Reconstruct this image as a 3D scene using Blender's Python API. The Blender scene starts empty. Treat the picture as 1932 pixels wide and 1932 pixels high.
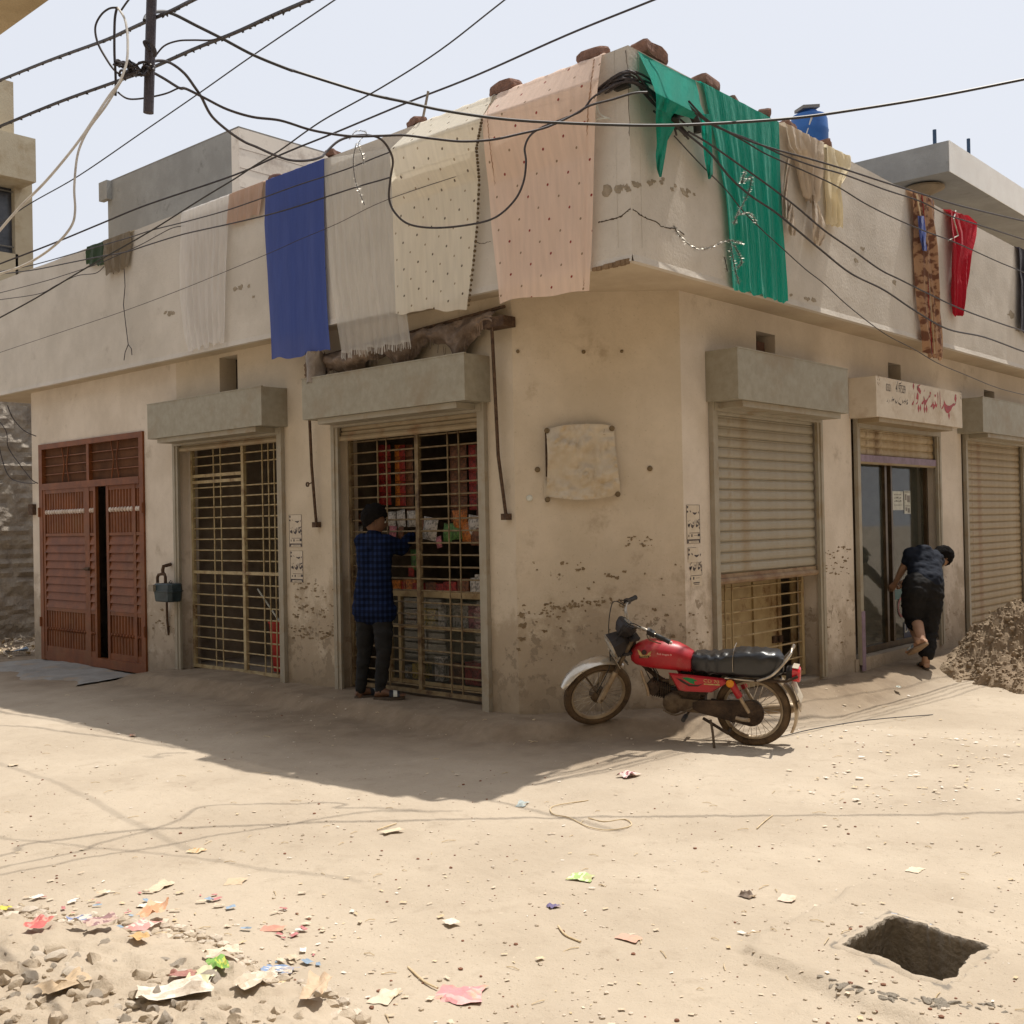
import bpy, math, random
import numpy as np
from mathutils import Vector, Matrix, noise
rnd = random.Random(7)
SC = bpy.context.scene
COL = SC.collection
R = math.radians
# ---------------------------------------------------------------- camera
# world axes: X runs along the right-hand shop front, Y along the left-hand one (away from the corner), Z up, metres.
FOC = 2115.3; PSI, PIT, ROL = R(48.411), R(0.541), R(-1.123)
_B = Matrix(((math.cos(PSI), math.sin(PSI), 0), (-math.sin(PSI), math.cos(PSI), 0), (0, 0, 1)))
_u0 = Vector((0, -math.sin(PIT), math.cos(PIT))); _r0 = Vector((1, 0, 0))
CR = _B @ (_r0 * math.cos(ROL) + _u0 * math.sin(ROL))
CU = _B @ (_r0 * -math.sin(ROL) + _u0 * math.cos(ROL))
CF = _B @ Vector((0, math.cos(PIT), math.sin(PIT)))
CAM = Vector((0, 0, 1.5))
cd = bpy.data.cameras.new('camera'); co = bpy.data.objects.new('camera', cd); COL.objects.link(co)
m = Matrix((CR, CU, -CF)).transposed().to_4x4(); m.translation = CAM
co.matrix_world = m
cd.sensor_width = 36; cd.sensor_fit = 'HORIZONTAL'; cd.lens = 36 * FOC / 1932; cd.clip_start = .05; cd.clip_end = 2000
SC.camera = co
# ---------------------------------------------------------------- light
SUN = Vector((.374, -.052, 1)).normalized()
w = bpy.data.worlds.new('World'); SC.world = w; w.use_nodes = True
nt = w.node_tree; nt.nodes.clear()
sky = nt.nodes.new('ShaderNodeTexSky'); sky.sky_type = 'NISHITA'; sky.sun_disc = False
sky.sun_elevation = math.asin(SUN.z); sky.sun_rotation = math.atan2(SUN.x, SUN.y)
sky.air_density = 1.0; sky.dust_density = 7.0; sky.ozone_density = 1.0; sky.altitude = 200
hz_ = nt.nodes.new('ShaderNodeMixRGB'); hz_.blend_type = 'MIX'; hz_.inputs[0].default_value = .86
hz_.inputs[2].default_value = (9.9, 10.3, 11.2, 1)
bg = nt.nodes.new('ShaderNodeBackground'); bg.inputs[1].default_value = .088
wo = nt.nodes.new('ShaderNodeOutputWorld')
nt.links.new(sky.outputs[0], hz_.inputs[1]); nt.links.new(hz_.outputs[0], bg.inputs[0]); nt.links.new(bg.outputs[0], wo.inputs[0])
sl = bpy.data.lights.new('sun', 'SUN'); sl.energy = 5.0; sl.angle = R(.55); sl.color = (1, .95, .87)
so = bpy.data.objects.new('sun', sl); COL.objects.link(so); so.location = (0, 0, 30)
so.rotation_euler = SUN.to_track_quat('Z', 'Y').to_euler()
SC.view_settings.view_transform = 'Standard'; SC.view_settings.look = 'None'
SC.view_settings.exposure = 0.0; SC.view_settings.gamma = 1; SC.view_settings.use_curve_mapping = False
SC.cycles.max_bounces = 8; SC.cycles.transparent_max_bounces = 16
# ---------------------------------------------------------------- measuring helpers (photo pixels at 1932 px -> points on real planes)
def ray(x, y): return CF + CR * ((x - 966) / FOC) - CU * ((y - 966) / FOC)
def gp(x, y, z=-.1):                                   # point on a horizontal plane
    d = ray(x, y); return CAM + d * ((z - CAM.z) / d.z)
def dp(x, y, t): d = ray(x, y); return CAM + d * t     # point at forward distance t
class Frame:
    def __init__(s, o, u, n): s.o = Vector((*o, 0)); s.u = Vector((*u, 0)).normalized(); s.n = Vector((*n, 0)).normalized()
    def pt(s, a, d, z): return s.o + s.u * a + s.n * d + Vector((0, 0, z))
    def px(s, x, y, d=0):
        o = s.o + s.n * d; r = ray(x, y); t = (o - CAM).dot(s.n) / r.dot(s.n); p = CAM + r * t
        return (p - o).dot(s.u), p.z
A1 = R(1.0)
FL = Frame((6.62, 5.84), (math.sin(A1), math.cos(A1)), (-math.cos(A1), math.sin(A1)))     # left shop wall
FR = Frame((0, 4.85), (1, 0), (0, -1))                                                     # right shop wall
FC = Frame((6.62, 5.84), (.88, -.99), (-.99, -.88))                                        # chamfered corner wall
FP = Frame((6.38, 4.5), (math.sin(A1), math.cos(A1)), (-math.cos(A1), math.sin(A1)))      # left parapet face
FQ = Frame((0, 4.5), (1, 0), (0, -1))                                                      # right parapet face
# ---------------------------------------------------------------- mesh builder
def V(*a): return Vector(a)
class MB:
    def __init__(s): s.v = []; s.f = []; s.mi = []; s.cur = 0
    def add(s, vs, fs):
        o = len(s.v); s.v += [tuple(p) for p in vs]; s.f += [tuple(i + o for i in f) for f in fs]; s.mi += [s.cur] * len(fs); return s
    def hexa(s, p):   # 8 pts: bottom 4 ccw, top 4
        return s.add(p, [(0, 3, 2, 1), (4, 5, 6, 7), (0, 1, 5, 4), (1, 2, 6, 5), (2, 3, 7, 6), (3, 0, 4, 7)])
    def box(s, x0, x1, y0, y1, z0, z1):
        return s.hexa([(x0, y0, z0), (x1, y0, z0), (x1, y1, z0), (x0, y1, z0), (x0, y0, z1), (x1, y0, z1), (x1, y1, z1), (x0, y1, z1)])
    def fbox(s, F, a0, a1, d0, d1, z0, z1):
        return s.hexa([F.pt(a, d, z) for z in (z0, z1) for a, d in ((a0, d0), (a1, d0), (a1, d1), (a0, d1))])
    def obox(s, c, ax, ay, az):   # oriented box, half-axes
        c = V(*c); ax = V(*ax); ay = V(*ay); az = V(*az)
        return s.hexa([c + ax * i + ay * j + az * k for k in (-1, 1) for i, j in ((-1, -1), (1, -1), (1, 1), (-1, 1))])
    def tube(s, pts, r, n=8, cap=True, flat=1.0):
        pts = [V(*p) for p in pts]; N = len(pts)
        rs = r if isinstance(r, (list, tuple)) else [r] * N
        t0 = (pts[1] - pts[0]).normalized(); a = t0.orthogonal().normalized()
        if abs(t0.z) < .9: a = (V(0, 0, 1) - t0 * t0.z).normalized()
        vs = []
        for i in range(N):
            t = (pts[min(i + 1, N - 1)] - pts[max(i - 1, 0)]).normalized()
            a = (a - t * a.dot(t)); a = a.normalized() if a.length > 1e-6 else t.orthogonal().normalized()
            b = t.cross(a)
            for k in range(n):
                th = 2 * math.pi * k / n; vs.append(pts[i] + a * (math.cos(th) * rs[i]) + b * (math.sin(th) * rs[i] * flat))
        fs = [(i * n + k, i * n + (k + 1) % n, (i + 1) * n + (k + 1) % n, (i + 1) * n + k) for i in range(N - 1) for k in range(n)]
        if cap: fs += [tuple(range(n))[::-1], tuple((N - 1) * n + k for k in range(n))]
        return s.add(vs, fs)
    def grid(s, P, closed_u=False):   # P[i][j] points
        ni = len(P); nj = len(P[0]); vs = [p for row in P for p in row]
        fs = [(i * nj + j, i * nj + (j + 1) % nj, (i + 1) * nj + (j + 1) % nj, (i + 1) * nj + j) for i in range(ni - 1) for j in range(nj if closed_u else nj - 1)]
        return s.add(vs, fs)
    def lathe(s, c, axis, prof, n=16):  # prof: (r, h)
        c = V(*c); ax = V(*axis).normalized(); a = ax.orthogonal().normalized(); b = ax.cross(a)
        P = [[c + ax * h + (a * math.cos(2 * math.pi * k / n) + b * math.sin(2 * math.pi * k / n)) * r for k in range(n)] for r, h in prof]
        return s.grid(P, True)
    def disc(s, c, axis, r, n=16): 
        c = V(*c); ax = V(*axis).normalized(); a = ax.orthogonal().normalized(); b = ax.cross(a)
        return s.add([c + (a * math.cos(2 * math.pi * k / n) + b * math.sin(2 * math.pi * k / n)) * r for k in range(n)], [tuple(range(n))])
    def cyl(s, p, q, r, n=12, r2=None):
        p = V(*p); q = V(*q); return s.tube([p, q], [r, r2 if r2 is not None else r], n)
    def ball(s, c, r, n=12, sc=(1, 1, 1)):
        c = V(*c); P = []
        for i in range(n // 2 + 1):
            th = math.pi * i / (n // 2); P.append([c + V(math.sin(th) * math.cos(2 * math.pi * k / n) * r * sc[0], math.sin(th) * math.sin(2 * math.pi * k / n) * r * sc[1], math.cos(th) * r * sc[2]) for k in range(n)])
        return s.grid(P, True)
    def extr(s, pts, off):   # polygon extruded by a vector
        n = len(pts); pts = [V(*p) for p in pts]; off = V(*off)
        return s.add(pts + [p + off for p in pts], [tuple(range(n))[::-1], tuple(range(n, 2 * n))] + [(i, (i + 1) % n, n + (i + 1) % n, n + i) for i in range(n)])
    def mesh(s, name, mats, origin=(0, 0, 0), smooth=False):
        me = bpy.data.meshes.new(name); o = V(*origin)
        me.from_pydata([(p[0] - o.x, p[1] - o.y, p[2] - o.z) for p in s.v], [], s.f)
        for mt in (mats if isinstance(mats, (list, tuple)) else [mats]): me.materials.append(mt)
        if any(s.mi): me.polygons.foreach_set('material_index', s.mi)
        if smooth: me.polygons.foreach_set('use_smooth', [True] * len(s.f))
        me.validate(); me.update()
        if smooth:
            try: me.set_sharp_from_angle(angle=R(48))
            except Exception: pass
        return me
def wloc(o):
    p = V(0, 0, 0)
    while o: p = p + o.location; o = o.parent
    return p
def build(mb, name, mat, parent=None, smooth=False, at=None, **tags):
    """one mesh object; `at` (world) becomes its origin"""
    pw = wloc(parent) if parent else V(0, 0, 0)
    if at is None: at = pw if parent else V(0, 0, 0)
    at = V(*at)
    o = bpy.data.objects.new(name, mb.mesh(name, mat, at, smooth)); COL.objects.link(o)
    o.parent = parent; o.location = at - pw
    for k, v in tags.items(): o[k] = v
    return o
def again(mesh, name, parent, at, **tags):
    o = bpy.data.objects.new(name, mesh); COL.objects.link(o); o.parent = parent
    o.location = V(*at) - (wloc(parent) if parent else V(0, 0, 0))
    for k, v in tags.items(): o[k] = v
    return o
def thing(name, label, cat, at, group=None):
    o = bpy.data.objects.new(name, None); COL.objects.link(o); o.location = at; o.empty_display_size = .1
    o['label'] = label; o['category'] = cat
    if group: o['group'] = group
    return o
# ---------------------------------------------------------------- materials
def lin(c): return tuple(((v / 255) / 12.92 if v / 255 <= .04045 else ((v / 255 + .055) / 1.055) ** 2.4) for v in c)
MATS = {}
def mat(name, c1, c2=None, scale=6, rough=.85, bump=.15, bscale=60, metal=0, detail=6, bdist=.01, contrast=(.35, .65), spec=.3, alpha=1, trans=0, c3=None, s3=2, coat=0):
    if name in MATS: return MATS[name]
    m = bpy.data.materials.new(name); m.use_nodes = True; MATS[name] = m
    nt = m.node_tree; N = nt.nodes; L = nt.links; b = N['Principled BSDF']
    b.inputs['Roughness'].default_value = rough; b.inputs['Metallic'].default_value = metal
    b.inputs['Specular IOR Level'].default_value = spec; b.inputs['Alpha'].default_value = alpha
    b.inputs['Transmission Weight'].default_value = trans; b.inputs['Coat Weight'].default_value = coat
    tc = N.new('ShaderNodeTexCoord')
    col = None
    if c2 is None: c2 = tuple(v * .78 for v in c1)
    n1 = N.new('ShaderNodeTexNoise'); n1.inputs['Scale'].default_value = scale; n1.inputs['Detail'].default_value = detail; n1.inputs['Roughness'].default_value = .62
    L.new(tc.outputs['Object'], n1.inputs['Vector'])
    rp = N.new('ShaderNodeValToRGB'); rp.color_ramp.elements[0].position = contrast[0]; rp.color_ramp.elements[1].position = contrast[1]
    rp.color_ramp.elements[0].color = (*c2, 1); rp.color_ramp.elements[1].color = (*c1, 1)
    L.new(n1.outputs['Fac'], rp.inputs[0]); col = rp.outputs[0]
    if c3:
        n3 = N.new('ShaderNodeTexNoise'); n3.inputs['Scale'].default_value = s3; n3.inputs['Detail'].default_value = 9; n3.inputs['Roughness'].default_value = .7
        L.new(tc.outputs['Object'], n3.inputs['Vector'])
        r3 = N.new('ShaderNodeValToRGB'); r3.color_ramp.elements[0].position = .52; r3.color_ramp.elements[1].position = .66
        L.new(n3.outputs['Fac'], r3.inputs[0])
        mx = N.new('ShaderNodeMixRGB'); L.new(r3.outputs[0], mx.inputs[0]); L.new(col, mx.inputs[1]); mx.inputs[2].default_value = (*c3, 1); col = mx.outputs[0]
    L.new(col, b.inputs['Base Color'])
    if bump:
        n2 = N.new('ShaderNodeTexNoise'); n2.inputs['Scale'].default_value = bscale; n2.inputs['Detail'].default_value = 7
        L.new(tc.outputs['Object'], n2.inputs['Vector'])
        bp = N.new('ShaderNodeBump'); bp.inputs['Strength'].default_value = min(1, bump * 2); bp.inputs['Distance'].default_value = bdist
        L.new(n2.outputs['Fac'], bp.inputs['Height']); L.new(bp.outputs[0], b.inputs['Normal'])
    m['out'] = 1
    return m
def wallmat(name, base, base2, damp_or_shade, peel, zlo=.1, zhi=1.3, amount=.5, grain=1.0, pthr=.70, plow=.17):
    """painted plaster: broad mottling, fine trowel relief, dampness and peeling patches low on the wall"""
    m = bpy.data.materials.new(name); m.use_nodes = True; MATS[name] = m
    nt = m.node_tree; N = nt.nodes; L = nt.links; b = N['Principled BSDF']; b.inputs['Roughness'].default_value = .9; b.inputs['Specular IOR Level'].default_value = .15
    tc = N.new('ShaderNodeNewGeometry')
    def noi(sc, det=6, ro=.6, stretch=None):
        n = N.new('ShaderNodeTexNoise'); n.inputs['Scale'].default_value = sc; n.inputs['Detail'].default_value = det; n.inputs['Roughness'].default_value = ro
        if stretch:
            mp = N.new('ShaderNodeMapping'); mp.inputs['Scale'].default_value = stretch; L.new(tc.outputs['Position'], mp.inputs[0]); L.new(mp.outputs[0], n.inputs[0])
        else: L.new(tc.outputs['Position'], n.inputs[0])
        return n.outputs['Fac']
    def ramp(x, a, b_):
        r = N.new('ShaderNodeMapRange'); r.interpolation_type = 'SMOOTHSTEP'; r.inputs[1].default_value = a; r.inputs[2].default_value = b_; L.new(x, r.inputs[0]); return r.outputs[0]
    def mix(f, c1, c2):
        r = N.new('ShaderNodeMixRGB'); L.new(f, r.inputs[0])
        for i, c in ((1, c1), (2, c2)):
            if isinstance(c, tuple): r.inputs[i].default_value = (*c, 1)
            else: L.new(c, r.inputs[i])
        return r.outputs[0]
    def math_(op, a, b_):
        r = N.new('ShaderNodeMath'); r.operation = op
        for i, c in ((0, a), (1, b_)):
            if isinstance(c, (int, float)): r.inputs[i].default_value = c
            else: L.new(c, r.inputs[i])
        return r.outputs[0]
    col = mix(ramp(noi(1.6, 8, .65), .35, .68), base2, base)
    col = mix(math_('MULTIPLY', ramp(noi(9, 5, .6, (1, 1, .18)), .55, .75), .35), col, base2)      # faint vertical runs
    col = mix(math_('MULTIPLY', ramp(noi(55, 3), .62, .72), .35), col, tuple(v * .6 for v in base2))  # specks
    sp = N.new('ShaderNodeSeparateXYZ'); L.new(tc.outputs['Position'], sp.inputs[0]); z = sp.outputs['Z']
    low = math_('SUBTRACT', 1.0, ramp(z, zlo, zhi))
    dampf = math_('MULTIPLY', ramp(math_('ADD', noi(2.3, 9, .7), math_('MULTIPLY', low, .26)), .58, .74), amount)
    col = mix(dampf, col, damp_or_shade)
    pf = ramp(math_('ADD', noi(6.5, 10, .72), math_('MULTIPLY', low, plow)), pthr, pthr + .025)
    col = mix(pf, col, peel)
    col2 = mix(math_('MULTIPLY', math_('SUBTRACT', 1.0, ramp(math_('ADD', z, math_('MULTIPLY', noi(3, 6), .5)), .22, .62)), .75), col, tuple(v * .8 for v in damp_or_shade))
    L.new(col2, b.inputs['Base Color'])
    h = math_('ADD', math_('MULTIPLY', noi(38, 6), .5 * grain), math_('ADD', math_('MULTIPLY', noi(4, 4), .8), math_('MULTIPLY', pf, -.35)))
    bp = N.new('ShaderNodeBump'); bp.inputs['Strength'].default_value = .55; bp.inputs['Distance'].default_value = .012
    L.new(h, bp.inputs['Height']); L.new(bp.outputs[0], b.inputs['Normal'])
    return m
C_CREAM = (.59, .50, .385); C_CREAM2 = (.50, .42, .315)
mWall = wallmat('plaster_cream', C_CREAM, C_CREAM2, (.36, .285, .20), (.30, .24, .17), amount=.8, zhi=1.6)
mWallL = wallmat('plaster_pale', (.66, .58, .49), (.56, .485, .40), (.38, .31, .235), (.33, .27, .205), amount=.8, zhi=1.5)
mPara = wallmat('parapet_plaster', (.60, .55, .485), (.51, .465, .405), (.38, .33, .28), (.30, .26, .22), zlo=-9, zhi=-8, amount=.7, grain=1.6, pthr=.735)
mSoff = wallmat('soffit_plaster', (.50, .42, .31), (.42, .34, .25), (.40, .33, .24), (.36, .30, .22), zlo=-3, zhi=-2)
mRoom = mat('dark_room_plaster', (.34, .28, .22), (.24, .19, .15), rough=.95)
mCream = mat('cream_enamel', lin((182, 166, 128)), lin((150, 130, 95)), scale=9, rough=.55, bump=.08, c3=lin((110, 80, 52)), s3=5)
mGalv = mat('galvanised_sheet', lin((158, 152, 136)), lin((146, 139, 122)), scale=14, rough=.6, bump=.01, metal=.25, c3=lin((144, 132, 112)), s3=2)
mSlat = mat('shutter_paint', lin((160, 152, 136)), lin((150, 141, 124)), scale=5, rough=.6, bump=.03, metal=.1, c3=lin((146, 130, 106)), s3=3)
mSlat2 = mat('shutter_paint_tan', lin((158, 143, 118)), lin((146, 130, 104)), scale=5, rough=.65, bump=.03, c3=lin((138, 112, 84)), s3=3)
mRust = mat('rusty_iron', lin((102, 80, 62)), lin((66, 50, 40)), scale=25, rough=.85, bump=.3, bscale=120, metal=.2)
mBrown = mat('gate_brown', lin((126, 72, 36)), lin((102, 56, 28)), scale=5, rough=.55, bump=.04, c3=lin((120, 78, 46)), s3=2.2)
mBrick = mat('fired_brick', lin((140, 108, 94)), lin((110, 84, 74)), scale=18, rough=.95, bump=.5, bscale=70)
mConc = mat('grey_cement', (.27, .25, .225), (.19, .175, .155), scale=3, rough=.95, bump=.35, bscale=25)
mBlack = mat('black_rubber', (.02, .02, .02), (.03, .028, .025), rough=.6, bump=.1)
mWire = mat('cable_black', (.035, .03, .035), (.06, .05, .05), scale=30, rough=.5, bump=0)
mWireG = mat('cable_grey', (.055, .052, .052), (.04, .038, .038), scale=30, rough=.5, bump=0)
mWireW = mat('cable_white', (.62, .60, .56), (.48, .45, .42), scale=20, rough=.5, bump=0)
# ================================================================ THE CORNER BUILDING
ZS, ZT = 3.31, 4.80            # soffit and parapet top
bld = thing('corner_building', 'single storey cream plaster corner building with a chamfered corner, row of shops and overhanging parapet', 'building', (6.6, 5.8, 0))
TH = .23
# left wall: piers and lintels round the openings  (a along FL)
SL = dict(A=0.0, o3a=.30, o3b=2.20, o2a=3.05, o2b=4.96, ga=5.70, gb=8.22, end=8.50)
Z3T, Z2T, ZG = 2.50, 2.50, 2.61
def wall_strip(F, segs, mt, name):
    mb = MB()
    for a0, a1, z0, z1 in segs: mb.fbox(F, a0, a1, 0, -TH, z0, z1)
    return build(mb, name, mt, bld)
v2 = [FL.px(x, y)[0] for x, y in ((448, 690), (414, 690))]
vz = [FL.px(430, y)[1] for y in (707, 672)]
wall_strip(FL, [(0, .30, -.3, ZS), (.30, 2.20, 2.62, ZS), (.30, 2.20, -.3, -.06), (2.20, 3.05, -.3, ZS),
                (3.05, v2[0], 2.62, ZS), (v2[0], v2[1], 2.62, 2.80), (v2[0], v2[1], vz[1], ZS), (v2[1], 4.96, 2.62, ZS), (3.05, 4.96, -.3, -.02)], mWall, 'wall')
wall_strip(FL, [(4.96, 5.70, -.4, ZS), (5.70, 8.22, ZG, ZS), (5.70, 8.22, -.5, -.17), (8.22, 8.50, -.5, ZS)], mWallL, 'wall')
# chamfer
CH = math.hypot(.88, .99)
mb = MB(); A = FL.pt(0, 0, 0); Bp = FR.pt(7.5, 0, 0); iA = FL.pt(.12, -TH, 0); iB = FR.pt(7.6, -TH, 0)
# subdivided, gently uneven face
nu, nv = 40, 90
P = []
for j in range(nv + 1):
    z = -.3 + (ZS + .3) * j / nv; row = []
    for i in range(nu + 1):
        t = i / nu; d = 0
        if 0 < i < nu: d = .006 * noise.noise(V(t * 3, z * 1.6, 3.3)) + .004 * noise.noise(V(t * 9, z * 6, 1.3))
        if z < .75 and 0 < i < nu: d += .012 * max(0, noise.noise(V(t * 5, z * 4, 9)))
        row.append(FC.pt(t * CH * 1.0, d, z))
    P.append(row)
mb.grid(P)
mb.hexa([iA + V(0, 0, -.3), iB + V(0, 0, -.3), Bp + V(.02, .02, -.3), A + V(.02, .02, -.3), iA + V(0, 0, ZS), iB + V(0, 0, ZS), Bp + V(.02, .02, ZS), A + V(.02, .02, ZS)])
build(mb, 'chamfer_wall', mWall, bld)
# right wall
segs = [(7.5, 7.90, -.3, ZS), (7.90, 9.80, -.3, 0.0), (9.80, 10.55, -.3, ZS), (10.55, 12.77, -.3, .08), (12.77, 13.55, -.3, ZS), (13.55, 15.75, -.3, -.02), (15.75, 18.5, -.3, ZS)]
vR = []
for i, (xa, xb, yt, yb) in enumerate([(1426, 1462, 624, 668), (1675, 1699, 683, 712), (1856, 1876, 735, 757)]):
    a0 = FR.px(xa, yt)[0]; a1 = FR.px(xb, yt)[0]; zt = FR.px(xa, yt)[1]; vR.append((a0, a1, zt))
heads = [(7.90, 9.80), (10.55, 12.77), (13.55, 15.75)]
for (h0, h1), (a0, a1, zt) in zip(heads, vR):
    segs += [(h0, a0, 2.62, ZS), (a0, a1, 2.62, 2.80), (a0, a1, zt, ZS), (a1, h1, 2.62, ZS)]
wall_strip(FR, segs, mWallL, 'wall')
# vents: recessed backing and, in the first one, loose bricks
for i, (F, a0, a1, zt) in enumerate([(FL, v2[0], v2[1], vz[1])] + [(FR, *v) for v in vR]):
    mb = MB(); mb.fbox(F, a0 - .02, a1 + .02, -.20, -.26, 2.7, zt + .03); o = build(mb, 'vent_opening', mat('vent_dark', (.07, .055, .045), (.04, .03, .025)), bld)
    if i == 1:
        wv = a1 - a0
        for (u0, u1, z0, z1, dd) in ((.03, .40, 2.83, 2.94, .06), (.45, .96, 2.83, 2.93, .04), (.02, .24, 2.95, 3.12, .09), (.55, .97, 2.94, 3.07, .08), (.25, .52, 2.945, 3.02, .12)):
            b_ = MB(); b_.fbox(F, a0 + wv * u0, a0 + wv * u1, -.02 - dd, -.16, z0, z1); build(b_, 'brick', mBrick, o)
# soffit slab, parapet, roof
mb = MB()
pL = [FP.pt(a, 0, 0) for a in (0, 11.0)]; pR = [V(18.5, 4.5, 0)]
wl_end = FL.pt(13.0, .02 - TH, 0)
outer = [FP.pt(11.0, -.01, 0), FP.pt(0.01, -.01, 0), V(18.5, 4.51, 0)]
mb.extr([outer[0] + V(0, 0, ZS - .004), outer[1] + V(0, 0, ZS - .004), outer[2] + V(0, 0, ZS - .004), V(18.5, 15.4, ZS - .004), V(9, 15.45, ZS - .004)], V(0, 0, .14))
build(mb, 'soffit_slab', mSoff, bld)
# parapet: two faces with uneven plaster
def parapet_face(F, a0, a1, sgn, n):
    mb = MB(); nz = 30; P = []
    for j in range(nz + 1):
        z = ZS - .012 + (ZT - ZS + .012) * j / nz; row = []
        for i in range(n + 1):
            a = a0 + (a1 - a0) * i / n; d = 0 if i in (0,) else min(1, i / 7) * .007 * noise.noise(V(a * 1.1, z * 1.3, 5)) + min(1, i / 7) * .003 * noise.noise(V(a * 5, z * 5, 2))
            if j == 0: d += .012
            row.append(F.pt(a, d, z + (.006 * noise.noise(V(a * 2, 1, 1)) if j == nz else 0)))
        P.append(row)
    Q = [[F.pt(a0 + (a1 - a0) * i / n, -.12, ZT - .002) for i in range(n + 1)], [F.pt(a0 + (a1 - a0) * i / n, -.12, ZS + .1) for i in range(n + 1)]]
    bot = [F.pt(a0 + (a1 - a0) * i / n, -.05, ZS - .008) for i in range(n + 1)]
    mb.grid([bot] + P + Q)
    return mb
build(parapet_face(FP, 0, 11.0, 1, 130), 'parapet', mPara, bld)
build(parapet_face(FQ, 6.38, 18.5, 1, 140), 'parapet', mPara, bld)
# plaster patch broken away under the corner
mb = MB()
for a in range(9):
    s0 = .02 + a * .035; mb.fbox(FP, s0, s0 + .04, .002, .012 + .006 * (a % 3), ZS - .03 - .004 * (a % 2), ZS + .01 - .002 * a)
build(mb, 'broken_plaster_lip', mat('raw_plaster', lin((142, 118, 92)), lin((120, 98, 74)), bump=.5, bscale=60), bld)
# roof deck
mb = MB(); mb.extr([FP.pt(11.0, -.12, ZS + .14), FP.pt(.12, -.12, ZS + .14), V(18.5, 4.62, ZS + .14), V(18.5, 15.4, ZS + .14), V(9, 15.45, ZS + .14)], V(0, 0, .02))
build(mb, 'roof_deck', mConc, bld)
# rooms behind the openings (plastered boxes open to the street)
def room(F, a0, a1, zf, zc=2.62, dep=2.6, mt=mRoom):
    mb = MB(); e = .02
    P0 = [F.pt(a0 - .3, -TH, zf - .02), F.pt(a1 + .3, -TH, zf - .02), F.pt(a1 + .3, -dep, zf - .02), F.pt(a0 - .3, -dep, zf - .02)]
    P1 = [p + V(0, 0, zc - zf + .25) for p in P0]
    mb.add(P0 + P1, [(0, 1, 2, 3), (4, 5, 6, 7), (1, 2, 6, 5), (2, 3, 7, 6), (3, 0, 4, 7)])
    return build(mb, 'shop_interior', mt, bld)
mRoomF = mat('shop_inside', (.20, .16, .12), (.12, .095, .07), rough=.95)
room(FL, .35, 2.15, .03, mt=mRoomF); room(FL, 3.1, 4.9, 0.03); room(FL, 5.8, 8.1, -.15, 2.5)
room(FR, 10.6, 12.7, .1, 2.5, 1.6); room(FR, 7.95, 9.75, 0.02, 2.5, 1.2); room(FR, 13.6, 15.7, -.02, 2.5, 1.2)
# back wall masses so no light leaks in from behind
mb = MB(); mb.extr([V(9.6, 15.2, -.3), V(9.6, 7.9, -.3), V(18.4, 7.9, -.3), V(18.4, 15.2, -.3)], V(0, 0, ZS + .3)); build(mb, 'rear_wall', mWall, bld)
mb = MB(); mb.fbox(FL, 8.5, 8.27, -TH, -5, -.5, ZS - .01); build(mb, 'side_wall', mWallL, bld)
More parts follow.
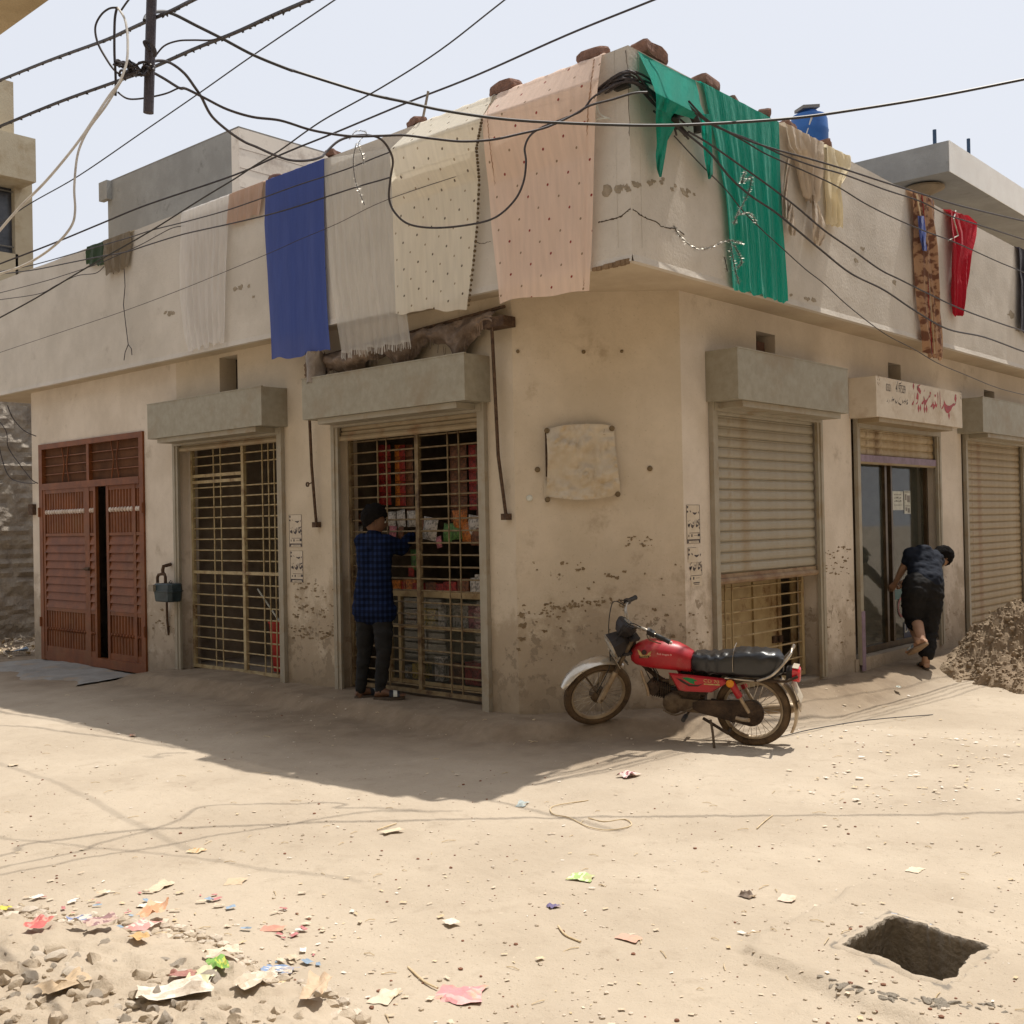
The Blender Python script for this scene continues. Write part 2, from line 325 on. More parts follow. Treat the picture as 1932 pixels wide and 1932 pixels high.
# ---------------------------------------------------------------- roller shutters
def slat_mesh(F, w, h, name, mt):
    """one interlocking slat, convex with a rolled lip, long axis = frame u"""
    prof = [(0, 0), (.004, .006), (.013, .016), (.016, .036), (.013, .062), (.006, .078), (.012, .0835), (.002, .0875), (-.004, .0875), (-.004, 0)]
    prof = [(d, z * h / .0875) for d, z in prof]
    mb = MB(); n = len(prof); k = F.n; u = F.u
    for a in (0, w):
        for d, z in prof: mb.v.append(tuple(u * a + k * d + V(0, 0, z)))
    mb.f += [(i, (i + 1) % n, n + (i + 1) % n, n + i) for i in range(n)] + [tuple(range(n))[::-1], tuple(range(n, 2 * n))]
    mb.mi += [0] * (n + 2)
    return mb.mesh(name, mt, smooth=False)
def shutter(F, a0, a1, zb, zt, ax, mt, box, boxmat, rails, name='roller_shutter', d=-.03, lab=None, bar=mSlat):
    """box: (a0,a1,z0,z1,depth); rails: (z_bottom)"""
    mb = MB()                                   # the drum housing is the part's own mesh
    b0, b1, z0, z1, dep = box
    mb.fbox(F, b0, b1, 0.003, dep, z0, z1)
    mb.fbox(F, b0 - .004, b1 + .004, dep - .02, dep + .004, z1 - .004, z1 + .006)
    root = build(mb, name, boxmat, bld)
    if lab: root['label'] = lab
    g = MB(); g.fbox(F, a0 + .015, a1 - .015, .03, dep - .03, z0 - .05, z0 - .002)
    g.fbox(F, a0 - .05, a1 + .05, .0, .05, z0 - .07, z0 - .003)
    build(g, 'housing_lip', mSlat, root)
    me = slat_mesh(F, a1 - a0, .0875, 'slat', mt)
    z = zb
    while z < z0 + .02:
        again(me, 'slat', root, F.pt(a0, d, z)); z += .0875
    for s, e in ((a0, -1), (a1, 1)):
        r_ = MB(); i0, i1 = sorted((s - e * .012, s + e * .055))
        r_.fbox(F, i0, i1, .004, .035, rails, z0 - .003)
        j0, j1 = sorted((s + e * .03, s + e * .075)); r_.fbox(F, j0, j1, .002, .045, rails, z0 + .08)
        build(r_, 'guide_rail', bar, root)
    if zb > .2:
        bb = MB(); bb.fbox(F, a0 + .005, a1 - .005, d - .005, d + .022, zb - .07, zb - .003)
        bb.tube([F.pt(a0 + .0, d + .02, zb - .06), F.pt(a1 + .03, d + .02, zb - .06)], .028, 8)
        build(bb, 'bottom_bar', mSlat2 if mt is not mSlat else mat('bar_dirty', lin((120, 92, 70)), lin((150, 130, 104)), scale=7, rough=.7), root)
        for e in ((a1 + .05), (a0 - .04)):
            ear = MB(); ear.lathe(F.pt(e, d + .02, zb - .05), F.n, [(.012, 0), (.032, 0), (.032, .012), (.012, .012), (.012, 0)], 14)
            build(ear, 'lock_eye', mRust, root)
    return root
z3b = 2.36
shutter(FL, .36, 2.17, z3b, 2.5, None, mSlat2, (FL.px(876, 700, .29)[0], FL.px(570, 740, .29)[0], 2.47, 2.84, .29), mGalv, -.12, lab='roller shutter rolled up nearly all the way over the snack shop grille')
shutter(FL, 3.09, 4.92, 2.42, 2.5, None, mSlat2, (FL.px(493, 760, .30)[0], FL.px(278, 790, .30)[0], 2.47, 2.84, .30), mGalv, -.06, lab='roller shutter rolled up over the closed grille left of the snack shop')
shutter(FR, 7.97, 9.77, 1.04, 2.5, None, mSlat, (FR.px(1392, 700, .30)[0], FR.px(1600, 735, .30)[0], 2.45, 2.86, .30), mGalv, 0.0, lab='grey roller shutter pulled two thirds down over a wire grille')
shutter(FR, 10.67, 12.72, 2.11, 2.5, None, mat('shutter_stained', lin((182, 166, 138)), lin((160, 138, 104)), scale=5, rough=.65, c3=lin((120, 96, 66)), s3=3), (10.60, 12.60, 2.45, 2.5, .03), mSlat, .02, lab='stained roller shutter raised above the pharmacy door with a mauve bottom bar')
shutter(FR, 13.66, 15.72, -.01, 2.5, None, mSlat2, (FR.px(1855, 800, .30)[0], 16.4, 2.45, 2.86, .30), mGalv, -.05, lab='tan roller shutter fully closed at the right end of the row')
mb = MB(); mMauve = mat('mauve_paint', lin((140, 122, 138)), lin((118, 100, 112)), scale=9, rough=.6); mb.fbox(FR, 10.68, 12.71, -.034, .02, 2.045, 2.115); build(mb, 'shutter_bottom_bar', mMauve, bld)
mb = MB(); mb.fbox(FR, 10.60, 10.675, .036, .05, -.04, .55); build(mb, 'painted_rail_foot', mMauve, bld)
# ================================================================ GROUND
HQ = [gp(1680, 1720, -.06), gp(1878, 1787, -.06), gp(1795, 1837, -.06), gp(1580, 1783, -.06)]
def sstep(a, b, x): 
    t = np.clip((x - a) / (b - a), 0, 1); return t * t * (3 - 2 * t)
_rs = np.random.RandomState(5)
def vnoise(X, Y, sc, seed=0, oct=4):
    """value noise, numpy"""
    out = np.zeros_like(X); amp = 1; tot = 0
    for o in range(oct):
        T = np.random.RandomState(seed * 13 + o).rand(256, 256) * 2 - 1
        x = X * sc * 2 ** o + 57.3 * o; y = Y * sc * 2 ** o + 11.7 * o
        xi = np.floor(x).astype(int); yi = np.floor(y).astype(int); fx = x - xi; fy = y - yi
        fx = fx * fx * (3 - 2 * fx); fy = fy * fy * (3 - 2 * fy)
        g = lambda a, b: T[a % 256, b % 256]
        out += amp * ((g(xi, yi) * (1 - fx) + g(xi + 1, yi) * fx) * (1 - fy) + (g(xi, yi + 1) * (1 - fx) + g(xi + 1, yi + 1) * fx) * fy)
        tot += amp; amp *= .5
    return out / tot
RUB = gp(60, 1900, -.05); MUD = V(13.2, 2.95, 0)
def ground_z(X, Y, fine=True):
    z = np.full_like(X, -.1)
    z += .035 * vnoise(X, Y, .35, 1, 3) + .012 * vnoise(X, Y, 2.2, 2, 4)
    # beaten ledge along the walls
    dL = 6.62 + .0175 * (Y - 5.84) - X; dR = 4.85 - Y
    dC = ((6.62 - X) * .99 + (5.84 - Y) * .88) / math.hypot(.99, .88)
    d = np.maximum(np.maximum(dL, dR), dC)
    wob = .10 * vnoise(X, Y, 1.4, 3, 3)
    led = 1 - sstep(.38, .62, d + wob)
    led *= np.where(Y > 9.5, 1 - sstep(11.0, 11.6, Y), 1) * np.where(X > 7.5, 1 - .55 * sstep(8.5, 10, X), 1)
    z += led * (.105 + .01 * vnoise(X, Y, 3, 8, 2))
    z -= .06 * sstep(9.5, 12, Y)
    z -= (.04 * sstep(6.9, 8.3, X) + .06 * sstep(8.0, 8.9, X)) * sstep(.12, .6, dR)
    if fine: z += .007 * vnoise(X, Y, 7, 4, 4) + .0026 * vnoise(X, Y, 33, 6, 2) + .006 * np.abs(vnoise(X * .35, Y * 1.6, 2.6, 14, 4))
    # shallow wheel ruts and tyre tracks crossing the junction
    for c_, s_, ph in ((1.2, .42, 0), (1.34, .42, 0), (3.4, .08, 1.0), (3.52, .08, 1.0), (-.6, .75, .4)):
        dd = (Y - c_ - s_ * (X - 2) - .12 * np.sin(X * .9 + ph)) / math.sqrt(1 + s_ * s_); z -= (.008 + .004 * vnoise(X, Y, 3, 31, 2)) * np.exp(-(dd / .045) ** 2) * (.5 + .5 * vnoise(X, Y, .7, 30, 2))
    z -= .018 * np.exp(-((Y - 3.1 - .25 * np.sin(X * .6)) / .12) ** 2) * sstep(5, 7, X)
    # rubbly strip at lower left and mud skirts
    r = np.hypot(X - RUB.x, Y - RUB.y)
    z += .05 * np.exp(-(r / .9) ** 2)
    # concrete collar round the pit
    cx = sum(p.x for p in HQ) / 4; cy = sum(p.y for p in HQ) / 4
    e1 = (HQ[1] - HQ[0]).normalized(); e2 = (HQ[3] - HQ[0]).normalized()
    px = (X - HQ[0].x); py = (Y - HQ[0].y)
    det = e1.x * e2.y - e1.y * e2.x
    a = (px * e2.y - py * e2.x) / det; b = (e1.x * py - e1.y * px) / det
    L1 = (HQ[1] - HQ[0]).length; L2 = (HQ[3] - HQ[0]).length
    nz = .020 * vnoise(X, Y, 16, 9, 3) * 1.3
    ins = np.maximum(np.maximum(-a, a - L1), np.maximum(-b, b - L2)) + nz
    col = 1 - sstep(.26, .30, ins + .05 * vnoise(X, Y, 5, 10, 3))
    z = z * (1 - col) + col * np.maximum(z, -.062 + .006 * vnoise(X, Y, 7, 11, 3))
    crumble = (1 - sstep(.0, .03, ins)); z -= .0 * crumble
    z = np.where(ins < -.004, -1.25 + .05 * vnoise(X, Y, 4, 12, 3), z)
    return z, ins
xs = np.concatenate([[-160, -60, -25, -12, -6, -3, -1], np.arange(0, 1.2, .08), np.arange(1.2, 3.6, .03), np.arange(3.6, 4.3, .012), np.arange(4.3, 7.2, .035), np.arange(7.2, 14.4, .05), np.arange(14.4, 24, .3), [26, 30, 40, 70, 170]])
ys = np.concatenate([[-160, -60, -25, -12, -6, -4], np.arange(-2.5, .6, .07), np.arange(.6, 1.3, .03), np.arange(1.3, 1.9, .012), np.arange(1.9, 6, .03), np.arange(6, 15, .05), np.arange(15, 24, .3), [26, 30, 40, 70, 170]])
GX, GY = np.meshgrid(xs, ys, indexing='ij'); GZ, INS = ground_z(GX, GY)
def ground_h(x, y):
    i = min(max(int(np.searchsorted(xs, x)) - 1, 0), len(xs) - 2); j = min(max(int(np.searchsorted(ys, y)) - 1, 0), len(ys) - 2)
    fx = (x - xs[i]) / (xs[i + 1] - xs[i]); fy = (y - ys[j]) / (ys[j + 1] - ys[j])
    return float((GZ[i, j] * (1 - fx) + GZ[i + 1, j] * fx) * (1 - fy) + (GZ[i, j + 1] * (1 - fx) + GZ[i + 1, j + 1] * fx) * fy)
def gpi(x, y, dz=0.0):                                 # photo pixel to the uneven ground
    p = gp(x, y, -.1)
    for _ in range(4): p = gp(x, y, ground_h(p.x, p.y) + dz)
    return p
me = bpy.data.meshes.new('ground'); ni, nj = GX.shape
vv = np.stack([GX, GY, GZ], -1).reshape(-1, 3)
I, J = np.meshgrid(np.arange(ni - 1), np.arange(nj - 1), indexing='ij'); b0 = (I * nj + J).ravel()
ff = np.stack([b0, b0 + nj, b0 + nj + 1, b0 + 1], -1); ff = ff[~(INS.ravel()[ff] < -.004).any(1)]
me.vertices.add(len(vv)); me.vertices.foreach_set('co', vv.ravel()); me.loops.add(ff.size); me.loops.foreach_set('vertex_index', ff.ravel().astype(np.int32))
me.polygons.add(len(ff)); me.polygons.foreach_set('loop_start', np.arange(0, ff.size, 4, dtype=np.int32)); me.polygons.foreach_set('use_smooth', np.ones(len(ff), bool))
me.update(calc_edges=True)
def earth_mat(name, c1, c2, c3, concrete=None, bs=.5):
    m = bpy.data.materials.new(name); m.use_nodes = True; nt = m.node_tree; N = nt.nodes; L = nt.links; b = N['Principled BSDF']; b.inputs['Roughness'].default_value = .95; b.inputs['Specular IOR Level'].default_value = .1
    g = N.new('ShaderNodeNewGeometry')
    def noi(sc, det=8, ro=.65):
        n = N.new('ShaderNodeTexNoise'); n.inputs['Scale'].default_value = sc; n.inputs['Detail'].default_value = det; n.inputs['Roughness'].default_value = ro; L.new(g.outputs['Position'], n.inputs[0]); return n.outputs['Fac']
    def mr(x, a, b_, c=0., d=1.):
        r = N.new('ShaderNodeMapRange'); r.inputs[1].default_value = a; r.inputs[2].default_value = b_; r.inputs[3].default_value = c; r.inputs[4].default_value = d; L.new(x, r.inputs[0]); return r.outputs[0]
    def mix(f, a, b_):
        r = N.new('ShaderNodeMixRGB'); L.new(f, r.inputs[0])
        for i, c in ((1, a), (2, b_)):
            if isinstance(c, tuple): r.inputs[i].default_value = (*c, 1)
            else: L.new(c, r.inputs[i])
        return r.outputs[0]
    col = mix(mr(noi(.9), .38, .62), c1, c2)
    col = mix(mr(noi(5.5, 10, .7), .55, .72, 0, .7), col, c3)
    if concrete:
        da = N.new('ShaderNodeAttribute'); da.attribute_name = 'damp_or_shade'; col = mix(da.outputs['Fac'], col, mix(mr(noi(3.5, 8), .4, .6), (.185, .135, .09), (.25, .19, .13)))
    col = mix(mr(noi(60, 4), .63, .70, 0, .55), col, tuple(v * .45 for v in c2))
    col = mix(mr(noi(31, 5), .66, .72, 0, .5), col, tuple(min(.75, v * 1.35) for v in c1))
    if concrete:
        at = N.new('ShaderNodeAttribute'); at.attribute_name = 'pit'; col = mix(at.outputs['Fac'], col, concrete)
    L.new(col, b.inputs['Base Color'])
    ad = N.new('ShaderNodeMath'); ad.operation = 'MULTIPLY_ADD'; L.new(noi(95, 6), ad.inputs[0]); ad.inputs[1].default_value = .35; L.new(noi(14, 8), ad.inputs[2])
    bp = N.new('ShaderNodeBump'); bp.inputs['Strength'].default_value = bs; bp.inputs['Distance'].default_value = .02; L.new(ad.outputs[0], bp.inputs['Height']); L.new(bp.outputs[0], b.inputs['Normal'])
    return m
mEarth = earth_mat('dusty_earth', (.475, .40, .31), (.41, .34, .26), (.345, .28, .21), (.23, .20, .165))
at = me.attributes.new('pit', 'FLOAT', 'POINT'); at.data.foreach_set('value', np.where(INS.ravel() < .012, 1.0, 0.0))
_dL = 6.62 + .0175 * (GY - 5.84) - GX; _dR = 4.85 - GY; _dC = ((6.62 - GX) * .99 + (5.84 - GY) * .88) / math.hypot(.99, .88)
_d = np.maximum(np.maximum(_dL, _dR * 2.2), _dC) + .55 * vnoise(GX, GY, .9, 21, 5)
at2 = me.attributes.new('damp_or_shade', 'FLOAT', 'POINT'); at2.data.foreach_set('value', (.92 * (1 - sstep(.5, 2.2, _d))).ravel())  # darker soil by the walls paints in the building's shade, besides real moisture
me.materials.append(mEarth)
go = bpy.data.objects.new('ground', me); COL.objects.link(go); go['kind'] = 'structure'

# lining of the open pit in the road
pit = thing('drain_pit', 'open square drain pit with crumbling concrete rim in the dirt road', 'drain pit', (HQ[0] + HQ[2]) / 2)
cx = sum(p.x for p in HQ) / 4; cy = sum(p.y for p in HQ) / 4
mPit = mat('pit_cement', (.40, .345, .275), (.30, .255, .20), scale=7, rough=.97, bump=.5, bscale=40, bdist=.02, c3=(.22, .185, .15), s3=6)
NA = 360; ths = np.linspace(0, 2 * math.pi, NA, endpoint=False); rr = np.linspace(.05, .6, 500)
RX = cx + np.cos(ths)[:, None] * rr[None]; RY = cy + np.sin(ths)[:, None] * rr[None]
_, ii = ground_z(RX, RY); kk = np.argmax(ii > -.016, axis=1); rad = rr[kk]
base_r = np.convolve(np.concatenate([rad[-3:], rad, rad[:3]]), np.ones(7) / 7, 'valid')
mb = MB(); P = []
for j, (z, f, o) in enumerate([(-.085, 1, .060), (-.0600, 1, .030), (-.0565, 1, .0), (-.062, 1, -.006), (-.075, .9, -.008), (-.10, .6, .0), (-.16, .3, .012), (-.3, .15, .018), (-.5, 0, .02), (-.75, 0, .02), (-1.0, 0, .02)]):
    row = []
    for i, th in enumerate(ths):
        r_ = f * rad[i] + (1 - f) * base_r[i] + o + .006 * noise.noise(V(math.cos(th) * 9, math.sin(th) * 9, z * 12)); row.append(V(cx + math.cos(th) * r_, cy + math.sin(th) * r_, z))
    P.append(row)
mb.grid(P, True); mb.add([V(cx - .6, cy - .6, -.98), V(cx + .6, cy - .6, -.98), V(cx + .6, cy + .6, -.98), V(cx - .6, cy + .6, -.98)], [(0, 1, 2, 3)])
for i_ in range(2 * NA): mb.mi[i_] = 1
build(mb, 'pit_wall', [mPit, mEarth], pit, smooth=True)
# ================================================================ DOORS AND GRILLES
mDark = mat('dark_void', (.02, .016, .013), (.012, .01, .008))
def la(x, y=1000, d=0): return FL.px(x, y, d)[0]
def c4(x, y): return x * .3866, 622.45 + y * .3866
def c5(x, y): return 560.2 + x * .4189, 591.3 + y * .4189
# --- brown gate with fanlight
gate = build(MB().fbox(FL, 8.17, 8.262, -.05, .025, -.13, 2.615), 'metal_gate', mBrown, bld, label='brown sheet metal gate with louvred leaves, its right leaf ajar')
g = MB(); g.fbox(FL, 5.655, 5.745, -.05, .025, -.13, 2.615); g.fbox(FL, 5.745, 8.17, -.05, .025, 2.55, 2.615); g.fbox(FL, 5.745, 8.17, -.05, .028, 2.03, 2.11); g.fbox(FL, 5.745, 8.17, -.05, .02, -.13, -.02)
g.fbox(FL, 6.93, 6.99, -.05, .02, 2.11, 2.55)
build(g, 'gate_frame', mBrown, gate)
mGlassD = mat('dusty_pane', lin((98, 66, 46)), lin((78, 52, 36)), scale=3, rough=.85, bump=.02, spec=.1)
for a0, a1 in ((5.745, 6.93), (6.99, 8.17)):
    build(MB().fbox(FL, a0, a1, -.035, -.03, 2.11, 2.55), 'pane', mGlassD, gate)
    for z in (2.22, 2.33, 2.44): build(MB().fbox(FL, a0, a1, -.02, -.008, z, z + .01), 'bar', mBrown, gate)
    am = (a0 + a1) / 2
    for s in (-1, 1):
        b = MB(); b.tube([FL.pt(am + s * (.06 + .025 * math.cos((z - 2.11) / .44 * 2 * math.pi)), -.005, z) for z in np.linspace(2.11, 2.55, 13)], .008, 6); build(b, 'bar', mBrown, gate)
def leaf(a0, a1, posts, d0, swing=None):
    lf = MB(); za, zb = -.02, 2.03
    lf.fbox(FL, a0, a1, d0 - .012, d0, za, zb)
    root = build(lf, 'gate_leaf', mBrown, gate)
    fr = MB()
    for p0, p1 in posts: fr.fbox(FL, p0, p1, d0, d0 + .028, za, zb)
    edges = sorted(posts); bays = [(edges[i][1], edges[i + 1][0]) for i in range(len(edges) - 1)]
    for b0, b1 in bays:
        for z0, z1 in ((za, za + .07), (.50, .545), (1.44, 1.475), (zb - .05, zb)): fr.fbox(FL, b0, b1, d0, d0 + .024, z0, z1)
    build(fr, 'leaf_frame', mBrown, root)
    fl = MB(); rs = MB(); st = MB()
    for b0, b1 in bays:
        n = max(2, int(round((b1 - b0) / .072)))
        for i in range(n):
            m_ = b0 + (b1 - b0) * (i + .5) / n; w = (b1 - b0) / n * .36
            for z0, z1 in ((za + .07, .50), (1.475, zb - .05)):
                fl.extr([FL.pt(m_ - w, d0, z0), FL.pt(m_ - w * .5, d0 + .016, z0), FL.pt(m_ + w * .5, d0 + .016, z0), FL.pt(m_ + w, d0, z0)], V(0, 0, z1 - z0))
            rs.ball(FL.pt(m_, d0 + .022, 1.745), .024, 8, (1, 1, 1.3)); st.ball(FL.pt(m_, d0 + .02, .27), .022, 8, (1, 1, 1.0))
        me = None; z = .55; hh = .0985
        for k in range(9):
            sm = MB(); o = FL.pt(b0, d0, 0)
            sm.hexa([FL.pt(b0 + .004, d0 + .002, z), FL.pt(b1 - .004, d0 + .002, z), FL.pt(b1 - .004, d0 + .030, z - .004), FL.pt(b0 + .004, d0 + .030, z - .004),
                     FL.pt(b0 + .004, d0 + .002, z + hh), FL.pt(b1 - .004, d0 + .002, z + hh), FL.pt(b1 - .004, d0 + .006, z + hh), FL.pt(b0 + .004, d0 + .006, z + hh)])
            build(sm, 'louvre_slat', mBrown, root); z += hh
    build(fl, 'fluted_sheet', mBrown, root, kind='stuff'); build(rs, 'white_rosettes', mat('rosette_white', lin((225, 215, 205)), lin((190, 170, 155))), root, kind='stuff'); build(st, 'studs', mBrown, root, kind='stuff')
    return root
x_ = lambda cx: la(cx * .3866)
leaf(x_(474), 8.17, [(8.11, 8.17), (x_(443), x_(420)), (x_(474), x_(466))], -.01)
leaf(5.745, x_(512), [(5.745, 5.80), (x_(655), x_(642)), (x_(524), x_(512))], -.045)
mb = MB(); mb.fbox(FL, x_(446), x_(424), .02, .035, 1.02, 1.06); mb.tube([FL.pt(x_(446), .04, 1.04), FL.pt(x_(418), .04, 1.04)], .012, 8); build(mb, 'bolt', mRust, gate)
for z in (.35, 1.75):
    for a in (8.25, 5.66): build(MB().tube([FL.pt(a, .03, z - .06), FL.pt(a, .03, z + .06)], .016, 8), 'hinge', mBrown, gate)
# --- barred grilles
def grille(F, d, a0, a1, z0, z1, posts, rails, hz, vb, mt, fr=.035, lab=None, hspan=None):
    """steel frame with a part for every bar"""
    mb = MB(); mb.fbox(F, a0, a0 + fr, d - .02, d + .015, z0, z1); mb.fbox(F, a1 - fr, a1, d - .02, d + .015, z0, z1)
    mb.fbox(F, a0 + fr, a1 - fr, d - .02, d + .013, z0, z0 + fr); mb.fbox(F, a0 + fr, a1 - fr, d - .02, d + .013, z1 - fr, z1)
    for p in posts: mb.fbox(F, p - .022, p + .022, d - .018, d + .02, z0 + fr, z1 - fr)
    for (r0, r1, z) in rails: mb.fbox(F, r0, r1, d - .018, d + .017, z - .016, z + .016)
    root = build(mb, 'barred_grille', mt, bld)
    if lab: root['label'] = lab
    me = MB().tube([V(0, 0, 0), F.u * (a1 - a0 - 2 * fr)], .0078, 6).mesh('bar', mt)
    for z in hz: again(me, 'bar', root, F.pt(a0 + fr, d - .002, z))
    me = MB().tube([V(0, 0, 0), V(0, 0, z1 - z0 - 2 * fr)], .0078, 6).mesh('bar', mt)
    for a in vb: again(me, 'bar', root, F.pt(a, d + .007, z0 + fr))
    return root
d2 = -.13
z_ = lambda cy, cx=1000, d=0: FL.px(*c4(cx, cy), d)[1]
a2 = lambda cx: FL.px(*c4(cx, 1100), d2)[0]
hs = [z_(y, 1000, d2) for y in (575, 618, 662, 770, 818, 867, 917, 970, 1022, 1075, 1125, 1237, 1290, 1342, 1395, 1448, 1500, 1555, 1605)]
grille(FL, d2, a2(1392), a2(942), .0, 2.44, [a2(1196)], [(a2(1196), a2(942), z_(712, 1000, d2)), (a2(1392), a2(942), z_(1182, 1000, d2)), (a2(1196), a2(942), z_(742, 1000, d2))],
       hs, [a2(v) for v in (1052, 1086, 1290, 1320, 1348)], mCream, lab='cream barred grille of the closed shop left of the snack shop')
mb = MB(); mb.fbox(FL, a2(940), 4.96, d2 - .08, d2 + .005, -.02, 2.62); build(mb, 'door_jamb', mWallL, bld)
d3 = -.12
z5 = lambda cy, cx=600: FL.px(*c5(cx, cy), d3)[1]
a3 = lambda cx, cy=1000: FL.px(*c5(cx, cy), d3)[0]
hs = [2.27 - .1035 * k for k in range(22)]
hs = [h for h in hs if h > .06]
grille(FL, d3, a3(862), a3(243), .03, 2.5, [a3(551)], [(a3(862), a3(243), 1.44 - .0)][:0], hs, [a3(v) for v in (372, 412, 688, 738)], mat('grille_grimy', lin((138, 122, 92)), lin((104, 84, 60)), scale=14, rough=.6, c3=lin((70, 50, 36)), s3=6), lab='grimy barred grille of the snack shop where the boy reaches in')
mb = MB(); mb.fbox(FL, a3(240), 2.2, d3 - .1, d3 + .02, .0, 2.62); build(mb, 'door_jamb', mWall, bld)
# --- lower grille and sheet doors under the half-closed grey shutter
d4 = -.14
mCreamD = mat('cream_sheet', lin((176, 156, 118)), lin((156, 134, 98)), scale=6, rough=.6, bump=.06, c3=lin((120, 88, 58)), s3=4)
ar = lambda x, d=d4: FR.px(x, 1180, d)[0]
q2 = lambda cx, cy: ((2100 + cx / 3.864) * .62245, (1700 + cy / 3.864) * .62245)
aq = lambda cx, d=d4: FR.px(*q2(cx, 700), d)[0]
zq = lambda cy, cx, d=d4: FR.px(*q2(cx, cy), d)[1]
grille(FR, d4, aq(290), aq(1290), .02, 2.45, [], [], [zq(y, 600) for y in (302, 443, 588, 722, 877)] + [zq(877, 600) - .145 * k for k in (1, 2, 3, 4, 5)], [aq(v) for v in (375, 455, 1270)], mCreamD, lab='wire grille showing below the half closed grey shutter')
dd = -.32
mb = MB(); mb.fbox(FR, aq(200, dd), aq(1035, dd), dd - .03, dd, .0, 2.4); dr = build(mb, 'sheet_door', mCreamD, bld, label='cream sheet metal double door standing ajar behind the grille')
mb = MB()
for x in (712, 1000): mb.fbox(FR, aq(x - 18, dd), aq(x + 18, dd), dd, dd + .02, .0, 2.4)
build(mb, 'door_stile', mCreamD, dr)
mb = MB(); mb.fbox(FR, aq(980, dd) - .02, aq(980, dd) + .05, dd + .02, dd + .04, zq(960, 950, dd), zq(880, 950, dd)); mb.fbox(FR, aq(920, dd), aq(965, dd), dd, dd + .02, zq(960, 950, dd), zq(880, 950, dd)); build(mb, 'latch_box', mRust, dr)
mb = MB(); mb.fbox(FR, aq(1165, -.25), 9.86, -.27, -.25, .0, 2.4); build(mb, 'door_jamb', mCreamD, bld)
# --- pharmacy entrance
mAlu = mat('brown_aluminium', lin((92, 76, 56)), lin((70, 56, 40)), scale=8, rough=.4, bump=.02, metal=.3)
def glass_mat():
    m = bpy.data.materials.new('shop_glass'); m.use_nodes = True; b = m.node_tree.nodes['Principled BSDF']
    b.inputs['Base Color'].default_value = (.10, .11, .09, 1); b.inputs['Roughness'].default_value = .04; b.inputs['Alpha'].default_value = .30; b.inputs['Specular IOR Level'].default_value = .9; b.inputs['IOR'].default_value = 1.6
    return m
mGlass = glass_mat()
dg = -.13
ag = lambda cx, d=dg: FR.px(2050 * .62245 + cx * .3866, 591.3 + 1000 * .3866, d)[0]
zg = lambda cx, cy, d=dg: FR.px(2050 * .62245 + cx * .3866, 591.3 + cy * .3866, d)[1]
gd = build(MB().fbox(FR, ag(884), ag(1222), dg - .03, dg + .03, .085, .15), 'glass_door', mAlu, bld, label='brown framed sliding glass door of the pharmacy')
mb = MB(); mb.fbox(FR, ag(884), ag(1222), dg - .03, dg + .03, 2.38, 2.44)
for x, w in ((884, .03), (1012, .05), (1040, .04), (1212, .05)): mb.fbox(FR, ag(x) - w / 2, ag(x) + w / 2, dg - .032, dg + .032, .15, 2.38)
build(mb, 'door_frame', mAlu, gd)
build(MB().fbox(FR, ag(890), ag(1008), dg - .004, dg + .002, .15, 2.38), 'pane', mGlass, gd); build(MB().fbox(FR, ag(1046), ag(1206), dg - .004, dg + .002, .15, 2.38), 'pane', mGlass, gd)
mPaper = mat('paper_white', lin((205, 205, 195)), lin((180, 180, 168)), scale=12, rough=.8, bump=.02)
mPrint = mat('print_black', (.035, .03, .035), (.08, .07, .07), scale=60, rough=.8, bump=0)
nt_ = MB(); nt_.fbox(FR, ag(1055), ag(1107), dg + .004, dg + .006, zg(1080, 960), zg(1080, 868)); po = build(nt_, 'notice', mPaper, gd)
tx = MB(); w_ = ag(1107) - ag(1055)
for k, zz in enumerate((.8, .62, .45, .25)):
    for j in range(5): 
        u = .15 + .14 * j; tx.fbox(FR, ag(1055) + w_ * u, ag(1055) + w_ * (u + .09), dg + .0065, dg + .007, zg(1080, 960) + (zg(1080, 868) - zg(1080, 960)) * zz, zg(1080, 960) + (zg(1080, 868) - zg(1080, 960)) * (zz + .035 + .02 * ((j * k) % 3)))
build(tx, 'handwriting', mPrint, po)
nt2 = MB(); nt2.fbox(FR, ag(1112), ag(1142), dg + .004, dg + .006, zg(1128, 978), zg(1128, 866)); p2 = build(nt2, 'notice', mPaper, gd, label='narrow printed leaflet on the glass')
tx = MB(); w_ = ag(1142) - ag(1112); zb_ = zg(1128, 978); h_ = zg(1128, 866) - zb_
for (u0, u1, t0, t1) in ((.05, .95, .93, .97), (.1, .35, .6, .85), (.45, .9, .5, .8), (.1, .9, .33, .36), (.15, .4, .12, .28), (.5, .85, .05, .25)): tx.fbox(FR, ag(1112) + w_ * u0, ag(1112) + w_ * u1, dg + .0065, dg + .007, zb_ + h_ * t0, zb_ + h_ * t1)
build(tx, 'print', mat('print_grey', (.16, .14, .13), (.3, .28, .25), scale=90, rough=.8, bump=0), p2)
